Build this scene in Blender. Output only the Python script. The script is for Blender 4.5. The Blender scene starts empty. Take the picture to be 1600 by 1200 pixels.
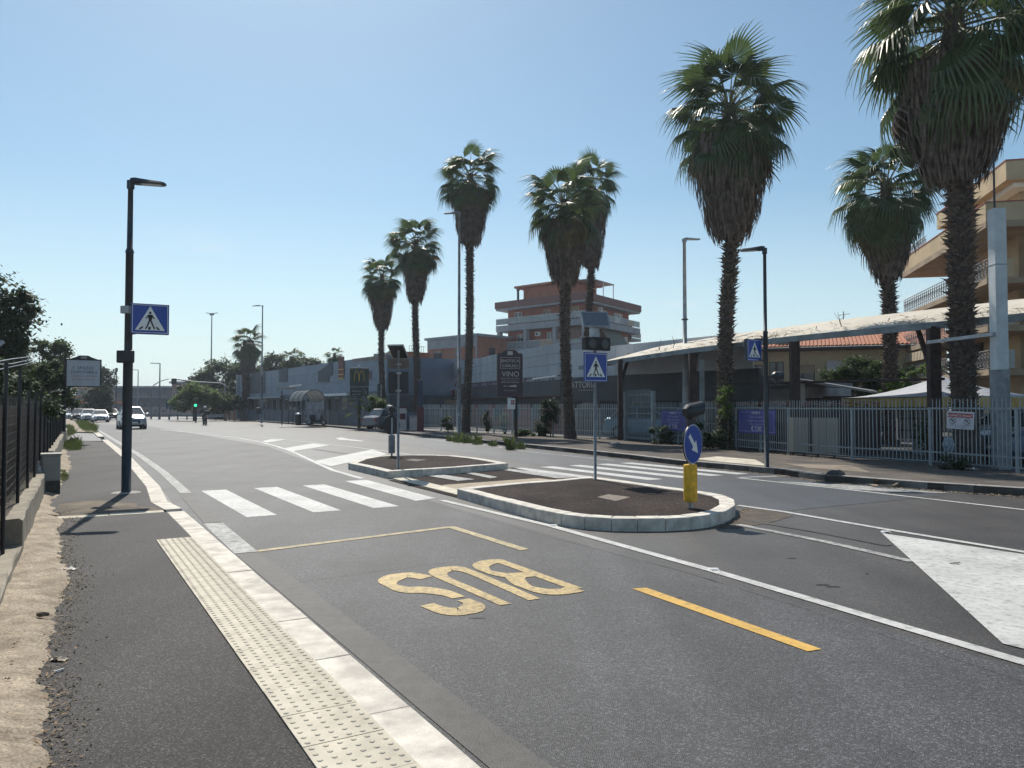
import bpy, bmesh, math, random
from math import sin, cos, pi, radians, sqrt, atan2
from mathutils import Vector, Matrix
random.seed(7)
S = bpy.context.scene
COL = S.collection

# ------------------------------------------------------------------ camera, sky, sun, exposure
CAM_H = 1.7
PITCH = math.atan(36/1200)
cam = bpy.data.cameras.new('camera'); co = bpy.data.objects.new('camera', cam); COL.objects.link(co)
co.location = (0, 0, CAM_H); co.rotation_euler = (pi/2+PITCH, 0, 0)
cam.sensor_width = 36; cam.lens = 36*1200/1600; cam.clip_start = .05; cam.clip_end = 6000
S.camera = co
SUN_EL = radians(50); SUN_AZ = radians(-18.5)      # azimuth from +Y, negative = to the left
W = bpy.data.worlds.new('World'); S.world = W; W.use_nodes = True
nt = W.node_tree; bg = nt.nodes['Background']
sky = nt.nodes.new('ShaderNodeTexSky'); sky.sky_type = 'NISHITA'; sky.sun_disc = False
sky.sun_elevation = SUN_EL; sky.sun_rotation = SUN_AZ
sky.altitude = 30; sky.air_density = 1.0; sky.dust_density = .6; sky.ozone_density = 2.0
# a few thin summer clouds low over the roofs
tcw = nt.nodes.new('ShaderNodeTexCoord'); mpw = nt.nodes.new('ShaderNodeMapping'); mpw.inputs['Scale'].default_value = (1, 1, 3.2)
nzw = nt.nodes.new('ShaderNodeTexNoise'); nzw.inputs['Scale'].default_value = 7; nzw.inputs['Detail'].default_value = 7; nzw.inputs['Roughness'].default_value = .55
rpw = nt.nodes.new('ShaderNodeValToRGB'); rpw.color_ramp.elements[0].position = .60; rpw.color_ramp.elements[1].position = .80
sep = nt.nodes.new('ShaderNodeSeparateXYZ'); band = nt.nodes.new('ShaderNodeMapRange')
band.inputs['From Min'].default_value = .22; band.inputs['From Max'].default_value = .12; band.inputs['To Min'].default_value = 0; band.inputs['To Max'].default_value = .55
mul = nt.nodes.new('ShaderNodeMath'); mul.operation = 'MULTIPLY'
mixw = nt.nodes.new('ShaderNodeMix'); mixw.data_type = 'RGBA'
nt.links.new(tcw.outputs['Generated'], mpw.inputs[0]); nt.links.new(mpw.outputs[0], nzw.inputs['Vector'])
nt.links.new(nzw.outputs[0], rpw.inputs[0]); nt.links.new(tcw.outputs['Generated'], sep.inputs[0])
nt.links.new(sep.outputs[2], band.inputs[0]); nt.links.new(rpw.outputs[0], mul.inputs[0]); nt.links.new(band.outputs[0], mul.inputs[1])
nt.links.new(mul.outputs[0], mixw.inputs['Factor']); nt.links.new(sky.outputs[0], mixw.inputs['A'])
mixw.inputs['B'].default_value = (8.2, 7.6, 8.0, 1)
tint = nt.nodes.new('ShaderNodeMix'); tint.data_type = 'RGBA'; tint.blend_type = 'MULTIPLY'; tint.inputs['Factor'].default_value = 1; tint.inputs['B'].default_value = (.92,1.035,.965,1)
hzm = nt.nodes.new('ShaderNodeMapRange'); hzm.inputs['From Min'].default_value = -.02; hzm.inputs['From Max'].default_value = .26; hzm.inputs['To Min'].default_value = .85; hzm.inputs['To Max'].default_value = 0
hzx = nt.nodes.new('ShaderNodeMix'); hzx.data_type = 'RGBA'; hzx.inputs['B'].default_value = (6.9,7.2,8.2,1)     # summer haze whitening the low sky all round
nt.links.new(sep.outputs[2], hzm.inputs[0]); nt.links.new(hzm.outputs[0], hzx.inputs['Factor']); nt.links.new(sky.outputs[0], hzx.inputs['A']); nt.links.new(hzx.outputs['Result'], mixw.inputs['A'])
nt.links.new(mixw.outputs['Result'], tint.inputs['A']); nt.links.new(tint.outputs['Result'], bg.inputs['Color'])
bg.inputs['Strength'].default_value = .108
sl = bpy.data.lights.new('sun', 'SUN'); sl.energy = 4.7; sl.angle = radians(.5); sl.color = (1, .93, .83)
so = bpy.data.objects.new('sun', sl); COL.objects.link(so)
sd = Vector((sin(SUN_AZ)*cos(SUN_EL), cos(SUN_AZ)*cos(SUN_EL), sin(SUN_EL)))
so.rotation_euler = sd.to_track_quat('Z', 'Y').to_euler(); so.location = (0, 0, 60)
S.view_settings.view_transform = 'Standard'; S.view_settings.look = 'None'
S.view_settings.exposure = 0.1; S.view_settings.gamma = 1; S.view_settings.use_curve_mapping = False
S.render.engine = 'CYCLES'

# ------------------------------------------------------------------ helpers turning image pixels and road coordinates into world points
def ray(px, py):
    a = (px-800)/1200; v = (600-py)/1200
    return a, cos(PITCH)-sin(PITCH)*v, sin(PITCH)+cos(PITCH)*v
def G(px, py, z=0):                      # point of the level z seen in that direction
    a, b, c = ray(px, py); t = (z-CAM_H)/c
    return Vector((a*t, b*t, z))
def V(px, py, Y):                        # point at distance Y
    a, b, c = ray(px, py); t = Y/b
    return Vector((a*t, Y, CAM_H+c*t))
RD = radians(31)                         # direction of the road
def UN(u, n, z=0):                       # along / across the road
    return Vector((-.515*u+.857*n, .857*u+.515*n, z))
def xy(p, z=0): return Vector((p[0], p[1], z))

# ------------------------------------------------------------------ mesh builder
class Fr:                                # frame along a wall: a = along, o = outwards (to the right of p->q seen from above is back)
    def __init__(s, p, q, flip=False):
        p = Vector((p[0], p[1], 0)); q = Vector((q[0], q[1], 0)); s.p = p; s.L = (q-p).length
        s.d = (q-p).normalized(); s.n = Vector((s.d.y, -s.d.x, 0))
        if flip: s.n = -s.n
    def pt(s, a, o, z): return s.p+s.d*a+s.n*o+Vector((0, 0, z))
class MB:
    def __init__(s): s.v = []; s.f = []
    def add(s, vs, fs):
        k = len(s.v); s.v += [tuple(v) for v in vs]; s.f += [tuple(i+k for i in f) for f in fs]; return s
    def hexa(s, p):                      # 8 corners: bottom 4, top 4
        return s.add(p, [(3,2,1,0),(4,5,6,7),(0,1,5,4),(1,2,6,5),(2,3,7,6),(3,0,4,7)])
    def box(s, x0, x1, y0, y1, z0, z1):
        return s.hexa([(x0,y0,z0),(x1,y0,z0),(x1,y1,z0),(x0,y1,z0),(x0,y0,z1),(x1,y0,z1),(x1,y1,z1),(x0,y1,z1)])
    def fb(s, F, a0, a1, o0, o1, z0, z1):
        return s.hexa([F.pt(a0,o0,z0),F.pt(a1,o0,z0),F.pt(a1,o1,z0),F.pt(a0,o1,z0),F.pt(a0,o0,z1),F.pt(a1,o0,z1),F.pt(a1,o1,z1),F.pt(a0,o1,z1)])
    def bar(s, p, q, w, h=None, up=(0,0,1)):
        h = h or w; p = Vector(p); q = Vector(q); d = (q-p).normalized(); up = Vector(up)
        if abs(d.dot(up)) > .98: up = Vector((0,1,0))
        x = d.cross(up).normalized()*w/2; y = x.cross(d).normalized()*h/2
        return s.hexa([p-x-y,p+x-y,p+x+y,p-x+y,q-x-y,q+x-y,q+x+y,q-x+y])
    def tube(s, pts, rs, n=8, cap=True):
        pts = [Vector(p) for p in pts]
        if not isinstance(rs, (list, tuple)): rs = [rs]*len(pts)
        k = len(s.v); N = len(pts)
        for i, p in enumerate(pts):
            d = (pts[min(i+1,N-1)]-pts[max(i-1,0)]).normalized()
            up = Vector((0,0,1)) if abs(d.z) < .95 else Vector((1,0,0))
            x = d.cross(up).normalized(); y = x.cross(d)
            for j in range(n):
                a = 2*pi*j/n; s.v.append(tuple(p+x*cos(a)*rs[i]+y*sin(a)*rs[i]))
        for i in range(N-1):
            for j in range(n):
                a = k+i*n+j; b = k+i*n+(j+1)%n; s.f.append((a,b,b+n,a+n))
        if cap:
            s.f.append(tuple(k+j for j in range(n))); s.f.append(tuple(k+(N-1)*n+n-1-j for j in range(n)))
        return s
    def lathe(s, c, prof, n=16):         # prof: (r, z)
        k = len(s.v); c = Vector(c)
        for r, z in prof:
            for j in range(n):
                a = 2*pi*j/n; s.v.append((c.x+r*cos(a), c.y+r*sin(a), c.z+z))
        for i in range(len(prof)-1):
            for j in range(n):
                a = k+i*n+j; b = k+i*n+(j+1)%n; s.f.append((a,b,b+n,a+n))
        s.f.append(tuple(k+n-1-j for j in range(n))); s.f.append(tuple(k+(len(prof)-1)*n+j for j in range(n)))
        return s
    def prism(s, pts, z0, z1):           # pts: 2-D polygon, any simple shape
        n = len(pts); k = len(s.v)
        ar = sum(pts[i][0]*pts[(i+1)%n][1]-pts[(i+1)%n][0]*pts[i][1] for i in range(n))
        if ar < 0: pts = list(reversed(list(pts)))
        s.v += [(p[0],p[1],z0) for p in pts]+[(p[0],p[1],z1) for p in pts]
        from mathutils.geometry import tessellate_polygon
        for t in tessellate_polygon([[Vector((p[0],p[1],0)) for p in pts]]):
            a, b, c = t
            A = (pts[b][0]-pts[a][0])*(pts[c][1]-pts[a][1])-(pts[b][1]-pts[a][1])*(pts[c][0]-pts[a][0])
            if A < 0: b, c = c, b
            s.f.append((k+n+a,k+n+b,k+n+c)); s.f.append((k+c,k+b,k+a))
        for i in range(n): j = (i+1)%n; s.f.append((k+i,k+j,k+n+j,k+n+i))
        return s
    def sheet(s, pts, z):
        from mathutils.geometry import tessellate_polygon
        k = len(s.v); s.v += [(p[0],p[1],z) for p in pts]
        for a, b, c in tessellate_polygon([[Vector((p[0],p[1],0)) for p in pts]]):
            A = (pts[b][0]-pts[a][0])*(pts[c][1]-pts[a][1])-(pts[b][1]-pts[a][1])*(pts[c][0]-pts[a][0])
            s.f.append((k+a,k+b,k+c) if A > 0 else (k+a,k+c,k+b))
        return s
    def ribbon(s, pts, w, z):            # painted line along a polyline; w number or list
        P = [Vector((p[0],p[1],0)) for p in pts]; N = len(P); k = len(s.v)
        for i in range(N):
            d = (P[min(i+1,N-1)]-P[max(i-1,0)]).normalized(); nn = Vector((-d.y,d.x,0)); ww = w[i] if isinstance(w,(list,tuple)) else w
            for sg in (-.5,.5): q = P[i]+nn*ww*sg; s.v.append((q.x,q.y,z))
        for i in range(N-1): a = k+2*i; s.f.append((a,a+2,a+3,a+1))
        return s
    def flat(s, M, shapes, t=.002):      # thin plates in the local x-z plane of M, facing local -Y
        for pts in shapes:
            m = MB().prism(pts, 0, t)
            s.add([M@Vector((v[0],-v[2],v[1])) for v in m.v], [tuple(reversed(f)) if False else f for f in m.f])
        return s
    def build(s, name, mat, parent=None, smooth=False, kind=None, origin=None, bevel=0):
        me = bpy.data.meshes.new(name)
        off = Vector(origin) if origin is not None else (parent.location if parent is not None else Vector((0,0,0)))
        if parent is not None and parent.parent is not None and origin is None: off = off+parent.parent.location
        me.from_pydata([(v[0]-off.x,v[1]-off.y,v[2]-off.z) for v in s.v], [], s.f); me.update()
        if mat: me.materials.append(mat)
        if smooth: me.shade_smooth()
        o = bpy.data.objects.new(name, me); COL.objects.link(o)
        if parent is not None: o.parent = parent
        else: o.location = off
        if kind: o['kind'] = kind
        if bevel:
            b = o.modifiers.new('bevel','BEVEL'); b.width = bevel; b.segments = 2; b.limit_method = 'ANGLE'
        return o
def tag(o, label, cat, group=None, kind=None):
    o['label'] = label; o['category'] = cat
    if group: o['group'] = group
    if kind: o['kind'] = kind
    return o
def thing(name, label, cat, loc=(0,0,0), group=None):
    o = bpy.data.objects.new(name, None); COL.objects.link(o); o.location = loc; o.empty_display_size = .2
    return tag(o, label, cat, group)
def part(o, label): o['label'] = label; return o
def copy_tree(o, loc, rot=0, label=None, parent=None, top=True):
    kids = [c for c in bpy.data.objects if c.parent == o]
    c = o.copy(); COL.objects.link(c)
    if top: c.location = loc; c.rotation_euler = (0,0,rot)
    if label: c['label'] = label
    if parent is not None: c.parent = parent
    for k in kids: copy_tree(k, None, 0, None, c, False)
    return c
def inst(name, mesh, parent, M):
    o = bpy.data.objects.new(name, mesh); COL.objects.link(o); o.parent = parent; o.matrix_local = M; return o
_tc = {}
def text_shapes(txt, size, align='CENTER', cond=1.0):
    key = (txt,align)
    if key not in _tc:
        cu = bpy.data.curves.new('t','FONT'); cu.body = txt; cu.size = 1; cu.align_x = align; cu.resolution_u = 3
        ob = bpy.data.objects.new('t',cu); COL.objects.link(ob)
        dg = bpy.context.evaluated_depsgraph_get(); me = ob.evaluated_get(dg).to_mesh()
        _tc[key] = ([tuple(v.co) for v in me.vertices], [tuple(p.vertices) for p in me.polygons])
        ob.evaluated_get(dg).to_mesh_clear(); bpy.data.objects.remove(ob); bpy.data.curves.remove(cu)
    vs, fs = _tc[key]
    return [(v[0]*size*cond, v[1]*size) for v in vs], fs
def put_text(mb, M, x, z, txt, size, align='CENTER', cond=1.0, off=.004):
    vs, fs = text_shapes(txt, size, align, cond)
    mb.add([M@Vector((x+a, -off, z+b)) for a, b in vs], fs); return mb
def RZ(loc, rot): return Matrix.Translation(Vector(loc))@Matrix.Rotation(rot,4,'Z')

# ------------------------------------------------------------------ materials
def M(name, col, rough=.7, var=.18, scale=2.0, bump=0, bscale=60, metal=0, spec=.5, col2=None, grain=0, gscale=200, stretch=None, lo=.35, hi=.65, trans=0, alpha=1):
    m = bpy.data.materials.new(name); m.use_nodes = True; n = m.node_tree; L = n.links.new
    b = n.nodes['Principled BSDF']; tc = n.nodes.new('ShaderNodeTexCoord')
    src = tc.outputs['Object']
    if stretch:
        mp = n.nodes.new('ShaderNodeMapping'); mp.inputs['Scale'].default_value = stretch; L(src, mp.inputs[0]); src = mp.outputs[0]
    nz = n.nodes.new('ShaderNodeTexNoise'); nz.inputs['Scale'].default_value = scale; nz.inputs['Detail'].default_value = 7; nz.inputs['Roughness'].default_value = .6
    L(src, nz.inputs['Vector'])
    rp = n.nodes.new('ShaderNodeValToRGB'); e = rp.color_ramp.elements
    e[0].position = lo; e[1].position = hi
    c2 = col2 or [min(1,c*(1+var)) for c in col]; c1 = col if col2 else [c*(1-var) for c in col]
    e[0].color = (*c1,1); e[1].color = (*c2,1)
    L(nz.outputs[0], rp.inputs[0]); out = rp.outputs[0]
    if grain:
        g = n.nodes.new('ShaderNodeTexNoise'); g.inputs['Scale'].default_value = gscale; g.inputs['Detail'].default_value = 3
        L(tc.outputs['Object'], g.inputs['Vector'])
        mr = n.nodes.new('ShaderNodeMapRange'); mr.inputs['From Min'].default_value = .3; mr.inputs['From Max'].default_value = .7
        mr.inputs['To Min'].default_value = 1-grain; mr.inputs['To Max'].default_value = 1+grain; L(g.outputs[0], mr.inputs[0])
        mx = n.nodes.new('ShaderNodeMix'); mx.data_type = 'RGBA'; mx.blend_type = 'MULTIPLY'; mx.inputs['Factor'].default_value = 1
        L(out, mx.inputs['A']); L(mr.outputs[0], mx.inputs['B']); out = mx.outputs['Result']
    L(out, b.inputs['Base Color'])
    b.inputs['Roughness'].default_value = rough; b.inputs['Metallic'].default_value = metal
    b.inputs['Specular IOR Level'].default_value = spec
    if alpha < 1: b.inputs['Alpha'].default_value = alpha
    if bump:
        nb = n.nodes.new('ShaderNodeTexNoise'); nb.inputs['Scale'].default_value = bscale; nb.inputs['Detail'].default_value = 5
        L(src, nb.inputs['Vector']); bp = n.nodes.new('ShaderNodeBump'); bp.inputs['Strength'].default_value = bump; bp.inputs['Distance'].default_value = .01
        L(nb.outputs[0], bp.inputs['Height']); L(bp.outputs[0], b.inputs['Normal'])
    if trans:
        t = n.nodes.new('ShaderNodeBsdfTranslucent'); ms = n.nodes.new('ShaderNodeMixShader'); ms.inputs[0].default_value = trans
        hs = n.nodes.new('ShaderNodeHueSaturation'); hs.inputs['Value'].default_value = 1.5; L(out, hs.inputs['Color']); L(hs.outputs[0], t.inputs['Color'])
        L(b.outputs[0], ms.inputs[1]); L(t.outputs[0], ms.inputs[2]); L(ms.outputs[0], n.nodes['Material Output'].inputs['Surface'])
    m.diffuse_color = (*col,1)
    return m
def asphalt(name, col, speck, bump=.35, sc=110, blotch=.35, spec=.45, rough=.62):
    m = bpy.data.materials.new(name); m.use_nodes = True; n = m.node_tree; L = n.links.new
    b = n.nodes['Principled BSDF']; tc = n.nodes.new('ShaderNodeTexCoord')
    n1 = n.nodes.new('ShaderNodeTexVoronoi'); n1.inputs['Scale'].default_value = sc; L(tc.outputs['Object'], n1.inputs['Vector'])
    sx = n.nodes.new('ShaderNodeSeparateColor'); L(n1.outputs['Color'], sx.inputs[0])
    rp = n.nodes.new('ShaderNodeValToRGB'); e = rp.color_ramp.elements
    e[0].position = .0; e[0].color = (*[c*.45 for c in col],1); e[1].position = 1; e[1].color = (*[c*speck for c in col],1)
    k = e.new(.72); k.color = (*col,1); k = e.new(.9); k.color = (*[c*(1+speck)/2 for c in col],1)
    L(sx.outputs[0], rp.inputs[0])
    n2 = n.nodes.new('ShaderNodeTexNoise'); n2.inputs['Scale'].default_value = .55; n2.inputs['Detail'].default_value = 8; n2.inputs['Roughness'].default_value = .62
    L(tc.outputs['Object'], n2.inputs['Vector'])
    mr = n.nodes.new('ShaderNodeMapRange'); mr.inputs['From Min'].default_value = .3; mr.inputs['From Max'].default_value = .72
    mr.inputs['To Min'].default_value = 1-blotch*.6; mr.inputs['To Max'].default_value = 1+blotch; L(n2.outputs[0], mr.inputs[0])
    mx = n.nodes.new('ShaderNodeMix'); mx.data_type = 'RGBA'; mx.blend_type = 'MULTIPLY'; mx.inputs['Factor'].default_value = 1
    L(rp.outputs[0], mx.inputs['A']); L(mr.outputs[0], mx.inputs['B'])
    # wheel-track streaks along the road
    mp = n.nodes.new('ShaderNodeMapping'); mp.inputs['Rotation'].default_value = (0,0,-RD); mp.inputs['Scale'].default_value = (1.3,.05,1)
    L(tc.outputs['Object'], mp.inputs[0]); n3 = n.nodes.new('ShaderNodeTexNoise'); n3.inputs['Scale'].default_value = 1; n3.inputs['Detail'].default_value = 4
    L(mp.outputs[0], n3.inputs['Vector']); m3 = n.nodes.new('ShaderNodeMapRange'); m3.inputs['From Min'].default_value = .3; m3.inputs['From Max'].default_value = .7
    m3.inputs['To Min'].default_value = .74; m3.inputs['To Max'].default_value = 1.26; L(n3.outputs[0], m3.inputs[0])
    mx2 = n.nodes.new('ShaderNodeMix'); mx2.data_type = 'RGBA'; mx2.blend_type = 'MULTIPLY'; mx2.inputs['Factor'].default_value = 1
    L(mx.outputs['Result'], mx2.inputs['A']); L(m3.outputs[0], mx2.inputs['B']); L(mx2.outputs['Result'], b.inputs['Base Color'])
    b.inputs['Roughness'].default_value = rough; b.inputs['Specular IOR Level'].default_value = spec
    bp = n.nodes.new('ShaderNodeBump'); bp.inputs['Strength'].default_value = bump; bp.inputs['Distance'].default_value = .006
    L(n1.outputs['Distance'], bp.inputs['Height']); L(bp.outputs[0], b.inputs['Normal'])
    return m
def paint(name, col, under, wear=.45, scale=9, rough=.6):
    m = bpy.data.materials.new(name); m.use_nodes = True; n = m.node_tree; L = n.links.new
    b = n.nodes['Principled BSDF']; tc = n.nodes.new('ShaderNodeTexCoord')
    nz = n.nodes.new('ShaderNodeTexNoise'); nz.inputs['Scale'].default_value = scale; nz.inputs['Detail'].default_value = 9; nz.inputs['Roughness'].default_value = .75
    L(tc.outputs['Object'], nz.inputs['Vector']); rp = n.nodes.new('ShaderNodeValToRGB'); e = rp.color_ramp.elements
    e[0].position = wear-.16; e[0].color = (*under,1); e[1].position = wear+.10; e[1].color = (*col,1)
    L(nz.outputs[0], rp.inputs[0])
    g = n.nodes.new('ShaderNodeTexNoise'); g.inputs['Scale'].default_value = 1.3; g.inputs['Detail'].default_value = 6; L(tc.outputs['Object'], g.inputs['Vector'])
    mr = n.nodes.new('ShaderNodeMapRange'); mr.inputs['From Min'].default_value = .3; mr.inputs['From Max'].default_value = .7; mr.inputs['To Min'].default_value = .78; mr.inputs['To Max'].default_value = 1.1
    L(g.outputs[0], mr.inputs[0]); mx = n.nodes.new('ShaderNodeMix'); mx.data_type = 'RGBA'; mx.blend_type = 'MULTIPLY'; mx.inputs['Factor'].default_value = 1
    L(rp.outputs[0], mx.inputs['A']); L(mr.outputs[0], mx.inputs['B']); L(mx.outputs['Result'], b.inputs['Base Color'])
    v = n.nodes.new('ShaderNodeTexVoronoi'); v.inputs['Scale'].default_value = 120; L(tc.outputs['Object'], v.inputs['Vector'])
    bp = n.nodes.new('ShaderNodeBump'); bp.inputs['Strength'].default_value = .3; bp.inputs['Distance'].default_value = .004; L(v.outputs['Distance'], bp.inputs['Height']); L(bp.outputs[0], b.inputs['Normal'])
    b.inputs['Roughness'].default_value = rough; b.inputs['Specular IOR Level'].default_value = .35
    return m
AS_NEW = asphalt('asphalt_coarse', (.048,.049,.053), 3.0, .6, 125, .5, .4, .6)
AS_OLD = asphalt('asphalt_old', (.046,.042,.039), 2.4, .35, 110, .55, .6, .5)
AS_BLUE = asphalt('asphalt_blue', (.044,.047,.053), 2.2, .3, 120, .4, .6, .5)
AS_WALK = asphalt('asphalt_walk', (.036,.034,.034), 2.8, .6, 125, .4, .25, .7)
AS_YARD = asphalt('asphalt_yard', (.06,.06,.06), 1.8, .3, 100, .4)
AS_ISL = asphalt('asphalt_island', (.024,.018,.016), 3.5, .8, 70, .9, .12, .85)
P_WHITE = paint('paint_white', (.56,.56,.54), (.15,.15,.15), .41, 11)
P_WHITE2 = paint('paint_white_worn', (.46,.46,.44), (.10,.10,.10), .50)
P_GHOST = paint('paint_ghost', (.078,.075,.071), (.046,.043,.041), .50)
P_YEL = paint('paint_yellow', (.58,.43,.19), (.12,.11,.09), .46, 18)
P_YEL2 = paint('paint_yellow_strong', (.62,.38,.085), (.16,.12,.07), .40, 16)
P_YELW = paint('paint_yellow_worn', (.52,.42,.22), (.12,.11,.10), .47)
KERB = M('kerb_stone', (.61,.57,.50), .85, .24, 5, .25, 80, grain=.12)
KERB_D = M('kerb_old', (.26,.25,.235), .85, .3, 4, .4, 50, grain=.2)
TACT = M('tactile', (.54,.495,.40), .8, .24, 3, .15, 90, grain=.08)
DIRT = M('dirt', (.22,.18,.135), .95, .3, 4.5, 1.0, 18, grain=.4, gscale=70, col2=(.40,.34,.26))
SOIL = M('soil', (.12,.095,.07), .95, .4, 4, .8, 30, grain=.3, gscale=60)
CONC = M('concrete', (.28,.25,.20), .9, .25, 4, .5, 50, grain=.2)
CONC2 = M('concrete_pale', (.34,.33,.30), .9, .2, 1.5, .2, 30)
POLE = M('pole_dark', (.045,.055,.065), .5, .15, 6, .05, 60, metal=.3)
GALV = M('galvanised', (.36,.38,.40), .5, .2, 5, .1, 40, metal=.5)
GALV_D = M('galvanised_dull', (.22,.24,.26), .6, .25, 5, .1, 40, metal=.3)
FENCE = M('fence_paint', (.22,.26,.28), .6, .3, 3, .15, 60, col2=(.33,.37,.38))
BLUE = M('sign_blue', (.012,.055,.33), .35, .05, 3)
BLUE_D = M('banner_blue', (.03,.035,.20), .5, .15, 3)
WHITE = M('white', (.78,.78,.76), .5, .06, 4)
BLACK = M('black', (.012,.012,.014), .55, .1, 5)
DARK = M('dark_plastic', (.02,.022,.025), .45, .2, 6)
YELLOW = M('yellow_plastic', (.70,.40,.02), .5, .28, 9, .15, 9)
RED = M('red', (.30,.025,.03), .5, .1, 4)
ORANGE = M('orange', (.50,.14,.04), .6, .15, 3)
BRICK = M('brick_wall', (.33,.105,.065), .85, .15, 1.2, .2, 20, grain=.12, gscale=14)
BRICK2 = M('brick_wall_light', (.36,.14,.085), .85, .15, 1.2, .2, 20)
GREYR = M('render_grey', (.33,.34,.36), .85, .14, .7, .1, 20)
CREAM = M('render_cream', (.48,.37,.23), .9, .14, .6, .15, 15)
CREAM2 = M('render_brown', (.33,.25,.17), .9, .2, .8, .15, 15)
BEIGE = M('render_beige', (.36,.29,.21), .9, .2, .8, .15, 15)
TILE = M('roof_tile', (.40,.17,.10), .85, .3, 4, .3, 20)
SHEETB = M('cladding_blue', (.17,.22,.29), .55, .12, .8, .1, 6, metal=.1)
SHEETG = M('cladding_grey', (.36,.39,.43), .55, .16, 1.2, .1, 6, stretch=(1,1,.25))
FASC = M('fascia_dark', (.045,.05,.06), .6, .2, 1)
GLASS = M('window_glass', (.03,.04,.05), .12, .2, 2, spec=.8)
GLASSL = M('pale_glass', (.26,.29,.30), .2, .2, 1.5)
RUST = M('steel_brown', (.055,.035,.03), .8, .4, 4, .2, 40)
CANO = M('canopy_sheet', (.50,.46,.38), .8, .2, 1.3, .12, 5, col2=(.60,.56,.48))
CANO_E = M('canopy_edge', (.20,.23,.24), .7, .3, 2)
TRUNK = M('palm_trunk', (.07,.052,.042), .95, .4, 9, .6, 30)
STUB = M('leaf_stub', (.125,.10,.082), .9, .6, 7, .3, 20)
SKIRT = M('dead_fronds', (.085,.066,.056), .9, .5, 4, .3, 25, col2=(.20,.160,.130), trans=.12)
FROND = M('palm_leaf', (.040,.072,.022), .42, .4, 1.4, col2=(.080,.115,.035), spec=.6, trans=.32)
FRONDD = M('palm_leaf_old', (.15,.125,.06), .6, .3, 1.4, trans=.25)
PETI = M('petiole', (.16,.15,.05), .5, .3, 6)
BARK = M('bark', (.10,.08,.06), .95, .3, 8, .6, 30)
LEAF = M('leaf_green', (.035,.062,.020), .6, .4, .9, col2=(.075,.110,.035), trans=.28)
LEAFD = M('leaf_dark', (.026,.050,.022), .6, .4, .9, col2=(.058,.092,.036), trans=.15)
LEAFL = M('leaf_light', (.07,.12,.03), .6, .3, 1.5, col2=(.13,.20,.05), trans=.35)
GRASS = M('grass', (.06,.10,.025), .8, .3, 3, col2=(.14,.16,.06), trans=.3)
CANVAS = M('tent_canvas', (.42,.44,.48), .8, .08, 1.2)
VALAN = M('valance', (.50,.36,.14), .8, .25, 2, stretch=(1,1,.2))
WINE = M('sign_wine', (.030,.016,.022), .5, .2, 2)
CREAMT = M('sign_cream', (.55,.50,.48), .6, .1, 3)
MCG = M('totem_green', (.012,.03,.022), .5, .2, 2)
GOLD = M('gold', (.80,.50,.05), .5, .05, 2)
SCREEN = M('reed_screen', (.060,.043,.032), .95, .5, 6, .6, 30, stretch=(30,30,1))
BAG = M('plastic_bag', (.50,.50,.50), .35, .2, 9, .6, 14)
CHROME = M('chrome', (.6,.6,.62), .2, .05, 3, metal=1)
TYRE = M('tyre', (.02,.02,.02), .85, .1, 5)
SKIN = M('skin', (.42,.25,.17), .6, .1, 5)
CLOTH = M('cloth_dark', (.025,.027,.035), .9, .3, 8, .2, 60)
REDD = M('red_dim', (.10,.018,.03), .6, .2, 2)
for _m in (LEAF, LEAFD, LEAFL, GRASS, SKIRT, FRONDD): _m.node_tree.nodes['Principled BSDF'].inputs['Specular IOR Level'].default_value = .12
def glow(name, col, s):
    m = bpy.data.materials.new(name); m.use_nodes = True; b = m.node_tree.nodes['Principled BSDF']
    b.inputs['Base Color'].default_value = (*[c*.3 for c in col],1); b.inputs['Emission Color'].default_value = (*col,1); b.inputs['Emission Strength'].default_value = s
    return m
GREENL = glow('green_light', (.05,1,.45), 1.6)
LAMPW = glow('headlight', (1,.97,.9), 3)
PAPER = M('paper', (.7,.7,.68), .8, .1, 20)
# ================================================================== THE SETTING
MB().sheet([(-900,-60),(900,-60),(900,1500),(-900,1500)], -.06).build('ground', SOIL, kind='structure')
KL = [UN(-8,1.50),UN(0,1.62),UN(12.8,1.77)]+[G(*p,.12) for p in ((262,787),(250,760),(206,715),(168,687),(154,674),(138,665))]+[UN(110,2.6)]
RK = [G(*p) for p in ((1600,775),(1450,765),(1290,752),(1210,741),(1130,733),(1060,727),(980,717),(900,708),(760,693),(640,680),(520,668),(400,659))]
RKX = [RK[0]+(RK[0]-RK[1])*12]+RK+[UN(118,20.8)]
FN = [G(*p,.15) for p in ((1590,739),(1454,727),(1332,719),(1232,710),(1150,702),(1060,694),(977,687),(900,683),(800,678),(720,674.5),(660,672))]
MB().sheet([(p.x,p.y) for p in KL]+[UN(230,-20)[:2],UN(230,60)[:2],UN(118,30)[:2]]+[(p.x,p.y) for p in reversed(RKX)]+[(18,-8)], 0).build('road', AS_OLD, kind='structure')
# the bus lane has a newer, coarser coat; the far carriageway a smooth bluish one
MB().sheet([UN(-8,1.55)[:2],UN(12.8,1.79)[:2],UN(16.8,1.98)[:2],UN(26,2.3)[:2],UN(42,2.5)[:2],UN(85,2.9)[:2],UN(85,7.5)[:2],UN(34,8.1)[:2],UN(18,6.25)[:2],UN(12.7,5.93)[:2],UN(2.6,5.42)[:2],UN(-8,4.9)[:2]], .004).build('bus_lane_surface', AS_NEW, kind='structure')
MB().sheet([G(1150,789)[:2],G(1226,799)[:2],G(1480,774)[:2],G(1290,753)[:2],G(1130,734)[:2],G(900,709)[:2],G(640,681)[:2],G(560,683)[:2],G(800,719)[:2],G(1100,770)[:2]], .004).build('resurfaced_lane', AS_BLUE, kind='structure')

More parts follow.
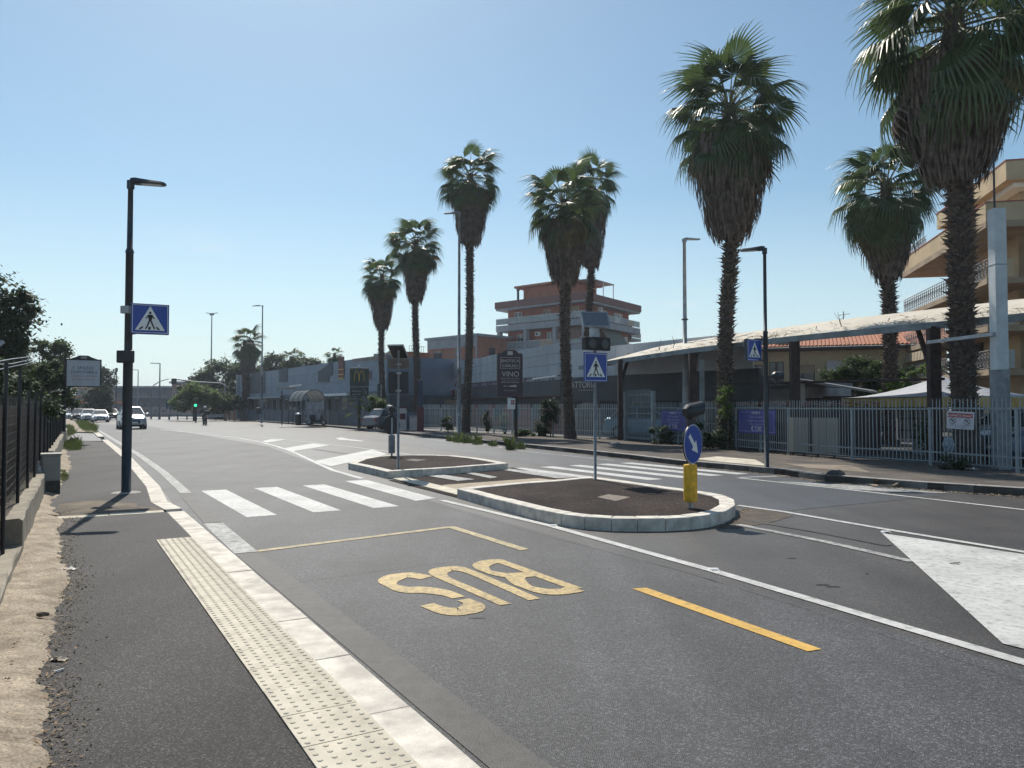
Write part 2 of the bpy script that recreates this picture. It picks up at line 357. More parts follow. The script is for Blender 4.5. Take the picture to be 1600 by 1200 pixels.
# painted markings, each its own sheet
MK = [0]
def mark(name, mb, mat):
    MK[0] += 1; mb.v = [(v[0],v[1],v[2]+MK[0]*.00008) for v in mb.v]; return mb.build(name, mat, kind='structure')
def quad(*pp): return MB().sheet([G(*p)[:2] for p in pp], .0062)
for n0 in (2.62,3.66,4.68):
    mark('crossing_stripe', MB().sheet([UN(12.3,n0)[:2],UN(12.3,n0+.46)[:2],UN(16.6,n0+.5)[:2],UN(16.6,n0+.02)[:2]], .0062), P_WHITE)
mark('crossing_stripe', quad((539,752),(572,750),(681,779),(650,783)), P_WHITE)
for i, n0 in enumerate((10.15,11.15,12.15,13.15,14.15,15.05)):
    mark('crossing_stripe', MB().sheet([UN(13.7,n0-.22)[:2],UN(13.7,n0+.22)[:2],UN(18.3,n0+.2)[:2],UN(18.3,n0-.24)[:2]], .0062), P_WHITE)
mark('lane_line', MB().ribbon([G(690,782),G(860,822),G(1120,894),G(1600,1036),UN(-6,5.0)], .13, .0062), P_WHITE)
mark('lane_line', MB().ribbon([G(*p) for p in ((565,748),(520,735),(485,719),(455,705),(430,697),(405,690.5),(375,685),(335,680),(290,675),(250,671))], .15, .0062), P_WHITE)
mark('lane_line', MB().ribbon([G(*p) for p in ((640,710),(560,700),(480,691),(430,685.5),(385,681),(330,677),(270,673))], .12, .0062), P_WHITE)
mark('lane_line', MB().ribbon([G(*p) for p in ((1153,790),(1225,800),(1381,827),(1600,863),(1750,888))], .12, .0062), P_WHITE)
mark('lane_line', MB().ribbon([G(*p) for p in ((1153,820),(1290,847),(1426,878))], .13, .0062), P_WHITE2)
mark('faded_line', MB().ribbon([G(*p) for p in ((1168,813),(1280,832),(1390,853))], .14, .0062), P_GHOST)
mark('faded_line', MB().ribbon([G(*p) for p in ((492,702),(530,708),(560,711))], .2, .0062), P_GHOST)
mark('edge_marking', MB().ribbon([G(1153,747),G(1330,766),G(1600,797),G(1720,811)], .11, .0062), P_WHITE)
mark('edge_marking', MB().ribbon([G(1156,746.5),G(1252,743)], .12, .0066), P_WHITE)
mark('edge_marking', MB().ribbon([G(960,720),G(816,705),G(780,699),G(700,690),G(620,681)], .14, .0062), P_WHITE2)
mark('hatched_area', quad((1212,752),(1345,759),(1489,771),(1400,769.5),(1330,765)), P_WHITE2)
mark('hatched_area', quad((1378,834),(1480,849),(1600,867),(1760,894),(1760,1050),(1600,1015),(1567,1007)), P_WHITE)
mark('hatched_area', quad((410,689.3),(424,686.3),(447,687),(416,692)), P_WHITE)
mark('hatched_area', quad((441,701),(490,693),(516,696),(453,706)), P_WHITE)
mark('hatched_area', quad((490,721),(582,702.5),(606,710),(517,729)), P_WHITE)
mark('lane_arrow', MB().sheet([G(*p)[:2] for p in ((524,685),(533,683.6),(545,686.2),(568,689),(566,690.3),(541,688.2),(531,688))], .0062), P_WHITE)
mark('edge_marking', MB().ribbon([UN(11.9,2.06),UN(9.3,1.98)], .26, .0062), P_WHITE2)
mark('faded_line', MB().ribbon([UN(9.25,1.98),UN(4,1.93),UN(-5,1.85)], .26, .0062), P_GHOST)
mark('edge_marking', MB().ribbon([UN(16.3,2.32),UN(22,2.55),UN(30,2.72),UN(44,2.85),UN(70,3.1)], .2, .0062), P_WHITE2)
mark('faded_line', MB().ribbon([UN(16.25,2.3),UN(14,2.17),UN(11.95,2.07)], .24, .0062), P_GHOST)
mark('bus_bay_line', MB().ribbon([G(402,862),G(705,824)], .12, .0062), P_YELW)
mark('bus_bay_line', MB().ribbon([G(703,823.5),G(820,860)], .13, .0066), P_YELW)
mark('bus_bay_line', quad((988,921),(1010,919.5),(1284,1016),(1262,1019.5)), P_YEL2)
def stroke(pts, w): 
    P = [G(*p) for p in pts]; Q = []
    for i in range(len(P)-1):           # Catmull-Rom smoothing
        a = P[max(i-1,0)]; b = P[i]; c = P[i+1]; d = P[min(i+2,len(P)-1)]
        for k in range(5):
            t = k/5; Q.append(.5*((2*b)+(c-a)*t+(2*a-5*b+4*c-d)*t*t+(3*b-a-3*c+d)*t**3))
    Q.append(P[-1]); return Q
bus = MB()
def thick(m, pts, wu, wn, z):            # road lettering: strokes wider across than along
    Q = stroke(pts, 0); N = len(Q); k = len(m.v)
    for i in range(N):
        d = (Q[min(i+1,N-1)]-Q[max(i-1,0)]).normalized(); nn = Vector((-d.y,d.x,0))
        un = abs(nn.x*.857+nn.y*.515); uu = abs(-nn.x*.515+nn.y*.857); w = wn*un+wu*uu
        for sg in (-.5,.5): q = Q[i]+nn*w*sg; m.v.append((q.x,q.y,z))
    for i in range(N-1): a = k+2*i; m.f.append((a,a+2,a+3,a+1))
S1 = MB(); thick(S1, [(667,904),(642,900),(620,902),(607,909),(612,916),(632,922),(658,923),(680,925),(700,929),(717,935)], .22, .115, .0062)
thick(S1, [(667,946),(690,954),(715,957),(735,953),(738,945),(724,938)], .21, .12, .0062)
mark('road_letter_s', S1, P_YEL)
U1 = MB(); thick(U1, [(835,938),(785,916),(735,895),(710,889.5),(688,893),(690,902),(735,922),(790,946)], .22, .112, .0062); mark('road_letter_u', U1, P_YEL)
B1 = MB(); thick(B1, [(775,877),(790,881),(845,901),(902,921.5)], .22, .12, .0062); thick(B1, [(783,878),(765,879),(752,885),(760,893),(785,899),(808,900),(835,898)], .20, .095, .0066)
thick(B1, [(808,900),(806,906),(820,917),(850,925),(880,925.5),(900,921.5)], .20, .11, .0070); mark('road_letter_b', B1, P_YEL)
# fine cracks and tar joints
TAR = M('tar', (.015,.015,.016), .7)
def crack(pts, w=.015, jit=.03):
    P = [G(*p) for p in pts]; Q = []
    for i in range(len(P)-1):
        for k in range(10): q = P[i].lerp(P[i+1], k/10); Q.append(q+Vector((random.uniform(-jit,jit),random.uniform(-jit,jit),0)))
    MB().ribbon(Q+[P[-1]], [random.uniform(.3,1.2)*w for _ in range(len(Q)+1)], .0050).build('road_crack', TAR, kind='structure')
crack([(663,784),(840,835),(1060,891),(1264,954)], .016, .006); crack([(460,912),(560,897),(700,880)], .009, .01); crack([(440,716),(490,729),(560,744)], .02, .01); crack([(1264,955),(1460,1020),(1700,1100)], .01, .008)
DMARK = M('dark_spot', (.02,.02,.02), .8)
for p in ((1284,914),(1300,917),(1237,873),(1355,897),(745,967),(1060,935)):
    c = G(*p); pts = [(c.x+random.uniform(.02,.05)*cos(a)*(1.8 if p[0]<1310 else .6), c.y+random.uniform(.01,.03)*sin(a)) for a in [k*pi/4 for k in range(8)]]
    MB().sheet(pts, .0054).build('tar_spot', DMARK, kind='structure')

# ------------------------------------------------------------------ left pavement
KIN = [UN(-8,1.27),UN(0,1.38),UN(12.6,1.53)]
walk = MB().prism([UN(-8,-.9)[:2],UN(-8,1.27)[:2],UN(12.62,1.53)[:2],UN(12.62,-.9)[:2]], -.04, .12)
walk.build('left_pavement', AS_WALK, kind='structure')
far_in = [UN(12.9,1.55)]+[G(*p,.12) for p in ((247,784),(234,764),(194,717),(163,690))]
MB().prism([UN(12.9,-.9)[:2]]+[p[:2] for p in far_in]+[UN(44,-.6)[:2]], -.04, .118).build('left_pavement_far', AS_WALK, kind='structure')
MB().prism([UN(44.05,-.6)[:2],G(160,687,.12)[:2],G(150,676,.1)[:2],UN(58,-.6)[:2]], -.04, .06).build('driveway', AS_OLD, kind='structure')
MB().prism([UN(58.05,-.6)[:2],G(149,675,.12)[:2],G(138,666,.12)[:2],UN(110,2.2)[:2],UN(110,-.6)[:2]], -.04, .118).build('left_pavement_beyond_driveway', DIRT, kind='structure')
kp = thing('kerb', 'new white stone kerb stones edging the near left pavement along the bus bay', 'kerb', UN(0,1.6)); kp['kind'] = 'structure'
def kerb_run(parent, P, Q, w, z0, z1, L=1.0, mat=KERB, side=1, g=.006, seg=None):
    P = Vector((P[0],P[1],0)); Q = Vector((Q[0],Q[1],0)); d = Q-P; N = max(1,round(d.length/L)); F = Fr(P,Q)
    for i in range(N):
        a0 = d.length*i/N+g/2; a1 = d.length*(i+1)/N-g/2; dz = random.uniform(-.003,.003)
        MB().fb(F, a0, a1, 0, side*w, z0, z1+dz).build('kerb_stone', mat, parent, bevel=.008)
kerb_run(kp, UN(-6,1.525), UN(12.62,1.77), .24, -.05, .123, side=-1)
cross = thing('kerb', 'row of sand coloured kerb stones laid across the pavement before the lamp post', 'kerb', UN(12.75,.8)); cross['kind'] = 'structure'
kerb_run(cross, UN(12.64,.02), UN(12.62,1.5), .25, -.02, .125, L=.75, side=-1, mat=TACT)
kf = thing('kerb', 'kerb bending round the lamp post and on along the far left pavement', 'kerb', UN(20,1.9)); kf['kind'] = 'structure'
pts = [UN(12.9,1.78)]+[G(*p,.12) for p in ((262,784),(250,760),(206,715),(168,687))]
for i in range(len(pts)-1): kerb_run(kf, pts[i]+(pts[i+1]-pts[i]).normalized()*.02, pts[i+1], .25, -.05, .126, L=1.4, side=-1)
kerb_run(kf, G(163,682,.12), G(154,675,.12), .3, -.05, .12, L=2, side=-1)
# tactile paving: every slab a piece with its blisters
tp = thing('tactile_paving', 'cream blister slabs along the kerb of the bus stop', 'paving', UN(3,1.2,.12)); tp['kind'] = 'structure'
def tile_mesh():
    m = MB(); m.box(.002,.398,.002,.398,0,.010)
    for i in range(6):
        for j in range(6):
            cx = .4*(i+.5)/6; cy = .4*(j+.5)/6
            m.lathe((cx,cy,.010), [(.0155,0),(.0125,.0035),(.006,.0055)], 8)
    return m
tm = tile_mesh().build('tactile_slab', TACT); tmesh = tm.data
bpy.data.objects.remove(tm)
tang = atan2((UN(12.6,1.53)-UN(0,1.38)).y, (UN(12.6,1.53)-UN(0,1.38)).x)
for k in range(34):
    u = 10.0-.402*k-.4; n = 1.378+.0119*u-.404
    o = bpy.data.objects.new('tactile_slab', tmesh); COL.objects.link(o); o.parent = tp
    o.matrix_local = Matrix.Translation(UN(u,n+.404,.121+random.uniform(0,.0015))-tp.location)@Matrix.Rotation(tang+random.uniform(-.003,.003),4,'Z')
# dirt strip with a ragged edge creeping over the asphalt
random.seed(3)
edge = []
for px, py in ((60,1260),(72,1200),(62,1150),(70,1120),(72,1085),(58,1060),(76,1010),(84,985),(82,965),(95,940),(100,925),(110,905),(105,885),(90,872),(97,855),(90,835),(95,815),(88,800)):
    edge.append(G(px,py,.13))
edge.insert(0, UN(-2,.05)); e2 = []
for i in range(len(edge)-1):
    for k in range(6):
        q = edge[i].lerp(edge[i+1], k/6); e2.append(q+Vector((random.uniform(-.035,.035),random.uniform(-.02,.02),0))*(1 if edge[i].y < 7 else 1.3))
e2.append(edge[-1])
m = MB(); NN = 17; rows = []
for q in e2:
    u = -.515*q.x+.857*q.y; n = .857*q.x+.515*q.y; r = []
    for j in range(NN):
        t = j/(NN-1); nn = n*(1-t)+(-.95)*t; h = .122+.0+.03*min(1,t*5)+random.uniform(0,.022)*(t > 0)+.02*sin(u*2.1+nn*5)*min(1,t*3)
        r.append(len(m.v)); m.v.append(tuple(UN(u,nn,h if j else .1212)))
    rows.append(r)
for a, b in zip(rows,rows[1:]):
    for j in range(NN-1): m.f.append((a[j],b[j],b[j+1],a[j+1]))
m.build('dirt_verge', DIRT, smooth=True, kind='structure')
m = MB(); rows = []
e3 = [UN(13.0,.12),UN(14.5,.05),UN(16,.1),UN(17.5,.2),UN(20,.25),UN(23,.5),UN(26,.5),UN(29,.55),UN(33,.5),UN(40,.4)]
for i in range(len(e3)-1):
    for k in range(8):
        q = e3[i].lerp(e3[i+1],k/8); u = -.515*q.x+.857*q.y; n = .857*q.x+.515*q.y+random.uniform(-.06,.06); r = []
        for j in range(7):
            t = j/6; r.append(len(m.v)); m.v.append(tuple(UN(u,n*(1-t)-.9*t,(.119 if j == 0 else .15+random.uniform(0,.03)))))
        rows.append(r)
for a, b in zip(rows,rows[1:]):
    for j in range(6): m.f.append((a[j],b[j],b[j+1],a[j+1]))
m.build('dirt_verge_far', DIRT, smooth=True, kind='structure')
# dusty film round the lamp foot
MB().sheet([UN(12.92,.1)[:2],UN(12.92,.9)[:2],UN(12.93,1.5)[:2],UN(13.3,1.45)[:2],UN(13.6,1.2)[:2],UN(14.0,1.25)[:2],UN(14.4,.95)[:2],UN(14.8,.8)[:2],UN(14.82,.4)[:2],UN(14.5,.15)[:2],UN(13.6,.1)[:2]], .1205).build('dusty_patch', M('dust', (.06,.05,.042), .95, .3, 2.2, .3, 60, grain=.3, col2=(.21,.175,.13)), kind='structure')
MB().ribbon([UN(14.85,.15),UN(14.9,1.55)], .015, .1215).build('pavement_joint', TAR, kind='structure')
# grit and pebbles along the ragged edge
m = MB()
for i in range(3200):
    q = random.choice(e2); c = Vector((q.x+random.gauss(.02,.09),q.y+random.gauss(0,.12),.124)); s = random.choice((random.uniform(.002,.006),random.uniform(.002,.006),random.uniform(.004,.012)))*(1+c.y*.08)
    if .857*c.x+.515*c.y < -.15: c.z = .16
    vs = [c+Vector((random.uniform(.5,1)*s*a,random.uniform(.5,1)*s*b,random.uniform(.3,.8)*s*d)) for a,b,d in ((1,0,0),(-1,0,0),(0,1,0),(0,-1,0),(0,0,1))]
    m.add(vs, [(0,2,4),(2,1,4),(1,3,4),(3,0,4)])
m.build('grit', M('grit_stone', (.30,.25,.18), .9, .5, 30), kind='stuff')
m = MB()
for i in range(420):                      # dry leaves and stalks
    q = random.choice(e2); c = Vector((q.x+random.gauss(.03,.06),q.y+random.gauss(0,.1),.135)); a = random.uniform(0,2*pi); L = random.choice((random.uniform(.006,.016),random.uniform(.006,.016),random.uniform(.012,.028)))
    d = Vector((cos(a),sin(a),random.uniform(-.1,.3)))*L; w = Vector((-sin(a),cos(a),0))*L*.25
    m.add([c-d,c+w,c+d,c-w], [(0,1,2,3)])
m.build('dry_leaf_litter', M('dry_leaf', (.30,.20,.11), .9, .5, 30), kind='stuff')
# ------------------------------------------------------------------ traffic islands
def island(label, outline, mat_top):
    P = [G(px,py,.18) for px,py in outline]; c = sum(P,Vector())/len(P)
    t = thing('traffic_island', label, 'traffic island', (c.x,c.y,0)); n = len(P)
    ar = sum(P[i].x*P[(i+1)%n].y-P[(i+1)%n].x*P[i].y for i in range(n))
    if ar < 0: P = P[::-1]
    def off(i, w):
        a = (P[i]-P[i-1]).normalized(); b = (P[(i+1)%n]-P[i]).normalized(); na = Vector((-a.y,a.x,0)); nb = Vector((-b.y,b.x,0)); s = (na+nb).normalized()
        return P[i]+s*(w/max(.45,s.dot(na)))
    I = [off(i,.24) for i in range(n)]
    MB().prism([(p.x,p.y) for p in [off(i,.22) for i in range(n)]], .0, .165).build('asphalt_fill', mat_top, t)
    for i in range(n):
        j = (i+1)%n; L = (P[j]-P[i]).length; N = max(1,round(L/1.0))
        for k in range(N):
            g = .0025/L; a = k/N+g; b = (k+1)/N-g; z = .18+random.uniform(-.003,.003)
            p0 = P[i].lerp(P[j],a); p1 = P[i].lerp(P[j],b); q0 = I[i].lerp(I[j],a); q1 = I[i].lerp(I[j],b)
            ff = lambda v,h,w: (v.x,v.y,h)
            MB().hexa([(p0.x,p0.y,-.03),(p1.x,p1.y,-.03),(q1.x,q1.y,-.03),(q0.x,q0.y,-.03),(p0.x,p0.y,z),(p1.x,p1.y,z),(q1.x,q1.y,z),(q0.x,q0.y,z)]).build('kerb_stone', KERB, t, bevel=.014)
    return t
near_island = island('near dark asphalt traffic island with pale kerb, carrying the keep right sign', [(714,763),(778,780),(843,796),(877,802.5),(913,807),(955,809.5),(996,810),(1040,809.5),(1080,807.5),(1109,804),(1134,798),(1149,789),(1147,780),(1133,774),(1110,769.5),(1080,765.5),(1000,754.5),(928,744.5),(902,746),(866,749.5),(806,753.5),(760,758)], AS_ISL)
far_island = island('far dark asphalt traffic island before the hatched area, seen beyond the refuge', [(544,723),(575,729.5),(606,736.5),(660,733),(720,729.5),(794,723.5),(770,719),(740,714.5),(710,711.5),(680,710.6),(646,710.3),(610,711),(585,712.8),(560,717)], AS_ISL)
# refuge between them
MB().sheet([G(*p)[:2] for p in ((607,751),(714,778),(806,768),(930,757),(800,731),(700,741))], .012).build('refuge_surface', AS_ISL, kind='structure')
MB().sheet([G(*p)[:2] for p in ((706,766),(880,752),(840,748),(690,759))], .016).build('refuge_paving_band', M('sandy_concrete',(.36,.30,.22),.9,.2,5), kind='structure')
rt = thing('tactile_paving', 'short row of cream slabs closing the refuge between the islands', 'paving', G(660,762)); rt['kind'] = 'structure'
a0 = G(607,747); a1 = G(713,774)
F = Fr(a0,a1); k = F.L; nn = int(k/.4)
for i in range(nn):
    MB().fb(F, i*k/nn+.003, (i+1)*k/nn-.003, .0, -.38, 0, .02).build('paving_slab', TACT, rt)
for q in (((660,743),(676,740.5),(742,750),(716,752.5)),((722,739),(731,737.5),(778,746.5),(766,748.5)),((778,734),(794,733),(905,746.5),(870,748.5))):
    quad(*q).build('crossing_stripe', P_WHITE2, kind='structure')
for o in COL.objects:
    if o.name.startswith('crossing_stripe') and o.data.materials and o.data.materials[0] == P_WHITE2:
        for v in o.data.vertices: v.co.z = .019
MB().sheet([G(933,777,.165)[:2],G(950,772.5,.165)[:2],G(986,777,.165)[:2],G(962,783,.165)[:2]], .169).build('drain_cover', M('gravel_patch',(.20,.17,.14),.9,.6,60,.8,60,grain=.5,gscale=60), near_island)
MB().sheet([G(633,719,.165)[:2],G(645,717,.165)[:2],G(668,718.5,.165)[:2],G(650,721,.165)[:2]], .169).build('drain_cover', M('pale_patch',(.16,.14,.12),.9,.4,40), far_island)

# ------------------------------------------------------------------ right pavement, yard, kerb
W_R = [(p.x,p.y) for p in RKX]; FB = [FN[0]+(FN[0]-FN[1])*14]+FN+[G(600,668.5,.15),G(500,662,.15),G(420,657.5,.15),UN(118,24)]
MB().prism(W_R+[(p.x,p.y) for p in reversed(FB)], -.04, .14).build('right_pavement', M('pavement_shaded', (.055,.048,.043), .95, .4, 1.5, .4, 40, grain=.3, gscale=40, col2=(.125,.105,.085)), kind='structure')  # pavement colour darkened to carry the shade of the palms
MB().sheet([(p.x,p.y) for p in FB]+[(40,130),(75,40),(60,-6),(24,-6)], .12).build('yard', AS_YARD, kind='structure')
rk = thing('kerb', 'old weathered grey kerb stones along the right hand pavement', 'kerb', RK[4]); rk['kind'] = 'structure'
for i in range(len(RKX)-1):
    P, Q = RKX[i], RKX[i+1]
    if P.y > 60: L = 4
    elif P.y > 30: L = 2
    else: L = 1.1
    if i == 0: P = P+(Q-P)*.82
    kerb_run(rk, P, Q, .24, -.05, .152, L=L, side=1 if (Q-P).cross(Vector((0,0,1))).dot(Vector((1,0,0))) > 0 else 1, mat=KERB_D, g=.012)
MB().sheet([G(1085,717,.145)[:2],G(1120,713,.145)[:2],G(1180,718,.145)[:2],G(1200,728,.145)[:2],G(1130,722,.145)[:2]], .146).build('dropped_kerb_slabs', TACT, kind='structure')
MB().sheet([G(1225,724,.145)[:2],G(1330,727,.145)[:2],G(1360,738,.145)[:2],G(1260,731,.145)[:2]], .1455).build('worn_patch', M('worn_sand',(.22,.18,.14),.95,.3,2,grain=.3), kind='structure')
# two big loose stones and a rusty bit by the kerb
def rock(name, label, c, r, mat=KERB_D, sz=.6):
    bm = bmesh.new(); bmesh.ops.create_icosphere(bm, subdivisions=2, radius=1)
    sd = random.random()*9
    for v in bm.verts:
        k = 1+.25*sin(v.co.x*4+sd)*cos(v.co.y*3+sd)+random.uniform(-.08,.08); v.co = Vector((v.co.x*r*k,v.co.y*r*.7*k,max(-.4,v.co.z)*r*sz*k))
    me = bpy.data.meshes.new(name); bm.to_mesh(me); bm.free(); me.materials.append(mat); o = bpy.data.objects.new(name,me); COL.objects.link(o); o.location = (c.x,c.y,c.z+r*sz*.3); tag(o,label,name.replace('_',' ')); return o
rock('stone', 'rounded dark stone lying on the right kerb below the white panels', G(1307,744,.12), .2, M('dark_stone',(.09,.085,.08),.9,.3,6,.4))
MB()
m = MB(); m.tube([G(1356,757,.03),G(1372,759,.05),G(1395,759.5,.04),G(1405,755,.08)], .025, 6); m.add([v for v in [G(1366,754,.02),G(1374,754,.02),G(1374,751,.12),G(1366,751,.12)]],[(0,1,2,3)])
tag(m.build('broken_branch', M('pale_branch',(.35,.28,.2),.9), origin=G(1380,758)), 'pale broken palm stalk lying in the gutter on the white marking', 'branch')

# dry leaves and crumbs along the right kerb and under the railing
m = MB(); rr_ = random.Random(77)
def crumbs(P, n, spread, z, s0, s1):
    for _ in range(n):
        i = rr_.randrange(len(P)-1); q = P[i].lerp(P[i+1], rr_.random()); x = q.x+rr_.gauss(0,spread); y = q.y+rr_.gauss(0,spread); a = rr_.uniform(0,6.28); L = rr_.uniform(s0,s1)
        d = Vector((cos(a),sin(a),rr_.uniform(-.1,.4)))*L; w = Vector((-sin(a),cos(a),.2))*L*.3; c = Vector((x,y,z+.012)); m.add([c-d,c+w,c+d,c-w],[(0,1,2,3)])
crumbs([p+Vector((-.12,-.22,0)) for p in RK[:9]], 1500, .07, .0, .015, .05); crumbs([p+Vector((-.1,-.3,0)) for p in FN], 1200, .22, .14, .02, .06); crumbs([p+Vector((-.1,-1.0,0)) for p in FN[:7]], 300, .5, .14, .015, .04)
m.build('leaf_litter', M('leaf_crumbs',(.22,.16,.10),.9,.7,25), kind='stuff')
m = MB(); rr_ = random.Random(78); crumbs([G(1115,824),G(1145,815),G(1158,800),G(1168,796)], 260, .05, 0, .01, .03); crumbs([G(560,733),G(545,727)],60,.06,0,.01,.03); crumbs([G(760,768,.17),G(900,775,.17),G(1060,790,.17),G(980,765,.17)],160,.35,.165,.006,.02); crumbs([G(600,722,.17),G(720,720,.17)],60,.4,.165,.008,.025)
m.build('leaf_litter', bpy.data.materials['leaf_crumbs'], kind='stuff')
MB().sheet([G(*p)[:2] for p in ((1120,826),(1152,812),(1160,796),(1185,794),(1240,806),(1200,818),(1150,826))], .0048).build('silt_patch', M('silt',(.085,.07,.055),.95,.3,4,.4,50,grain=.4,gscale=60), kind='structure')
# ------------------------------------------------------------------ railing
def railing(label, pts, z0=.15, ztop=1.62, tip=.22, step=.115, pw=.009, fm=None, midgap=.24, posts=True, npan=None):
    FENCE = fm or globals()['FENCE']; t = thing('fence', label, 'fence', (pts[0][0],pts[0][1],z0))
    pick = MB().box(-pw,pw,-pw,pw,z0+.12-z0,ztop+tip-z0); pick.add([(-pw,-pw,ztop+tip-z0),(pw,-pw,ztop+tip-z0),(pw,pw,ztop+tip-z0),(-pw,pw,ztop+tip-z0),(0,0,ztop+tip-z0+.05)],[(0,1,4),(1,2,4),(2,3,4),(3,0,4)])
    po = pick.build('picket', FENCE); pm = po.data; bpy.data.objects.remove(po)
    post = MB().box(-.03,.03,-.03,.03,-.02,ztop-z0+.03); qo = post.build('post', FENCE); qm = qo.data; bpy.data.objects.remove(qo)
    for i in range(len(pts)-1):
        F = Fr(pts[i],pts[i+1]); ang = atan2(F.d.y,F.d.x)
        nseg = max(1,round(F.L/2.0))
        for s in range(nseg):
            a0 = F.L*s/nseg; a1 = F.L*(s+1)/nseg; dz = random.uniform(-.012,.012)
            inst('post', qm, t, Matrix.Translation(F.pt(a0,0,z0)-t.location)@Matrix.Rotation(ang,4,'Z'))
            MB().fb(F,a0+.031,a1-.031,-.02,.02,ztop-.02+dz,ztop+.025+dz).build('rail', FENCE, t)
            MB().fb(F,a0+.031,a1-.031,-.02,.02,z0+.34,z0+.38).build('rail', FENCE, t)
            MB().fb(F,a0+.031,a1-.031,-.015,.015,z0+.10,z0+.13).build('rail', FENCE, t)
            n = max(1,int((a1-a0)/step))
            for k in range(1,n):
                inst('picket', pm, t, Matrix.Translation(F.pt(a0+(a1-a0)*k/n,-.031,z0)-t.location)@Matrix.Rotation(ang+random.uniform(-.05,.05),4,'Z')@Matrix.Rotation(random.gauss(0,.006),4,'Y'))
    inst('post', qm, t, Matrix.Translation(F.pt(F.L,0,z0)-t.location)@Matrix.Rotation(ang,4,'Z'))
    return t
g0 = G(1022,690.5,.15); g1 = G(977,687,.15)
railing('nearest grey picket railing, from the right frame edge to the tall gate', [FN[0]+(FN[0]-FN[1])*1.6,FN[0],FN[1],FN[2],FN[3],FN[4],FN[5],g0], ztop=1.66)
railing('far stretch of grey picket railing running left from the tall gate to the red totem', [g1,FN[7],FN[8],FN[9],FN[10]], step=.14, pw=.016, fm=M('fence_paint_pale',(.42,.45,.46),.6,.2,3))
gt = thing('gate', 'tall grey metal gate standing higher than the picket railing on both sides', 'gate', xy((g0+g1)/2,.15))
F = Fr(g0,g1); 
for a in (-.02,F.L-.14): MB().fb(F,a,a+.16,-.08,.08,.12,2.42).build('gate_post', FENCE, gt, bevel=.01)
for z in (.24,1.02,1.38,2.24): MB().fb(F,.17,F.L-.17,-.02,.02,z,z+.05).build('rail', FENCE, gt)
n = int(F.L/.13)
for k in range(1,n): MB().fb(F,.15+(F.L-.3)*k/n-.01,.15+(F.L-.3)*k/n+.01,-.042,-.022,.2,2.5).build('picket', FENCE, gt)

# ------------------------------------------------------------------ lamps
def lamp_post(label, base, h, arm, arm_rot, mat, r0=.075, r1=.045, collar=None, head='flat', name='street_lamp', hl=.62):
    t = thing(name, label, 'street lamp', base, 'street lamps'); b = Vector(base)
    c = collar or .55
    MB().tube([b,b+Vector((0,0,h*c))],[r0,r0*.92],12).build('post', mat, t, smooth=True)
    MB().tube([b+Vector((0,0,h*c-.02)),b+Vector((0,0,h))],[r0*.72,r1],12).build('upper_post', mat, t, smooth=True)
    MB().tube([b+Vector((0,0,h*c-.05)),b+Vector((0,0,h*c+.02))],[r0*1.12,r0*.8],12).build('collar', mat, t)
    d = Vector((cos(arm_rot),sin(arm_rot),0)); nn = Vector((-d.y,d.x,0)); top = b+Vector((0,0,h))
    p0 = top+d*(-.04)+Vector((0,0,-.02)); 
    MB().tube([top+Vector((0,0,-.12)),top+Vector((0,0,.03))], r1*1.5, 10).build('lamp_bracket', mat, t)
    m = MB(); q = top+d*arm
    m.bar(top-d*.03+Vector((0,0,.0)), q+Vector((0,0,.02)), .07, .05)
    if arm > .05: m.build('arm', mat, t)
    s = hl; m = MB(); k = [(0,.05,.055),(.15*s,.09,.065),(.3*s,.13,.05),(.6*s,.14,.035),(.92*s,.12,.03),(s,.06,.022)]
    prev = None; tilt = -.06
    for x, w, hh in k:
        c0 = q+d*x+Vector((0,0,.02+tilt*x))
        ring = [c0-nn*w+Vector((0,0,-.01)),c0-nn*w*.7+Vector((0,0,hh)),c0+nn*w*.7+Vector((0,0,hh)),c0+nn*w+Vector((0,0,-.01)),c0+nn*w*.6+Vector((0,0,-hh*.8)),c0-nn*w*.6+Vector((0,0,-hh*.8))]
        i0 = len(m.v); m.v += [tuple(v) for v in ring]
        if prev is None: m.f.append(tuple(i0+j for j in range(6)))
        else:
            for j in range(6): m.f.append((prev+j,prev+(j+1)%6,i0+(j+1)%6,i0+j))
        prev = i0
    m.f.append(tuple(prev+5-j for j in range(6))); m.build('lamp_head', mat, t)
    c0 = q+d*(.33*s); c1 = q+d*(.9*s)
    MB().hexa([c0-nn*.08+Vector((0,0,-.035)),c1-nn*.08+Vector((0,0,-.045)),c1+nn*.08+Vector((0,0,-.045)),c0+nn*.08+Vector((0,0,-.035)),c0-nn*.08+Vector((0,0,-.01)),c1-nn*.08+Vector((0,0,-.02)),c1+nn*.08+Vector((0,0,-.02)),c0+nn*.08+Vector((0,0,-.01))]).build('lamp_glass', GLASSL, t)
    return t
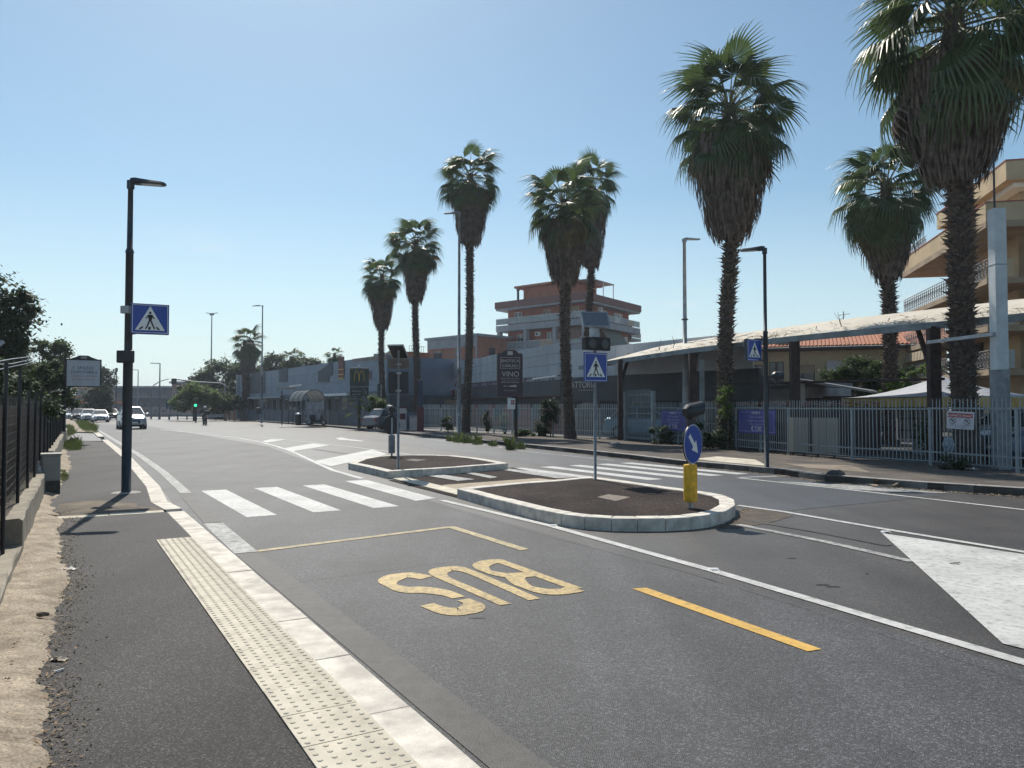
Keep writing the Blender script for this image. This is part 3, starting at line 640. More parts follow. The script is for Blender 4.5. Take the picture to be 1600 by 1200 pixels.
def crossing_sign(t, Mx, s=.6, box=.03, back=None, both=False, h=None):
    """blue square with white triangle and walking figure, local -Y is the face"""
    h = h or s; m = MB()
    vs = MB().box(-s/2,s/2,0,box,-h/2,h/2); m.add([Mx@Vector(v) for v in vs.v], vs.f)
    pn = m.build('sign_panel', BLUE if not back else back, t, bevel=.004)
    faces = [Mx] if not both else [Mx, Mx@Matrix.Translation((0,box,0))@Matrix.Rotation(pi,4,'Z')]
    if back: f = MB().box(-s/2+.004,s/2-.004,-.003,0,-h/2+.004,h/2-.004); MB().add([Mx@Vector(v) for v in f.v],f.f).build('sign_face', BLUE, t)
    for Q in faces:
        Q = Q@Matrix.Translation((0,-.0032,0)); e = s/2-.022; eh = h/2-.022; w = .009
        MB().flat(Q,[[(-e,-eh),(e,-eh),(e,-eh+w),(-e,-eh+w)],[(-e,eh-w),(e,eh-w),(e,eh),(-e,eh)],[(-e,-eh+w),(-e+w,-eh+w),(-e+w,eh-w),(-e,eh-w)],[(e-w,-eh+w),(e,-eh+w),(e,eh-w),(e-w,eh-w)]]).build('sign_border', WHITE, t)
        r = s*.40; zc = -.02*s
        MB().flat(Q,[[(-r*.98,-r*.78+zc),(r*.98,-r*.78+zc),(0,r*.98+zc)]]).build('sign_triangle', WHITE, t)
        Q2 = Q@Matrix.Translation((0,-.0024,0)); k = s/.6
        P = lambda *a: [(x*k,z*k+zc) for x,z in a]
        fig = [P((-.022,.115),(-.011,.098),(.011,.098),(.022,.115),(.014,.137),(-.014,.137)),
               P((-.030,.088),(.030,.088),(.034,.04),(.022,-.012),(-.022,-.012),(-.03,.04)),
               P((.022,-.010),(-.006,-.010),(.040,-.12),(.062,-.165),(.083,-.160),(.062,-.115)),
               P((-.022,-.011),(.004,-.011),(-.018,-.08),(-.058,-.165),(-.080,-.160),(-.05,-.1)),
               P((.030,.087),(.075,.02),(.062,.010),(.022,.055)), P((-.030,.087),(-.072,.022),(-.060,.012),(-.022,.055))]
        MB().flat(Q2,fig).build('sign_figure', BLACK, t)
        bars = []
        for xb in (-.165,-.10,-.012,.075,.145):
            sl = -xb*.30; w2 = .018
            bars.append(P((xb-w2,-.176),(xb+w2,-.176),(xb+w2+sl,-.125),(xb-w2+sl,-.125)))
        MB().flat(Q2,[bars[0],bars[2],bars[4]]).build('sign_stripe', BLACK, t)
    return pn
POLE_L = G(197,770,.12)
L1 = lamp_post('dark street lamp on the left pavement carrying a blue crossing sign on its right side', POLE_L, 5.77, .0, radians(8), POLE, .072, .045, .78)
MB().tube([POLE_L+Vector((0,0,0)),POLE_L+Vector((0,0,2.55))],[.085,.085],14).build('sleeve', POLE, L1, smooth=True)
MB().lathe(POLE_L, [(.26,0),(.24,.012),(.1,.02)], 12).build('concrete_foot', CONC2, L1)
cs = thing('crossing_sign', 'blue pedestrian crossing light box fixed to the left lamp post', 'sign', POLE_L+Vector((.42,0,3.3)), 'pedestrian crossing signs')
D1 = POLE_L.y; s1 = V(237,499,D1)
crossing_sign(cs, RZ(s1+Vector((0,-.06,0)), radians(27)), .64, .10, POLE, True, .56)
for z in (s1.z-.27,s1.z+.27): MB().bar(POLE_L.xy.to_3d()+Vector((0,0,z)), s1.xy.to_3d()+Vector((-.28,-.05,z)), .03).build('bracket', POLE, cs)
bx = V(202,485,D1); MB().box(bx.x-.09,bx.x+.07,bx.y-.16,bx.y-.06,bx.z-.07,bx.z+.07).build('junction_box', GALV, L1, bevel=.01)
bx = V(202,558,D1); m = MB().box(bx.x-.15,bx.x+.15,bx.y-.19,bx.y-.09,bx.z-.115,bx.z+.115)
fl = thing('flashing_light_unit', 'black box strapped to the left lamp post below the crossing sign', 'signal', (bx.x,bx.y,bx.z)); m.build('housing', DARK, fl, bevel=.02)
MB().tube([(bx.x,bx.y-.09,bx.z+.13),(bx.x,bx.y-.09,bx.z-.13)],.02,6).build('clamp', POLE, fl)

B4 = G(1198,730,.15)
L4 = lamp_post('dark street lamp at the right kerb with its head turned left over the road', B4, 5.65, .0, radians(172), POLE, .064, .042, .62)
cs = thing('crossing_sign', 'blue pedestrian crossing light box on the dark lamp by the right kerb', 'sign', V(1180,547,B4.y), 'pedestrian crossing signs')
crossing_sign(cs, RZ(V(1179,547,B4.y-.1), radians(33)), .56, .10, POLE, True, .56)
MB().bar(V(1179,530,B4.y),V(1193,530,B4.y),.04).build('bracket', POLE, cs); MB().bar(V(1179,563,B4.y),V(1193,563,B4.y),.04).build('bracket', POLE, cs)
def hood(t, p, d, r=.13, L=.34, mat=DARK):   # flashing lamp: cylinder with a visor
    d = Vector(d).normalized()
    MB().tube([p-d*L*.30,p-d*L*.1,p+d*L*.2],[r*.55,r,r],18).build('lamp_body', mat, t, smooth=False)
    up = Vector((0,0,1)); x = d.cross(up).normalized(); y = x.cross(d); m = MB(); n = 15
    for j in range(n):
        a = radians(-35)+radians(250)*j/(n-1); e = x*cos(a)*r+y*sin(a)*r
        m.v += [tuple(p+d*L*.15+e),tuple(p+d*(L*.62+.05*sin(a))+e)]
    for j in range(n-1): m.f.append((2*j,2*j+1,2*j+3,2*j+2))
    o = m.build('visor', mat, t); sm = o.modifiers.new('s','SOLIDIFY'); sm.thickness = .006
    MB().tube([p+d*L*.2,p+d*(L*.2+.02)],[r*.9,r*.85],18).build('lens', M('amber_lens',(.25,.12,.02),.2), t)
    MB().bar(p-Vector((0,0,r*1.5)),p-Vector((0,0,r*.5)),.05,.07).build('lamp_bracket', mat, t)
fw = thing('flashing_lamp', 'black hooded warning lamp jutting right from the right kerb lamp post', 'signal', V(1212,588,B4.y))
hood(fw, V(1212,588,B4.y), (.75,.62,.06), .12, .34); MB().bar(V(1197,590,B4.y),V(1206,590,B4.y),.05).build('bracket', POLE, fw)

B2 = G(717,681,.15); L2 = lamp_post('very tall grey street lamp in front of the third palm from the left', B2, 12.1, .0, radians(172), GALV_D, .12, .06, .3, hl=.85)
MB().tube([B2+Vector((0,0,1.1)),B2+Vector((0,0,1.2))],.14,10).build('band', GALV, L2)
b3 = V(1071,640,34.5); b3.z = .12; L3 = lamp_post('tall pale grey street lamp rising behind the railing near the canopy', b3, 9.15, .0, radians(-10), GALV, .14, .07, .45, hl=.7)
for z in (4.3,5.5): MB().tube([b3+Vector((0,0,z)),b3+Vector((0,0,z+.05))],.15,10).build('band', DARK, L3)
B5 = G(408.5,661,.15); L5 = lamp_post('distant slim street lamp beyond the bus shelter with its arm to the left', B5, 11.4, .3, radians(180), GALV_D, .12, .05, .4, hl=.7)
MB().box(B5.x-.45,B5.x-.05,B5.y-.3,B5.y+.1,B5.z+.25+.65,B5.z+1.5).build('waste_bin', DARK, L5, bevel=.03)
far_l = thing('street_lamp', 'distant double headed mast rising above the trees left of the lone fat palm', 'street lamp', V(332,640,130).xy.to_3d(), 'street lamps')
p = V(331,490,130); MB().tube([(p.x,p.y,0),(p.x,p.y,p.z)],[.16,.09],8).build('post', GALV, far_l)
MB().box(p.x-.35,p.x+.35,p.y-.1,p.y+.1,p.z-.3,p.z+.05).build('lamp_bracket', GALV_D, far_l)
for s in (-1,1): MB().bar((p.x,p.y,p.z),(p.x+s*1.0,p.y,p.z+.12),.2,.09).build('lamp_head', GALV_D, far_l)
for i,(px,py,Y,s,lab) in enumerate(((250,568,105,-1,'distant lamp seen against the sky right of the left lamp post'),(182,575,120,0,'distant dark mast just left of the left lamp post'),(216,578,140,-1,'small distant lamp immediately right of the left lamp post'),(179,586,150,-1,'faint far lamp close beside the distant dark mast'))):
    p = V(px,py,Y); t = thing('street_lamp', lab, 'street lamp', (p.x,p.y,0), 'street lamps')
    MB().tube([(p.x,p.y,0),(p.x,p.y,p.z)],[.13,.07],6).build('post', GALV_D if s else POLE, t)
    if s: MB().bar((p.x,p.y,p.z),(p.x+s*1.3,p.y,p.z+.05),.2,.1).build('lamp_head', GALV_D, t)
    else: MB().tube([(p.x,p.y,p.z-.6),(p.x,p.y,p.z)],.2,6).build('lamp_head', DARK, t)

# ------------------------------------------------------------------ poles on the islands
def solar_pole(label, base, h_panel, yaw, facing, parts='near'):
    """local front = -Y; facing road user; solar panel tilts to the south-west"""
    t = thing('crossing_sign_post', label, 'sign post', base); b = Vector(base)
    MB().tube([b,b+Vector((0,0,h_panel-.16))], .032, 12).build('post', GALV_D, t, smooth=True)
    Q = RZ(b, yaw)
    def lb(name, x0,x1,y0,y1,z0,z1,mat,bev=0):
        v = MB().box(x0,x1,y0,y1,z0,z1); return MB().add([Q@Vector(a) for a in v.v], v.f).build(name, mat, t, bevel=bev)
    return t, Q, lb
base = G(930,749,.168)
nt_, Q, lb = solar_pole('signpost on the near island with solar panel, flashing lights and crossing sign', base, 3.38, radians(31), 1)
sc = V(928,574,base.y).z-base.z
crossing_sign(nt_, Q@Matrix.Translation((-.02,-.06,sc)), .62, .02)
lb('flasher_housing', -.33,.33,-.12,.02,sc+.36,sc+.63,BLACK,.01)
for x in (-.17,.17): 
    c = Q@Vector((x,-.125,sc+.495)); d = (Q.to_3x3()@Vector((0,-1,0)))
    MB().tube([c,c+d*.02],[.105,.095],20).build('flasher_lens', M('dull_lens',(.05,.05,.055),.35,.3,30), nt_)
lb('battery_box', -.09,.09,-.06,.08,sc+.64,sc+.86,GALV,.01)
def panel(t, c, w, d, yaw, tilt, name='solar_panel'):
    R = Matrix.Translation(c)@Matrix.Rotation(yaw,4,'Z')@Matrix.Rotation(tilt,4,'X')
    v = MB().box(-w/2,w/2,-d/2,d/2,-.02,.015); MB().add([R@Vector(a) for a in v.v], v.f).build('solar_panel_frame', GALV, t)
    v = MB().box(-w/2+.03,w/2-.03,-d/2+.03,d/2-.03,.0151,.018); MB().add([R@Vector(a) for a in v.v], v.f).build('solar_panel', M('solar_cells',(.15,.16,.18),.35,.15,20), t)
    v = MB().box(-w/2+.02,w/2-.02,-d/2+.02,d/2-.02,-.0235,-.0201); MB().add([R@Vector(a) for a in v.v], v.f).build('solar_panel_back', DARK, t)
panel(nt_, Q@Vector((-.0,-.02,sc+1.02)), .60, .42, radians(10), radians(55))
base2 = G(622,732,.168)
ft, Q2, lb2 = solar_pole('signpost on the far island seen from behind, dark solar panel over a black sign back', base2, 3.15, radians(31), -1)
z1 = V(620,598,base2.y).z-base2.z
Qb = RZ(base2, radians(31+180))
v = MB().box(-.25,.25,-.03,.0,z1-.28,z1+.28); MB().add([RZ(base2,radians(10))@Vector((a[0],a[1]+.08,a[2])) for a in v.v],v.f).build('sign_panel', DARK, ft)
v = MB().box(-.26,.26,-.05,.06,z1+.36,z1+.60); MB().add([RZ(base2,radians(10))@Vector((a[0],a[1]+.1,a[2])) for a in v.v],v.f).build('flasher_housing', M('brown_housing',(.13,.10,.08),.6,.2,5), ft)
for z in (z1-.2,z1+.24,z1+.46): lb2('clamp', -.06,.06,-.05,.05,z-.02,z+.02,GALV)
panel(ft, base2+Vector((-.02,.05,V(620,549,base2.y).z-base2.z)), .42, .5, radians(-12), radians(-38))
# bollard with keep right disc
def keep_right(label, base, yaw, lampdir, back=False):
    t = thing('keep_right_bollard', label, 'bollard', base); b = Vector(base); yel = YELLOW if not back else GALV_D
    MB().tube([b,b+Vector((0,0,1.25))], .03, 10).build('post', GALV, t)
    MB().tube([b+Vector((0,0,.10)),b+Vector((0,0,.12)),b+Vector((0,0,.64)),b+Vector((0,0,.66))],[.095,.103,.103,.095],24).build('reflective_sleeve', yel, t, smooth=False)
    Q = RZ(b, yaw); c = Q@Vector((0,-.05,.97)); d = Q.to_3x3()@Vector((0,-1,0)); r = .30
    MB().tube([c-d*.02,c],[r,r],48).build('sign_disc', DARK, t)
    if not back:
        MB().tube([c,c+d*.003],[r*.992,r*.992],48).build('disc_rim', WHITE, t)
        MB().tube([c+d*.003,c+d*.006],[r*.955,r*.955],48).build('disc_face', BLUE, t)
        Qa = RZ(c+d*.0062,yaw)@Matrix.Rotation(radians(45),4,'Y')
        MB().flat(Qa,[[(-.19,-.036),(.02,-.036),(.02,.036),(-.19,.036)],[(.02,-.10),(.20,0),(.02,.10),(.02,.036),(.02,-.036)]]).build('arrow', WHITE, t)
    hood(t, b+Vector((0,0,1.46)), lampdir, .12, .34)
    MB().tube([b+Vector((0,0,1.2)),b+Vector((0,0,1.34))],.045,10).build('lamp_socket', DARK, t)
    return t
keep_right('keep right sign bollard with yellow sleeve and hooded lamp on the near island', G(1079,794,.168), radians(50), (.78,.5,.16))
keep_right('back of a keep right bollard, black disc over grey sleeve, on the far island', G(612,713,.168), radians(215), (-.5,.8,.1), True)
# loose things on the pavement and road studs
def litter(label, px, py, z, s, mat=PAPER, name='paper_scrap', cat='litter'):
    c = G(px,py,z); n = 7; m = MB(); k = []
    for i in range(n):
        r = []
        for j in range(n):
            x = (i/(n-1)-.5)*s*2; y = (j/(n-1)-.5)*s*1.2; x += random.uniform(-.1,.1)*s; y += random.uniform(-.1,.1)*s
            m.v.append((c.x+x,c.y+y,c.z+.004+abs(random.gauss(0,.16))*s))
    for i in range(n-1):
        for j in range(n-1):
            if random.random() > .12: m.f.append((i*n+j,i*n+j+1,(i+1)*n+j+1,(i+1)*n+j))
    return tag(m.build(name, mat, origin=(c.x,c.y,c.z)), label, cat)
litter('crumpled white paper where the dirt meets the left pavement, below the lamp shadow', 108,890,.12,.075)
litter('flattened pale plastic scrap on the left pavement edge, nearest the bottom of the photo', 93,1032,.12,.05, M('pale_plastic',(.42,.38,.30),.6,.2,20), 'plastic_scrap')
tag(MB().bar(G(84,1050,.13),G(100,1045,.13),.006,.01).build('white_straw', WHITE, origin=G(92,1047,.13)), 'thin white straw beside the pale plastic scrap', 'litter')
tag(rock('wood_chunk','dark splinter of wood lying on the dirt verge', G(66,962,.16), .045, BARK, .5), 'dark splinter of wood lying on the sandy dirt verge', 'litter')
litter('white rubbish lying by the fence foot left of the tall gate', 962,694,.15,.22)
litter('pale scrap of rubbish under the railing below the red and white notice', 1515,734,.15,.16)
for px, py, lab in ((865,822,'white road stud just outside the near island'),(1115,891,'white road stud beside the long white lane line'),(1384,832,'white road stud at the tip of the big white hatched area')):
    c = G(px,py,0); t = thing('road_stud', lab, 'road stud', (c.x,c.y,.004), 'road studs')
    MB().hexa([(c.x-.055,c.y-.045,.004),(c.x+.055,c.y-.045,.004),(c.x+.055,c.y+.045,.004),(c.x-.055,c.y+.045,.004),(c.x-.045,c.y-.02,.022),(c.x+.045,c.y-.02,.022),(c.x+.045,c.y+.02,.022),(c.x-.045,c.y+.02,.022)]).build('stud_body', WHITE, t)
    MB().box(c.x-.03,c.x+.03,c.y-.05,c.y-.03,.006,.016).build('reflector', CHROME, t)
c = G(1493,881,.009); tag(MB().tube([c+Vector((.05*cos(a)*(1+.3*sin(3*a)),.03*sin(a),.006+.006*sin(2*a))) for a in [k*.6 for k in range(10)]],.004,5).build('wire_loop', DARK, origin=c), 'small twisted dark wire on the big white hatched area', 'litter')
# ------------------------------------------------------------------ palms
random.seed(11)
def frond_mesh(k, dead=False, N=26):
    rnd = random.Random(k); m = MB(); Lp = rnd.uniform(1.15,1.5); pts = []
    sag = rnd.uniform(.10,.22)
    for i in range(6): t = i/5; pts.append(Vector((Lp*t,0,-sag*t*t)))
    k0 = len(m.v); m.tube(pts, [.035,.03,.025,.02,.016,.012], 4, False); npet = len(m.f)
    hub = pts[-1]; slope = -2*sag/Lp
    def place(x, y, dz):                 # x along, y across; blade bends down away from the hub
        r = sqrt(x*x+y*y); bend = .38*max(0,x)**2+.45*y*y
        return hub+Vector((x, y, slope*x-bend+dz))
    for i in range(N):
        a = radians(-118+236*(i+.5)/N)+rnd.uniform(-.015,.015); da = radians(236/N)*.52
        L = rnd.uniform(.86,1.04)*(1-.22*abs(a)/2.06); fold = .018*(1 if i%2 else -1)
        r1 = .58; dr = rnd.uniform(.16,.50) if not dead else rnd.uniform(.4,.7)
        A = place(.03*cos(a),.03*sin(a),0)
        l1 = place(r1*cos(a-da),r1*sin(a-da),0); r_1 = place(r1*cos(a+da),r1*sin(a+da),0); c1 = place(r1*cos(a),r1*sin(a),.03)
        r2 = r1+(L-r1)*.5; d2 = da*.42
        l2 = place(r2*cos(a-d2),r2*sin(a-d2),-dr*.25); r_2 = place(r2*cos(a+d2),r2*sin(a+d2),-dr*.25)
        r3 = L; l3 = place(r3*cos(a-.012),r3*sin(a-.012),-dr*1.0); r_3 = place(r3*cos(a+.012),r3*sin(a+.012),-dr)
        tip = place((r3+.02)*cos(a),(r3+.02)*sin(a),-dr-rnd.uniform(.12,.32))
        q = len(m.v); m.v += [tuple(v) for v in (A,l1,c1,r_1,l2,r_2,l3,r_3,tip)]
        m.f += [(q,q+1,q+2),(q,q+2,q+3),(q+1,q+4,q+2),(q+2,q+4,q+5),(q+2,q+5,q+3),(q+4,q+6,q+7,q+5),(q+6,q+8,q+7)]
    me = bpy.data.meshes.new('frond'); me.from_pydata(m.v,[],m.f)
    me.materials.append(PETI if not dead else SKIRT); me.materials.append(SKIRT if dead else FROND)
    for i, p in enumerate(me.polygons): p.material_index = 0 if i < npet else 1
    return me
FM = [frond_mesh(i) for i in range(7)]
FM_OLD = [f.copy() for f in FM[:3]]
for f in FM_OLD: f.materials[1] = FRONDD
FD = [frond_mesh(40+i,True,18) for i in range(3)]
def palm(label, xb, xc, D, yt, ym, yb, cw, sw, tw, nf=34, seed=1, lean=0):
    rnd = random.Random(seed); s = D/1200
    bp = V(xb,640,D); base = Vector((bp.x,bp.y,.12)); c = V(xc,ym,D); zt = V(xc,yt,D).z; zm = c.z; zb = V(xc,yb,D).z
    sw *= (.84 if D > 35 else .93); R = sw*D/2400; t = thing('palm_tree', label, 'palm tree', base, 'fan palms'); sc = cw*s/4.6; rt = tw*s/2*.78
    # the fronds stand up from a crown point between middle and top
    zc = zm+(zt-zm)*.30; C0 = Vector((c.x,c.y,zc))
    axis = [base, base.lerp(Vector((c.x,c.y,zb)),.5)+Vector((rnd.uniform(-.05,.05),0,0)), Vector((c.x,c.y,zb)), Vector((c.x,c.y,zm)), Vector((c.x,c.y,zc+.3))]
    def ax(z):
        if z < zb: u = (z-base.z)/(zb-base.z); return Vector((base.x+(c.x-base.x)*u+.06*sin(u*5+seed), base.y, z))
        return Vector((c.x+.06*sin(5+seed)*max(0,1-(z-zb)), c.y, z))
    nz = 46; m = MB(); P = []; Rr = []
    for i in range(nz+1):
        z = base.z+(zc+.2-base.z)*i/nz; P.append(ax(z)); Rr.append(rt*(1.32-.36*min(1,i/6))*(1-.15*i/nz)*rnd.uniform(.93,1.08))
    m.tube(P, Rr, 12); m.build('trunk', TRUNK, t)
    m = MB(); z = base.z+.5; row = .085 if D < 40 else .13
    while z < zb+.35:
        n = 7
        for j in range(n):
            a = 2*pi*(j+rnd.random()*.6)/n+z*3.1; c0 = ax(z); r = rt*.9; L = rnd.uniform(.06,.19)*(.8+rt*1.5)*(1.25 if D < 34 else 1)*(1.35 if z > zb-2.5 and rnd.random() < .3 else 1); w = rnd.uniform(.06,.10)*(.6+rt*1.6)
            d = Vector((cos(a),sin(a),0)); n_ = Vector((-sin(a),cos(a),0)); up = Vector((0,0,1)); lift = rnd.uniform(-.2,.9); tz = z+rnd.uniform(-.03,.03)
            b0 = c0+d*r+up*(tz-z)
            m.add([b0-n_*w-up*.05, b0+n_*w-up*.05, b0+n_*w*.7+up*.03+d*.02, b0-n_*w*.7+up*.03+d*.02, b0+d*L*.6-n_*w*.5+up*L*lift*.5, b0+d*L*.6+n_*w*.5+up*L*lift*.5, b0+d*L+up*L*lift*rnd.uniform(.5,1.1)+n_*w*rnd.uniform(-.8,.8)],
                  [(0,1,5,4),(1,2,5),(2,3,4,5),(3,0,4),(4,5,6)])
        z += row
    m.build('leaf_stubs', STUB, t, kind='stuff')
    # skirt of dead fronds
    m = MB(); prof = []; H = zm-zb; nk = 14; zs = zb+.1
    def rad(u):                          # u: 0 bottom .. 1 top
        return R*(.50+.50*min(1,u*1.5)**.7) if u > .04 else R*.46
    for i in range(nk+1):
        u = i/nk; prof.append((rad(u)*.78, zs+(H)*u))
    prof += [(R*.30,zm+(zc-zm)*.25),(R*.16,zc)]
    m.lathe((c.x,c.y,0), prof, 14)
    ns = int(900+900*min(1,sw/120))
    for i in range(ns):
        a = rnd.uniform(0,2*pi); u = rnd.uniform(.06,1.04); r = rad(min(u,1))*rnd.uniform(.80,1.04); d = Vector((cos(a),sin(a),0)); n_ = Vector((-sin(a),cos(a),0))
        L = rnd.uniform(.35,.95)*(.8+.25*sc)*(1.0 if u > .25 else .7); w = rnd.uniform(.012,.05); top = Vector((c.x,c.y,zs+H*u))+d*r; L = min(L, top.z-zb+.35)
        flare = rnd.uniform(-.03,.10)+(.10 if rnd.random() < .10 else 0); sl = (rad(min(u,1))-rad(max(0,u-L/H)))*.85
        mid = top-Vector((0,0,L*.5))+d*(flare*.6-sl*.45); end = top-Vector((0,0,L))+d*(flare-sl)+n_*rnd.uniform(-.12,.12)
        m.add([top-n_*w,top+n_*w,mid+n_*w*1.2,mid-n_*w*1.2,end],[(0,1,2,3),(3,2,4)])
    m.build('dead_frond_skirt', SKIRT, t, kind='stuff')
    # half dead fronds drooping round the top of the skirt
    for i in range(30):
        a = 2*pi*i/30*1+rnd.uniform(-.25,.25); me = rnd.choice(FD) if i%6 == 0 else rnd.choice(FM_OLD[:1]+FM+FM)
        el = radians(rnd.uniform(-52,4) if i%2 else rnd.uniform(-78,-45)); k = sc*rnd.uniform(.80,1.0)*(1 if i%2 else .9)
        inst('frond', me, t, Matrix.Translation(Vector((c.x,c.y,zm+rnd.uniform(-.05,.95)*sc))+Vector((cos(a),sin(a),0))*R*(.05 if i%2 else .3)-base)@Matrix.Rotation(a,4,'Z')@Matrix.Rotation(-el,4,'Y')@Matrix.Rotation(rnd.uniform(-.3,.3),4,'X')@Matrix.Scale(k,4))
    up_h = (zt-zc)
    for i in range(nf):
        u = (i+.5)/nf; a = i*2.39996+rnd.uniform(-.2,.2)
        el = radians(84-(u**.80)*138+rnd.uniform(-13,13)); k = sc*rnd.uniform(.78,1.08)
        if el > radians(45): k *= min(1.05, up_h/(2.15*sc))*.98
        zz = zc+.25*sc-(u*.95)*sc*1.0
        me = rnd.choice(FM) if not (u > .72 and rnd.random() < .35) else rnd.choice(FM_OLD)
        inst('frond', me, t, Matrix.Translation(Vector((c.x,c.y,zz))+Vector((cos(a),sin(a),0))*.10-base)@Matrix.Rotation(a,4,'Z')@Matrix.Rotation(-el,4,'Y')@Matrix.Rotation(rnd.uniform(-.5,.5),4,'X')@Matrix.Scale(k,4))
    return t
palm('tall fan palm standing alone between the two slender lamps right of centre', 1131,1140,29,46,225,375,196,122,27,62,21)
palm('biggest fan palm at the right edge, crown cut off by the frame top', 1512,1492,21.5,-150,105,285,318,172,46,62,22)
palm('fan palm behind the canopy ridge, left of the biggest palm', 1393,1385,33,190,335,435,168,80,25,60,23)
palm('fan palm standing directly behind the tall central street lamp', 729,735,47,222,300,385,104,66,15,50,24)
palm('second fan palm from the left of the roadside row', 651,650,54,330,400,472,86,50,13,50,25)
palm('leftmost and lowest fan palm of the roadside row', 598,597,60,392,450,516,72,44,11,48,26)
palm('front, shaggier and lower one of the two overlapping fan palms', 889,882,38,245,350,446,126,80,19,52,27)
palm('rear, taller one of the two overlapping fan palms, peeping out right', 913,922,48,210,320,420,96,60,14,48,28)
palm('squat fan palm with a thick brown skirt behind the blue cladding at left', 389,388,100,506,546,600,54,32,26,36,29)
palm('fan palm top peeping over the blue cladding roof, wider one', 457,456,100,544,566,598,40,26,10,30,30)
palm('small fan palm top peeping over the blue cladding roof near the slim banner', 523,523,92,542,560,590,30,16,8,26,31)

# ------------------------------------------------------------------ leafy trees
def foliage(blobs, n, size, rnd, droop=0, clump=.34):
    m = MB()
    cl = []
    for (c, r) in blobs:
        c = Vector(c); k = max(8,int(26*(r[0]*r[1]*r[2])**.45))
        for _ in range(k):
            d = Vector((rnd.gauss(0,1),rnd.gauss(0,1),rnd.gauss(0,1))).normalized()*rnd.uniform(.45,1.0)**.5*rnd.uniform(.75,1.12)
            cl.append((c+Vector((d.x*r[0],d.y*r[1],d.z*r[2])), (r[0]+r[1]+r[2])/3*clump*rnd.uniform(.6,1.3)))
    for i in range(n):
        c, r = rnd.choice(cl); p = c+Vector((rnd.gauss(0,.5),rnd.gauss(0,.5),rnd.gauss(0,.38)))*r
        a = rnd.uniform(0,2*pi); b = rnd.uniform(-.9,.9); s = size*rnd.uniform(.6,1.4)
        d = Vector((cos(a)*cos(b),sin(a)*cos(b),sin(b)-droop))*s; e = Vector((-sin(a),cos(a),rnd.uniform(-.5,.5)))*s*.5
        m.v += [tuple(p-d),tuple(p+e),tuple(p+d),tuple(p-e)]; k = len(m.v); m.f.append((k-4,k-3,k-2,k-1))
    return m, cl
def tree(name, label, x, y, h_trunk, blobs, n, size, mat, r=.2, cat='tree', group=None, seed=1, z0=.1, kindpart='crown', clump=.34):
    rnd = random.Random(seed); t = thing(name, label, cat, (x,y,z0), group); m, cl = foliage(blobs, n, size, rnd, clump=clump)
    w = MB(); top = Vector(blobs[0][0]); w.tube([(x,y,z0-.1),(x+rnd.uniform(-.1,.1),y,z0+h_trunk*.5),(x+(top.x-x)*.3,y,z0+h_trunk)],[r*1.3,r,r*.8],8)
    w.build('trunk', BARK, t); w = MB(); f = Vector((x+(top.x-x)*.3,y,z0+h_trunk))
    for c, rr in rnd.sample(cl, min(16,len(cl))):
        w.tube([f,f.lerp(c,.5)+Vector((0,0,-.08*(c-f).length)),f.lerp(c,.9)],[r*.45,r*.22,r*.05],5,False)
    w.build('limbs', BARK, t); m.build(kindpart, mat, t); return t
def at(px,py,Y): return tuple(V(px,py,Y))
tree('dark_tree','big dark leafy tree cut by the left edge, rising behind the screened fence', -20.5,28,3,[(at(-35,500,28),(2.1,1.8,1.7)),(at(15,480,28),(.8,.9,.85)),(at(-10,545,28),(1.2,1.2,.9)),(at(-30,590,27),(1.4,1,1.2))],15000,.10,LEAFD,.3,seed=2)
tree('airy_tree','airy pale green tree between the dark tree and the hedge at left', -29.6,46,3,[(at(30,560,46),(1.1,1,.9)),(at(40,600,45),(1.6,1.2,1.0))],6000,.12,LEAF,.15,seed=3)
tree('airy_tree','spreading feathery tree top just left of the white billboard', -31,50,4,[(at(78,550,50),(1.2,1.1,.75)),(at(95,575,50),(.9,1,.8)),(at(60,585,49),(1.3,1,.8))],7000,.12,LEAF,.15,seed=4)
tree('hedge_tree','dense dark hedge tree below the feathery tree, left of the billboard', -21.5,34,1.5,[(at(80,585,34),(.85,1,.55)),(at(86,625,34),(.6,.9,.9)),(at(60,620,33),(.9,.9,.9))],14000,.08,LEAF,.15,seed=5)
tree('hedge_tree','dark bushes massed behind the near screened fence', -8.9,13.2,.8,[(at(5,600,14),(.5,.6,.35)),(at(30,630,15),(.6,.7,.5)),((-9.7,12.5,1.4),(.5,1.6,.5)),((-12.2,17,1.6),(.6,2,.6))],12000,.05,LEAFD,.08,seed=6)
tree('distant_tree','round dark tree on the skyline right of the billboard', -57,105,4,[(at(160,592,105),(1.7,1.6,1.7)),(at(150,625,105),(1.6,1.4,2))],4000,.22,LEAFD,.25,seed=7)
tree('distant_tree','dark conifer like tree behind the oncoming cars', -54,103,2,[(at(160,630,100),(1.2,1.2,2.2)),(at(158,612,100),(1.2,1.2,1.0))],3500,.2,LEAFD,.2,seed=8)
tree('broad_tree','broad green tree crown between the tall mast and the fat palm', -44,118,4,[(at(350,590,118),(3.6,2.5,2.8)),(at(315,600,118),(2.2,2,1.8)),(at(385,595,116),(3,2,3)),(at(350,618,117),(4.5,2.5,2.5)),(at(292,612,118),(1.5,1.5,1))],16000,.26,LEAF,.35,seed=9)
tree('light_tree','light green bushy tree over the green traffic light', -39.2,95,2,[(at(305,615,95),(1.9,1.5,1.2)),(at(330,622,95),(1.7,1.5,1.0)),(at(285,628,95),(1.5,1.3,1.1))],8000,.16,LEAFL,.2,seed=10)
tree('light_tree','second light green bushy tree right of the tall mast', -36.5,98,2,[(at(350,628,97),(1.5,1.3,1)),(at(365,632,96),(1.1,1.2,1.2))],5000,.16,LEAF,.15,seed=11)
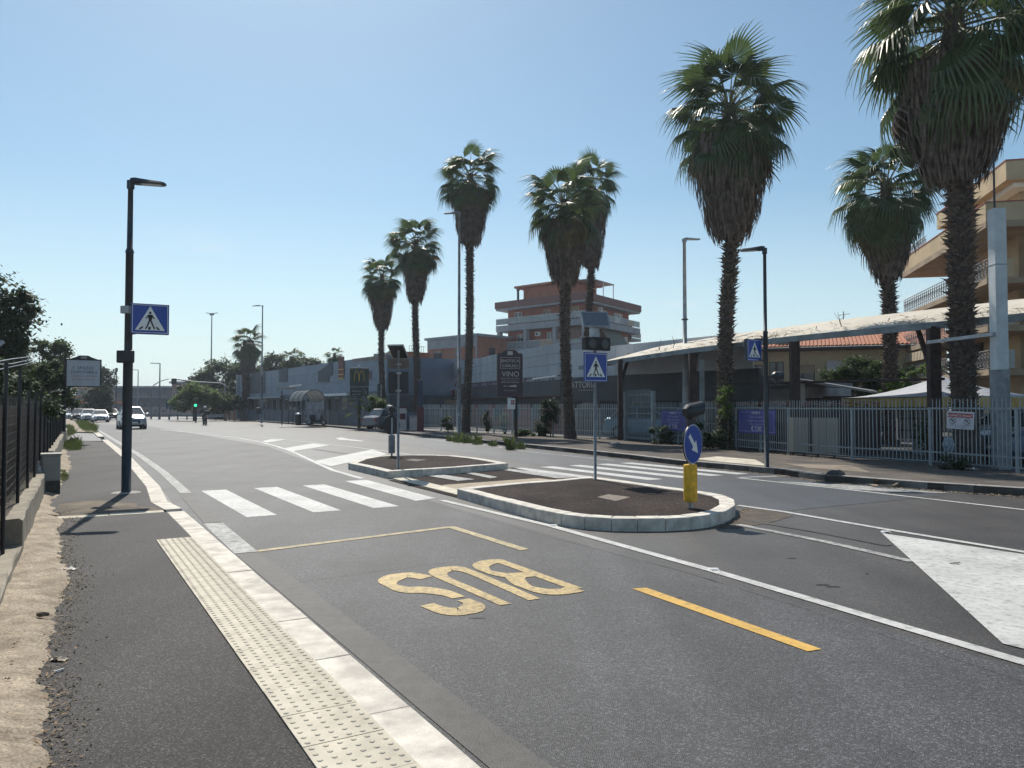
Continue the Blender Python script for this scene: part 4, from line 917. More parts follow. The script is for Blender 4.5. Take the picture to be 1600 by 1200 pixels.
tree('broad_tree','rounded trees peeping over the blue cladding roof beside the fat palm', -35,125,4,[(at(428,570,125),(2.2,2,1.6)),(at(415,585,125),(1.8,2,1.5)),(at(475,572,118),(2.5,2,1.6))],8000,.24,LEAF,.3,seed=12)
tree('dark_tree','dark foliage mass beside the end wall of the blue clad building', -40,108,2,[(at(365,625,106),(1.6,1.5,2.6)),(at(350,640,106),(2,1.5,1.2))],7000,.22,LEAFD,.25,seed=13)
tree('shrub_tree','feathery green tree over the dark shed in front of the tiled house', 20.3,39,1.6,[(at(1345,580,38),(1.35,1.2,.75)),(at(1310,588,38),(.7,1,.5)),(at(1385,592,38),(.8,1,.7)),(at(1345,600,38),(1.3,1,.6))],13000,.075,LEAF,.12,seed=14)
tree('shrub_tree','pale green shrub beside the tent, left of the black canopy post', 17.5,33.5,.8,[(at(1392,612,33),(.5,.6,.45)),(at(1412,605,33.5),(.5,.5,.4))],4000,.06,LEAFL,.06,seed=15)
def bush(label, px, py, D, r, n, size, mat, seed, name='bush'):
    c = V(px,py,D); return tree(name, label, c.x, c.y, max(.15,c.z-.3), [(tuple(c),r),((c.x,c.y,max(.12+r[2]*.4,c.z-r[2]*1.0)),(r[0]*.8,r[1]*.8,r[2]*.8))], n, size, mat, .03, 'bush', None, seed, .12, 'leaves', .5)
bush('bright green bush behind the far railing left of the black sign back', 587,630,56,(.65,.5,.45),2600,.09,LEAFL,31)
bush('dark green shrub leaning on the railing below the lettered dark fascia', 860,640,41,(.55,.4,.5),3000,.07,LEAFD,32)
bush('low leafy plant at the railing foot right of the wine sign post', 822,679,41,(.55,.35,.22),1800,.06,LEAF,33)
bush('dark shrub at the railing foot left of the signpost on the near island', 850,668,41.5,(.5,.35,.35),2200,.06,LEAFD,34)
bush('small green shrub inside the railing under the street lamp', 700,658,48,(.35,.3,.5),1200,.07,LEAF,35)
bush('spiky green plant inside the railing left of the wine sign', 762,655,46,(.25,.25,.45),900,.07,LEAF,36)
bush('spiky green plant inside the railing just left of the wine sign post', 789,657,45.5,(.25,.25,.42),900,.07,LEAFL,37)
bush('creeper climbing the foot of the tall lone palm', 1135,622,28.2,(.28,.25,.55),1600,.045,LEAFL,38)
bush('dark ivy bush inside the railing between the two blue banners', 1125,668,28.6,(.8,.4,.6),5000,.05,LEAFD,39)
bush('dark weed clump at the railing foot left of the tall gate', 1035,678,32.5,(.5,.3,.35),1600,.05,LEAFD,40)
bush('dark weed clump at the railing foot below the biggest palm', 1490,728,19.2,(.35,.25,.25),1600,.035,LEAFD,41)
bush('potted green shrub by the dark canopy post under the tent', 1447,668,23.5,(.3,.3,.5),1600,.04,LEAF,42)
# banana like plant below the golden arches totem
def fan_plant(label, px, D, h, seed):
    rnd = random.Random(seed); b = V(px,650,D); t = thing('leafy_plant', label, 'plant', (b.x,b.y,.12)); base = Vector((b.x,b.y,.12))
    MB().tube([base,base+Vector((0,0,h*.7))],[.07,.05],8).build('stem', BARK, t)
    for i in range(26):
        a = rnd.uniform(0,2*pi); z = h*rnd.uniform(.35,1); L = rnd.uniform(.7,1.3); w = rnd.uniform(.08,.14); m = MB(); P = []
        for k in range(6):
            q = k/5; P.append(base+Vector((cos(a)*L*q,sin(a)*L*q,z+.35*q-.55*q*q)))
        n_ = Vector((-sin(a),cos(a),0)); k0 = len(m.v)
        for k,p in enumerate(P): ww = w*sin(pi*(k+.3)/5.6); m.v += [tuple(p-n_*ww),tuple(p+n_*ww)]
        for k in range(5): m.f.append((2*k,2*k+1,2*k+3,2*k+2))
        m.build('leaf', LEAFL if i%3 else LEAF, t)
fan_plant('broad leaved plant growing below the golden arches totem', 560, 57, 2.3, 51)
# grass and weeds
def grass(name, label, pts, n, h, seed, z=.12, mat=GRASS, group=None):
    rnd = random.Random(seed); m = MB()
    xs = [p[0] for p in pts]; ys = [p[1] for p in pts]
    def inside(x,y):
        c = False; j = len(pts)-1
        for i in range(len(pts)):
            if (pts[i][1] > y) != (pts[j][1] > y) and x < (pts[j][0]-pts[i][0])*(y-pts[i][1])/(pts[j][1]-pts[i][1])+pts[i][0]: c = not c
            j = i
        return c
    k = 0
    while k < n:
        x = rnd.uniform(min(xs),max(xs)); y = rnd.uniform(min(ys),max(ys))
        if not inside(x,y): continue
        k += 1; a = rnd.uniform(0,2*pi); fo = max(0,1-(((x-sum(xs)/len(xs))/(max(xs)-min(xs)))**2+((y-sum(ys)/len(ys))/(max(ys)-min(ys)))**2)*4); x += rnd.gauss(0,.12*h); y += rnd.gauss(0,.3*h); hh = (.25+.75*fo)*h*rnd.uniform(.15,1.15)*(.35+.65*abs(sin(x*3.1+y*1.7)*sin(y*2.3-x*1.1))); w = hh*.03+.003; dx = cos(a)*hh*.45; dy = sin(a)*hh*.45
        m.add([(x-w,y,z),(x+w,y,z),(x+dx*.5,y+dy*.5,z+hh*.7),(x+dx,y+dy,z+hh)],[(0,1,2),(1,3,2)] if False else [(0,1,3),(0,3,2)])
    o = m.build(name, mat, origin=(sum(xs)/len(xs),sum(ys)/len(ys),z)); o['kind'] = 'stuff'; return o
gp = lambda *pp: [tuple(G(px,py,.12)[:2]) for px,py in pp]
grass('grass_strip','',gp((118,657),(131,657),(150,668),(154,676),(140,678),(126,668)),9000,.42,61)
grass('grass_strip','',gp((98,672),(110,668),(116,676),(104,686)),3000,.5,62)
grass('weeds','',gp((96,692),(112,688),(122,698),(127,703),(105,705)),2600,.42,63)
grass('weeds','',gp((88,728),(97,730),(108,748),(98,756),(88,748)),1500,.09,64)
for i,(a,b,hh) in enumerate((((712,690),(722,689),.38),((724,691),(738,691),.32),((741,693),(750,693),.36),((764,695),(775,696),.22),((808,700),(818,700),.25),((795,701),(800,701),.3),((700,688),(706,688),.3))):
    p, q = G(*a,.05), G(*b,.05); grass('weeds','',[(p.x,p.y-.15),(q.x,q.y-.15),(q.x,q.y+.25),(p.x,p.y+.25)],420,hh*1.9,70+i,.02,GRASS)
# ------------------------------------------------------------------ left wall, fence, box, billboard
random.seed(5)
lw = thing('low_wall', 'low crumbling tan concrete wall stepping up under the screened fence on the left', 'wall', UN(8,-.5,.1))
F = Fr(UN(0,-.51),UN(50,.89))   # n side: outward = +n
def wallblk(a0,a1,z1,name='wall_segment',w=.34):
    m = MB(); N = max(2,int((a1-a0)/.4)); rows = []
    for i in range(N+1):
        a = a0+(a1-a0)*i/N; r = []
        for o,z in ((0,.0),(0,z1-.02),(-.02,z1),(-w+.02,z1),(-w,z1-.02),(-w,.0)):
            j = random.uniform(-.012,.012); r.append(len(m.v)); m.v.append(tuple(F.pt(a,o+j,z+(random.uniform(-.012,.012) if z > .05 else 0))))
        rows.append(r)
    for A,B in zip(rows,rows[1:]):
        for k in range(5): m.f.append((A[k],B[k],B[k+1],A[k+1]))
    m.f.append(tuple(rows[0])); m.f.append(tuple(reversed(rows[-1]))); return m.build(name, CONC, lw)
chk = F.pt(0,.1,0); 
wallblk(0,9.6,.25,w=.55); wallblk(9.63,16.6,.52); wallblk(22,46,.62)
sf = thing('fence', 'dark wire mesh fence backed with dead reeds along the left pavement', 'fence', UN(8,-.5,.2))
F2 = Fr(UN(3,-.585),UN(46,.62)); m = MB()
for i in range(int(F2.L/.055)):
    a = i*.055+random.uniform(-.015,.015); r = random.uniform(.012,.026); zt = 1.80+random.uniform(-.12,.06); o = -.05+random.uniform(-.05,.0)
    m.add([F2.pt(a-r,o,.15),F2.pt(a+r,o,.15),F2.pt(a+r+random.uniform(-.03,.03),o,zt),F2.pt(a-r,o,zt)],[(0,1,2,3)])
m.build('reed_screen', SCREEN, sf, kind='stuff')
MB().fb(F2,0,F2.L,-.16,-.13,.1,1.72).build('screen_backing', SCREEN, sf)
m = MB(); z = .3
while z < 1.82: m.fb(F2,0,F2.L,.0,.004,z,z+.005); z += .10
for i in range(int(F2.L/.14)): m.fb(F2,i*.14,i*.14+.004,.005,.009,.28,1.82)
m.build('wire_mesh', M('mesh_wire',(.10,.10,.10),.6,.3,8,metal=.3), sf, kind='stuff')
for i in range(22):
    hh = 1.95 if i not in (3,4) else 2.15
    MB().tube([F2.pt(i*2.05,.03,.1),F2.pt(i*2.05,.03,hh)],.02,8).build('post', DARK, sf)
m = MB()
for k in range(3):
    P = [V(-20+20*j,566-1*j*j+6*k+random.uniform(-2,2),7.2+j*.7) for j in range(5)]; m.tube(P,.005,4)
m.build('barbed_wire', GALV, sf)
MB().tube([F2.pt(5.4,0,1.7),F2.pt(5.4,-.02,2.22),F2.pt(5.45,.05,2.3)],.022,8).build('cranked_post', GALV, sf)
gb = thing('utility_box', 'pale grey plastic utility cabinet on a dark base beside the low wall', 'utility box', UN(16.6,.0,.1))
b = G(79,772,.12); Q = RZ((b.x,b.y,.12), radians(31))
def qb(par,Q,name,x0,x1,y0,y1,z0,z1,mat,bev=0):
    v = MB().box(x0,x1,y0,y1,z0,z1); return MB().add([Q@Vector(a) for a in v.v], v.f).build(name, mat, par, bevel=bev)
gb.location = b
CAB = M('cabinet_grey',(.34,.34,.31),.6,.12,3)
qb(gb,Q,'cabinet_base',-.15,.15,.0,.34,0,.24,M('shaded_concrete',(.10,.09,.075),.9,.4,8,.4),0)  # base coloured dark to stand for the shadow at the cabinet foot
qb(gb,Q,'cabinet_body',-.15,.15,-.02,.34,.24,.70,CAB,.01); qb(gb,Q,'cabinet_lid',-.17,.17,-.05,.37,.70,.735,CAB,.01); qb(gb,Q,'door',-.13,.13,-.035,-.021,.27,.67,CAB,.004)
def bagm(label, c, r, mat=BAG, name='plastic_bag'):
    bm = bmesh.new(); bmesh.ops.create_icosphere(bm, subdivisions=4, radius=1); sd = random.random()*9
    for v in bm.verts:
        n = 1+.13*sin(v.co.x*7+sd)*sin(v.co.z*6+sd)+.07*sin(v.co.y*17+v.co.z*13)+random.uniform(-.015,.015)
        v.co = Vector((v.co.x*r[0]*n,v.co.y*r[1]*n,v.co.z*r[2]*n))
    me = bpy.data.meshes.new(name); bm.to_mesh(me); bm.free(); me.materials.append(mat); o = bpy.data.objects.new(name,me); COL.objects.link(o); o.location = c; return tag(o,label,'bag')
bagm('crumpled clear plastic bag stuffed between the cabinet and the reed fence', V(64,738,b.y)+Vector((0,.0,0)), (.10,.14,.20))
bagm('pale blue plastic bag caught low behind the right hand railing', V(1482,696,20.5), (.13,.13,.22), M('blue_bag',(.35,.42,.50),.4,.15,9,.5,12))
bb = thing('billboard', 'white billboard reading SPAZIO DISPONIBILE on a post over the left pavement', 'billboard', G(100,692,.12))
Db = G(100,692,.12).y; Q = RZ(V(130.5,583,Db), radians(29)); 
MB().tube([G(100,692,.12),V(102,560,Db)],.06,10).build('post', POLE, bb); 
qb(bb,Q,'board',-.70,.70,-.06,.06,-.62,.62,DARK,.01); qb(bb,Q,'board_face',-.64,.64,-.072,-.061,-.57,.56,M('board_white',(.50,.54,.58),.5,.06,3))
m = MB().flat(Q@Matrix.Translation((0,.03,0)),[[(-.55,.621),(.55,.621),(.32,.70),(.17,.78),(-.17,.78),(-.32,.70)]],.06); m.build('crest', DARK, bb)
qb(bb,Q,'crest_plate',-.12,.12,-.05,-.04,.64,.74,CAB); 
INKB = M('ink_navy',(.02,.04,.16),.6); INKR = M('ink_red',(.35,.06,.08),.6)
m = MB(); put_text(m,Q,.08,.16,'SPAZIO',.19,off=.074); put_text(m,Q,.03,-.02,'DISPONIBILE',.185,off=.074); put_text(m,Q,-.40,.16,'//',.2,off=.074); m.build('lettering', INKB, bb)
m = MB(); put_text(m,Q,.03,-.17,'CHIAMA IL NUMERO',.11,off=.074); put_text(m,Q,.0,-.32,'06 5550 1234 567',.12,off=.074); m.build('lettering', INKR, bb)
for x in (-.2,.35): MB().bar(Q@Vector((x-.9+.3,.0,.4-x)), V(102,575,Db),.04).build('bracket', POLE, bb)

# ------------------------------------------------------------------ wall openings
def window(par, F, a, z, w, h, o=0.0, frame=WHITE, pane=GLASS, sill=True, shutter=None, bar_=True, name='window'):
    wd = MB().fb(F,a-w/2,a+w/2,o+.002,o+.03,z,z+h).build(name, frame, par)
    if bar_ and w > .7:
        for s in (-1,1): MB().fb(F,a+s*w/4-w/4+.06,a+s*w/4+w/4-.06,o+.031,o+.045,z+.06,z+h-.06).build('pane', pane, wd)
    else: MB().fb(F,a-w/2+.06,a+w/2-.06,o+.031,o+.045,z+.06,z+h-.06).build('pane', pane, wd)
    if shutter: MB().fb(F,a-w/2+.03,a+w/2-.03,o+.046,o+.07,z+h*(1-shutter),z+h-.03).build('roller_shutter', CREAM2, wd)
    if sill: MB().fb(F,a-w/2-.06,a+w/2+.06,o+.003,o+.12,z-.07,z-.003).build('sill', GREYR, wd)
    return wd
def child_fix():                          # sub-parts were built in their own parents' frame
    pass
def blockF(m, P, z0, z1): return m.prism([(p[0],p[1]) for p in P], z0, z1)
AWN = M('awning_cloth',(.22,.13,.10),.9,.35,1.5,stretch=(9,9,.3)); AWNG = M('awning_grey',(.16,.17,.14),.9,.35,1.5,stretch=(9,9,.3))
def awning(par, F, a0, a1, o0, o1, z0, z1, mat, label=None, n=0):
    m = MB(); k = 8
    for i in range(k+1):
        a = a0+(a1-a0)*i/k
        m.v += [tuple(F.pt(a,o0,z0)),tuple(F.pt(a,(o0+o1)/2,(z0+z1)/2+.04*(i%2))),tuple(F.pt(a,o1,z1+.03*(i%2))),tuple(F.pt(a,o1+.01,z1-.22+.05*(i%2)))]
    for i in range(k):
        for j in range(3): a = i*4+j; m.f.append((a,a+4,a+5,a+1))
    o = m.build('awning', mat, par); sm = o.modifiers.new('s','SOLIDIFY'); sm.thickness = .02; return o
def rail_glass(par, F, a0, a1, o, z, h=1.0, step=2.1, name='balustrade'):
    r = MB().fb(F,a0,a1,o-.02,o+.02,z+h-.04,z+h).build('handrail', WHITE, par)
    n = max(1,int((a1-a0)/step))
    for i in range(n):
        x0 = a0+(a1-a0)*i/n; x1 = a0+(a1-a0)*(i+1)/n
        MB().fb(F,x0+.05,x1-.05,o-.015,o+.015,z+.08,z+h-.06).build('balustrade_panel', random.choice((GLASSL,GLASSL,M_ORG,GREYR,GLASSL)) , par)
        MB().fb(F,x0-.025,x0+.025,o-.026,o+.026,z,z+h-.045).build('baluster', GALV, par)
M_ORG = M('peach_panel',(.42,.30,.22),.5,.2,2)
# ------------------------------------------------------------------ brick apartment block, centre
CL = Vector((-2.3,116,0)); CC = Vector((10.0,105,0)); CR = Vector((19.9,119.6,0)); CB = CL+(CR-CC)
ab = thing('apartment_block', 'red brick apartment block with grey balcony frames behind the paired palms', 'building', (CC.x,CC.y,0))
FL = Fr(CL,CC); FR = Fr(CC,CR)      # outward normals to the viewer
def inner(d): # footprint shrunk by d
    l = (CL-CC).normalized(); r = (CR-CC).normalized(); return [CC+l*d+r*d, CC+r*(-d)+ (CR-CC)+l*d, CB-l*d-r*d if False else CB-l*d-r*d, CL-l*d+r*d]
def foot(d):
    l = (CL-CC).normalized(); r = (CR-CC).normalized(); L = (CL-CC).length; R_ = (CR-CC).length
    return [CC+l*d+r*d, CC+l*d+r*(R_-d), CC+l*(L-d)+r*(R_-d), CC+l*(L-d)+r*d]
zr = V(915,456,105).z
blockF(MB(),foot(1.3),0,zr-1.0).build('wall', BRICK, ab)
blockF(MB(),foot(-.25),zr-1.0,zr).build('roof_fascia', M('fascia_brick',(.20,.10,.085),.85,.12,1,.1), ab)
blockF(MB(),foot(-.1),zr-1.28,zr-1.01).build('roof_soffit', WHITE if False else GREYR, ab)
zA = V(778,509,115.8).z; 
blockF(MB(),foot(-.1),zA-.95,zA-.05).build('terrace_slab', GREYR, ab)
rail_glass(ab, FL, -.1, FL.L+.1, .02, zA, 1.0); rail_glass(ab, FR, -.1, FR.L+.1, .02, zA, 1.0)
blockF(MB(),foot(-.1),zA-4.3,zA-3.6).build('balcony_slab', GREYR, ab); blockF(MB(),foot(-.05),0,zA-4.31).build('lower_wall', GREYR, ab)
for a in (.3,5.6,11.1,16.2): MB().fb(FL,a-.28,a+.28,-.7,.0,zA-3.6,zA-.95).build('pillar', GREYR, ab)
rail_glass(ab, FL, .6, 5.3, -.05, zA-3.6, 1.0); rail_glass(ab, FL, 5.9, 10.8, -.05, zA-3.6, 1.0); rail_glass(ab, FL, 11.4, 15.9, -.05, zA-3.6, 1.0); rail_glass(ab, FR, .3, FR.L-.3, -.05, zA-3.6, 1.0)
awning(ab, FL, 11.6, 15.6, -1.0, .1, zA-1.0, zA-2.6, AWN); awning(ab, FR, 6.5, 12.5, -.9, .7, zA-1.0, zA-3.2, AWNG)
for a in (3.2,8.7,13.8): window(ab, FL, a, zA+.02, 1.4, 1.9, -1.3, sill=False, shutter=.3 if a > 8 else None)
for a in (3.6,9.4): window(ab, FL, a, zA-3.55, 1.3, 2.1, -1.3, sill=False)
for a in (4.2,8.4,13.6): window(ab, FR, a, zA+.02, 1.2, 1.9, -1.3, sill=False, shutter=.35 if a < 8 else None)
for a in (3.6,15.5): window(ab, FR, a, zA-3.4, 1.2, 1.9, -1.3, sill=False)
for FF,a,z in ((FL,7.2,zA-1.9),(FR,6.6,zA+1.6),(FR,11.6,zA+1.2)):
    ac = MB().fb(FF,a-.45,a+.45,-1.29,-.95,z,z+.6).build('air_conditioner', WHITE, ab); MB().tube([FF.pt(a-.1,-.949,z+.3),FF.pt(a-.1,-.93,z+.3)],.2,12).build('fan_grille', DARK, ac)
m = MB(); l = (CL-CC).normalized(); r = (CR-CC).normalized()
Pn = [CC+l*3.2+r*2.0, CC+l*3.2+r*9, CC+l*12.6+r*9, CC+l*12.6+r*2]
blockF(m,Pn,zr,zr+2.05).build('penthouse', BRICK2, ab); 
Pn2 = [CC+l*2.4+r*1.2, CC+l*2.4+r*9.5, CC+l*13.9+r*9.5, CC+l*13.9+r*1.2]
ph = MB(); ph.prism([(p.x,p.y) for p in Pn2],zr+2.05,zr+2.35); ph.build('penthouse_roof', TILE, ab)
MB().tube([CL+(CC-CL)*.18+Vector((1,1.2,zr)),CL+(CC-CL)*.18+Vector((1,1.2,zr+1.6)),CL+(CC-CL)*.18+Vector((1,1.2,zr+1.9))],[.18,.18,.3],8).build('chimney_pipe', DARK, ab)
pg = [CC+l*.6+r*3,CC+l*.6+r*10.5,CC+l*2.6+r*10.5,CC+l*2.6+r*3]; zp = zr+2.2
blockF(MB(),[CC+l*.3+r*2.6,CC+l*.3+r*9.6,CC+l*3.6+r*9.6,CC+l*3.6+r*2.6],zp,zp+.12).build('pergola_roof', GALV, ab)
for k in (2.8,6.2,9.4): q = CC+l*.4+r*k; MB().tube([q+Vector((0,0,zr)),q+Vector((0,0,zp))],.07,6).build('pergola_post', WHITE, ab)
q0 = CC+r*FR.L; blockF(MB(),[q0+l*1.5,q0+r*3.6+l*1.5,q0+r*3.6+l*6,q0+l*6],zA-1.75,zA-1.35).build('side_balcony', GREYR, ab)
Fs = Fr(q0+l*1.5,q0+r*3.6+l*1.5); rail_glass(ab, Fs, 0, Fs.L, 0, zA-1.35, .9, .9); MB().fb(Fs,-.0,Fs.L*.25,-3.5,-1.5,0,zA-1.4).build('side_wall', BRICK, ab)
MB().box(*(lambda p:(p.x-.6,p.x+.6,p.y-.6,p.y+.6))(Fs.pt(1.3,-1.2,0)),zA-1.34,zA+1.4).build('chimney', M('olive_pipe',(.10,.11,.05),.8), ab)
# smaller brick block to its left
DL = V(668,528,118).xy.to_3d(); DC = V(746,521,110).xy.to_3d(); DR = V(785,526,114).xy.to_3d(); DR = DC+(DR-DC)*2.4; zt = V(746,521,110).z
sb = thing('apartment_block', 'lower brick block with two dark windows left of the large brick apartment block', 'building', (DC.x,DC.y,0))
FA = Fr(DL,DC); FB_ = Fr(DC,DR); back = (DR-DC)
blockF(MB(),[DL,DC,DR,DL+back],0,zt-.35).build('wall', BRICK2, sb)
e = .35; nl = FA.n*e; blockF(MB(),[DL+FA.n*e-FA.d*e,DC+FA.n*e+FB_.n*e,DR+FB_.n*e,DL+back-FA.d*e],zt-.35,zt).build('roof_slab', GREYR, sb)
MB().fb(FA,.02,FA.L-.02,.003,.06,zt-1.75,zt-.36).build('wall_band', GREYR, sb); MB().fb(FA,.02,FA.L-.02,.003,.1,zt-6.0,zt-4.9).build('wall_band', GREYR, sb)
MB().fb(FA,FA.L-.2,FA.L+.02,.061,.2,0,zt-.36).build('corner_pipe', GREYR, sb)
window(sb,FA,FA.L*.22,zt-3.6,1.9,1.5,0,frame=DARK,shutter=.15); window(sb,FA,FA.L*.62,zt-3.4,1.2,1.6,0,frame=DARK,shutter=.2)
window(sb,FB_,3.1,zt-4.2,1.3,2.3,0,frame=DARK); MB().fb(FB_,.5,6.5,.05,.9,zt-4.9,zt-4.65).build('balcony_slab', GREYR, sb)
for k in range(5): MB().fb(FB_,.55+k*1.2,1.6+k*1.2,.86,.9,zt-4.6,zt-3.75).build('balustrade_panel', WHITE if k%2 else GLASSL, sb)
FA2 = Fr(V(640,550,115).xy.to_3d(), DL+Vector((0,0,0))); blk = MB(); blk.fb(FA2,0,FA2.L,-8,0,0,V(650,550,116).z).build('low_wing', GREYR, sb)
for k in range(7): MB().fb(FA2,k*.5,k*.5+.05,-.1,-.05,V(650,550,116).z,V(650,550,116).z+.9).build('roof_rail_post', GALV, sb)
MB().fb(FA2,0,3.4,-.1,-.05,V(650,550,116).z+.9,V(650,550,116).z+.95).build('roof_rail', GALV, sb)
MB().fb(FA2,.3,2.0,.002,.03,V(650,585,116).z,V(650,568,116).z).build('brick_infill', BRICK2, sb); MB().fb(FA2,FA2.L+.5,FA2.L+1.9,.6,.66,V(676,585,112).z,V(676,568,112).z).build('brick_infill', BRICK2, sb)

# ------------------------------------------------------------------ hall with grey cladding and dark fascia
Wp = [Vector((-9.4,78,0)),Vector((3.1,45,0)),Vector((10.6,33.6,0))]
hall = thing('market_hall', 'long low hall with grey cladding boards over a dark fascia behind the railing', 'building', (3.1,45,0))
F1 = Fr(Wp[0],Wp[1]); F3 = Fr(Wp[1],Wp[2])
MB().fb(F1,-.5,F1.L,-9,-.35,0,3.1).build('hall_body', BRICK, hall); MB().fb(F3,.0,F3.L-.3,-1.4,-.35,0,3.1).build('hall_body', FASC, hall)
# cladding boards: individual, three courses, some missing
random.seed(9)
def ztopF(a): # stepped top
    return 5.55
nb = 15; bwid = F1.L/nb
for i in range(nb):
    a0_ = i*bwid+.02; a1_ = (i+1)*bwid-.02
    zz = (3.62,4.28,4.93,5.55)
    for j in range(3):
        if j == 2 and i in (0,1,4): continue
        if j == 0 and i in (1,2,3,4,5): continue
        if j == 2 and i == 3: MB().fb(F1,a0_,a0_+.9,0,.05,zz[j]+.012,zz[j+1]-.2).build('cladding_board', SHEETG, hall); continue
        MB().fb(F1,a0_,a1_,0+random.uniform(0,.02),.05+random.uniform(0,.02),zz[j]+.012,zz[j+1]-.012+(0 if j < 2 else random.uniform(-.03,.02))).build('cladding_board', SHEETG, hall)
for i in range(9): MB().fb(F3,i*F3.L/9+.02,(i+1)*F3.L/9-.02,0,.05,3.4,5.0).build('cladding_board', M('lightened_sheet',(.52,.54,.58),.7,.1,1) if i == 0 else bpy.data.materials['lightened_sheet'], hall)  # same cladding, colour lightened to make up for the canopy's shade
m = MB()
for i in range(16): p = F1.pt(i*bwid,-.08,0); m.bar(p+Vector((0,0,2.6)),p+Vector((0,0,5.4)),.07); m.bar(F1.pt(i*bwid,-.1,3.1),F1.pt(min(F1.L,(i+1)*bwid),-.1,4.8),.05)
for z in (3.1,3.55,4.25,4.9): m.fb(F1,0,F1.L,-.1,-.04,z,z+.06)
m.build('steel_frame', RUST, hall)
MB().fb(F1,F1.L*.42,F1.L,.15,.3,2.35,3.32).build('fascia', FASC, hall); MB().fb(F3,0,F3.L+.5,.15,.3,2.0,3.38).build('fascia', FASC, hall)
MB().fb(F1,0,F1.L*.40,-.1,.9,1.95,2.3).build('porch_slab', CREAM2, hall)
MB().fb(F1,F1.L*.40,F1.L,-.34,.14,1.9,2.3).build('awning_box', M('dark_awning',(.03,.03,.035),.8), hall)
for i in range(4): MB().tube([F1.pt(i*4.3+.5,.7,.1),F1.pt(i*4.3+.5,.7,1.95)],.06,8).build('porch_post', GALV_D, hall)
for i in range(9):
    a = 1.2+i*3.6
    if a < F1.L-1.5: window(hall,F1,a,.95,1.7,1.0,-.35,frame=GALV_D,pane=M('teal_pane',(.04,.10,.12),.3) if i == 0 else bpy.data.materials['teal_pane'],sill=False)
for i in range(3): window(hall,F3,2.0+i*4.2,.9,1.5,1.1,-.35,frame=GALV_D,sill=False)
def along(F,px):
    k = (px-800)/1200*(cos(PITCH)+sin(PITCH)*.03)**-1; return (k*F.p.y-F.p.x)/(F.d.x-k*F.d.y)
ah0 = along(F1,675); ah1 = along(F1,718); Qh = Matrix.Translation(F1.pt((ah0*.55+ah1*.45)-.2,.12,0))@Matrix.Rotation(atan2(F1.d.y,F1.d.x),4,'Z')
v = MB().box(-3.4,5.6,-.1,.0,2.35,3.15); MB().add([Qh@Vector(a) for a in v.v],v.f).build('shop_sign', BLACK, hall)
v = MB().box(-5.2,-3.5,-.06,.0,2.32,3.2); MB().add([Qh@Vector(a) for a in v.v],v.f).build('orange_panel', ORANGE, hall)
m = MB(); put_text(m,Qh,-2.4,2.68,'AUTO',.42,off=.104); put_text(m,Qh,.2,2.66,'U',.62,off=.104); put_text(m,Qh,2.6,2.66,'R',.6,off=.104); put_text(m,Qh,4.8,2.66,'S',.6,off=.104); put_text(m,Qh,1.2,2.44,'officina gomme',.2,off=.104); put_text(m,Qh,4.6,2.44,'revisioni',.2,off=.104); m.build('lettering', WHITE, hall)
m = MB(); v = MB().box(-1.2,-.4,-.103,-.101,2.75,3.1).box(.6,2.0,-.103,-.101,2.75,3.1).box(3.1,4.1,-.103,-.101,2.72,3.1); m.add([Qh@Vector(a) for a in v.v],v.f); m.build('red_panel', RED, hall)
Qf = Matrix.Translation(F3.pt(0,.31,0))@Matrix.Rotation(atan2(F3.d.y,F3.d.x),4,'Z')
m = MB(); put_text(m,Qf,.3,2.78,'TRATTORIA',.52,off=.004,align='LEFT',cond=1.05)
for k in range(6): m.add([Qf@Vector((1.7+k*.22,-.004,2.62)),Qf@Vector((1.82+k*.22,-.004,2.62)),Qf@Vector((1.82+k*.22,-.004,2.66)),Qf@Vector((1.7+k*.22,-.004,2.66))],[(0,1,2,3)])
m.build('lettering', CREAMT, hall)
MB().tube([F1.pt(F1.L*.86,.0,3.5),F1.pt(F1.L*.97,.05,3.56)],.07,8).build('white_pipe', WHITE, hall)
m = MB(); P = [F1.pt(F1.L*.28+.6*cos(a),.1,3.05+.55*sin(a)) for a in [pi*.5+.15*k for k in range(9)]]; m.tube(P,.035,5); m.build('curved_pipe', WHITE, hall)

# ------------------------------------------------------------------ open canopy
CQ = [Vector((3.6,40.2,0)),Vector((5.4,36,0)),Vector((7.5,31.4,0)),Vector((9.9,26.8,0)),Vector((12.7,22.6,0)),Vector((16.8,16.8,0))]
can = thing('canopy', 'long sagging beige roofed canopy on dark steel posts covered in dry palm debris', 'canopy', (9.9,26.8,0))
def cn(i):
    a = CQ[max(i-1,0)]; b = CQ[min(i+1,len(CQ)-1)]; d = (b-a).normalized(); return Vector((-d.y,d.x,0)) if (-d.y*1+d.x*1) > 0 else Vector((d.y,-d.x,0))
zf = [3.85,4.0,4.12,4.18,4.22,4.3]; m = MB(); rows = []
FINE = []
for i in range(len(CQ)-1):
    for k in range(10): t_ = k/10; FINE.append((CQ[i].lerp(CQ[i+1],t_), zf[i]*(1-t_)+zf[i+1]*t_, cn(i).lerp(cn(i+1),t_).normalized()))
FINE.append((CQ[-1],zf[-1],cn(len(CQ)-1)))
random.seed(4)
for idx,(p,z,nn) in enumerate(FINE):
    dep = 3.9*min(1,.45+idx/14); r = []
    for j in range(8):
        t_ = j/7; r.append(len(m.v)); q = p+nn*dep*t_; m.v.append((q.x,q.y,z+.85*min(1,.1+idx/9)*(1-(1-t_)**1.8)+random.uniform(-.005,.005)+(.012 if idx%2 else 0)))
    rows.append(r)
for A,B in zip(rows,rows[1:]):
    for j in range(7): m.f.append((A[j],B[j],B[j+1],A[j+1]))
o = m.build('roof_sheet', CANO, can); sm = o.modifiers.new('s','SOLIDIFY'); sm.thickness = .05; sm.offset = -1
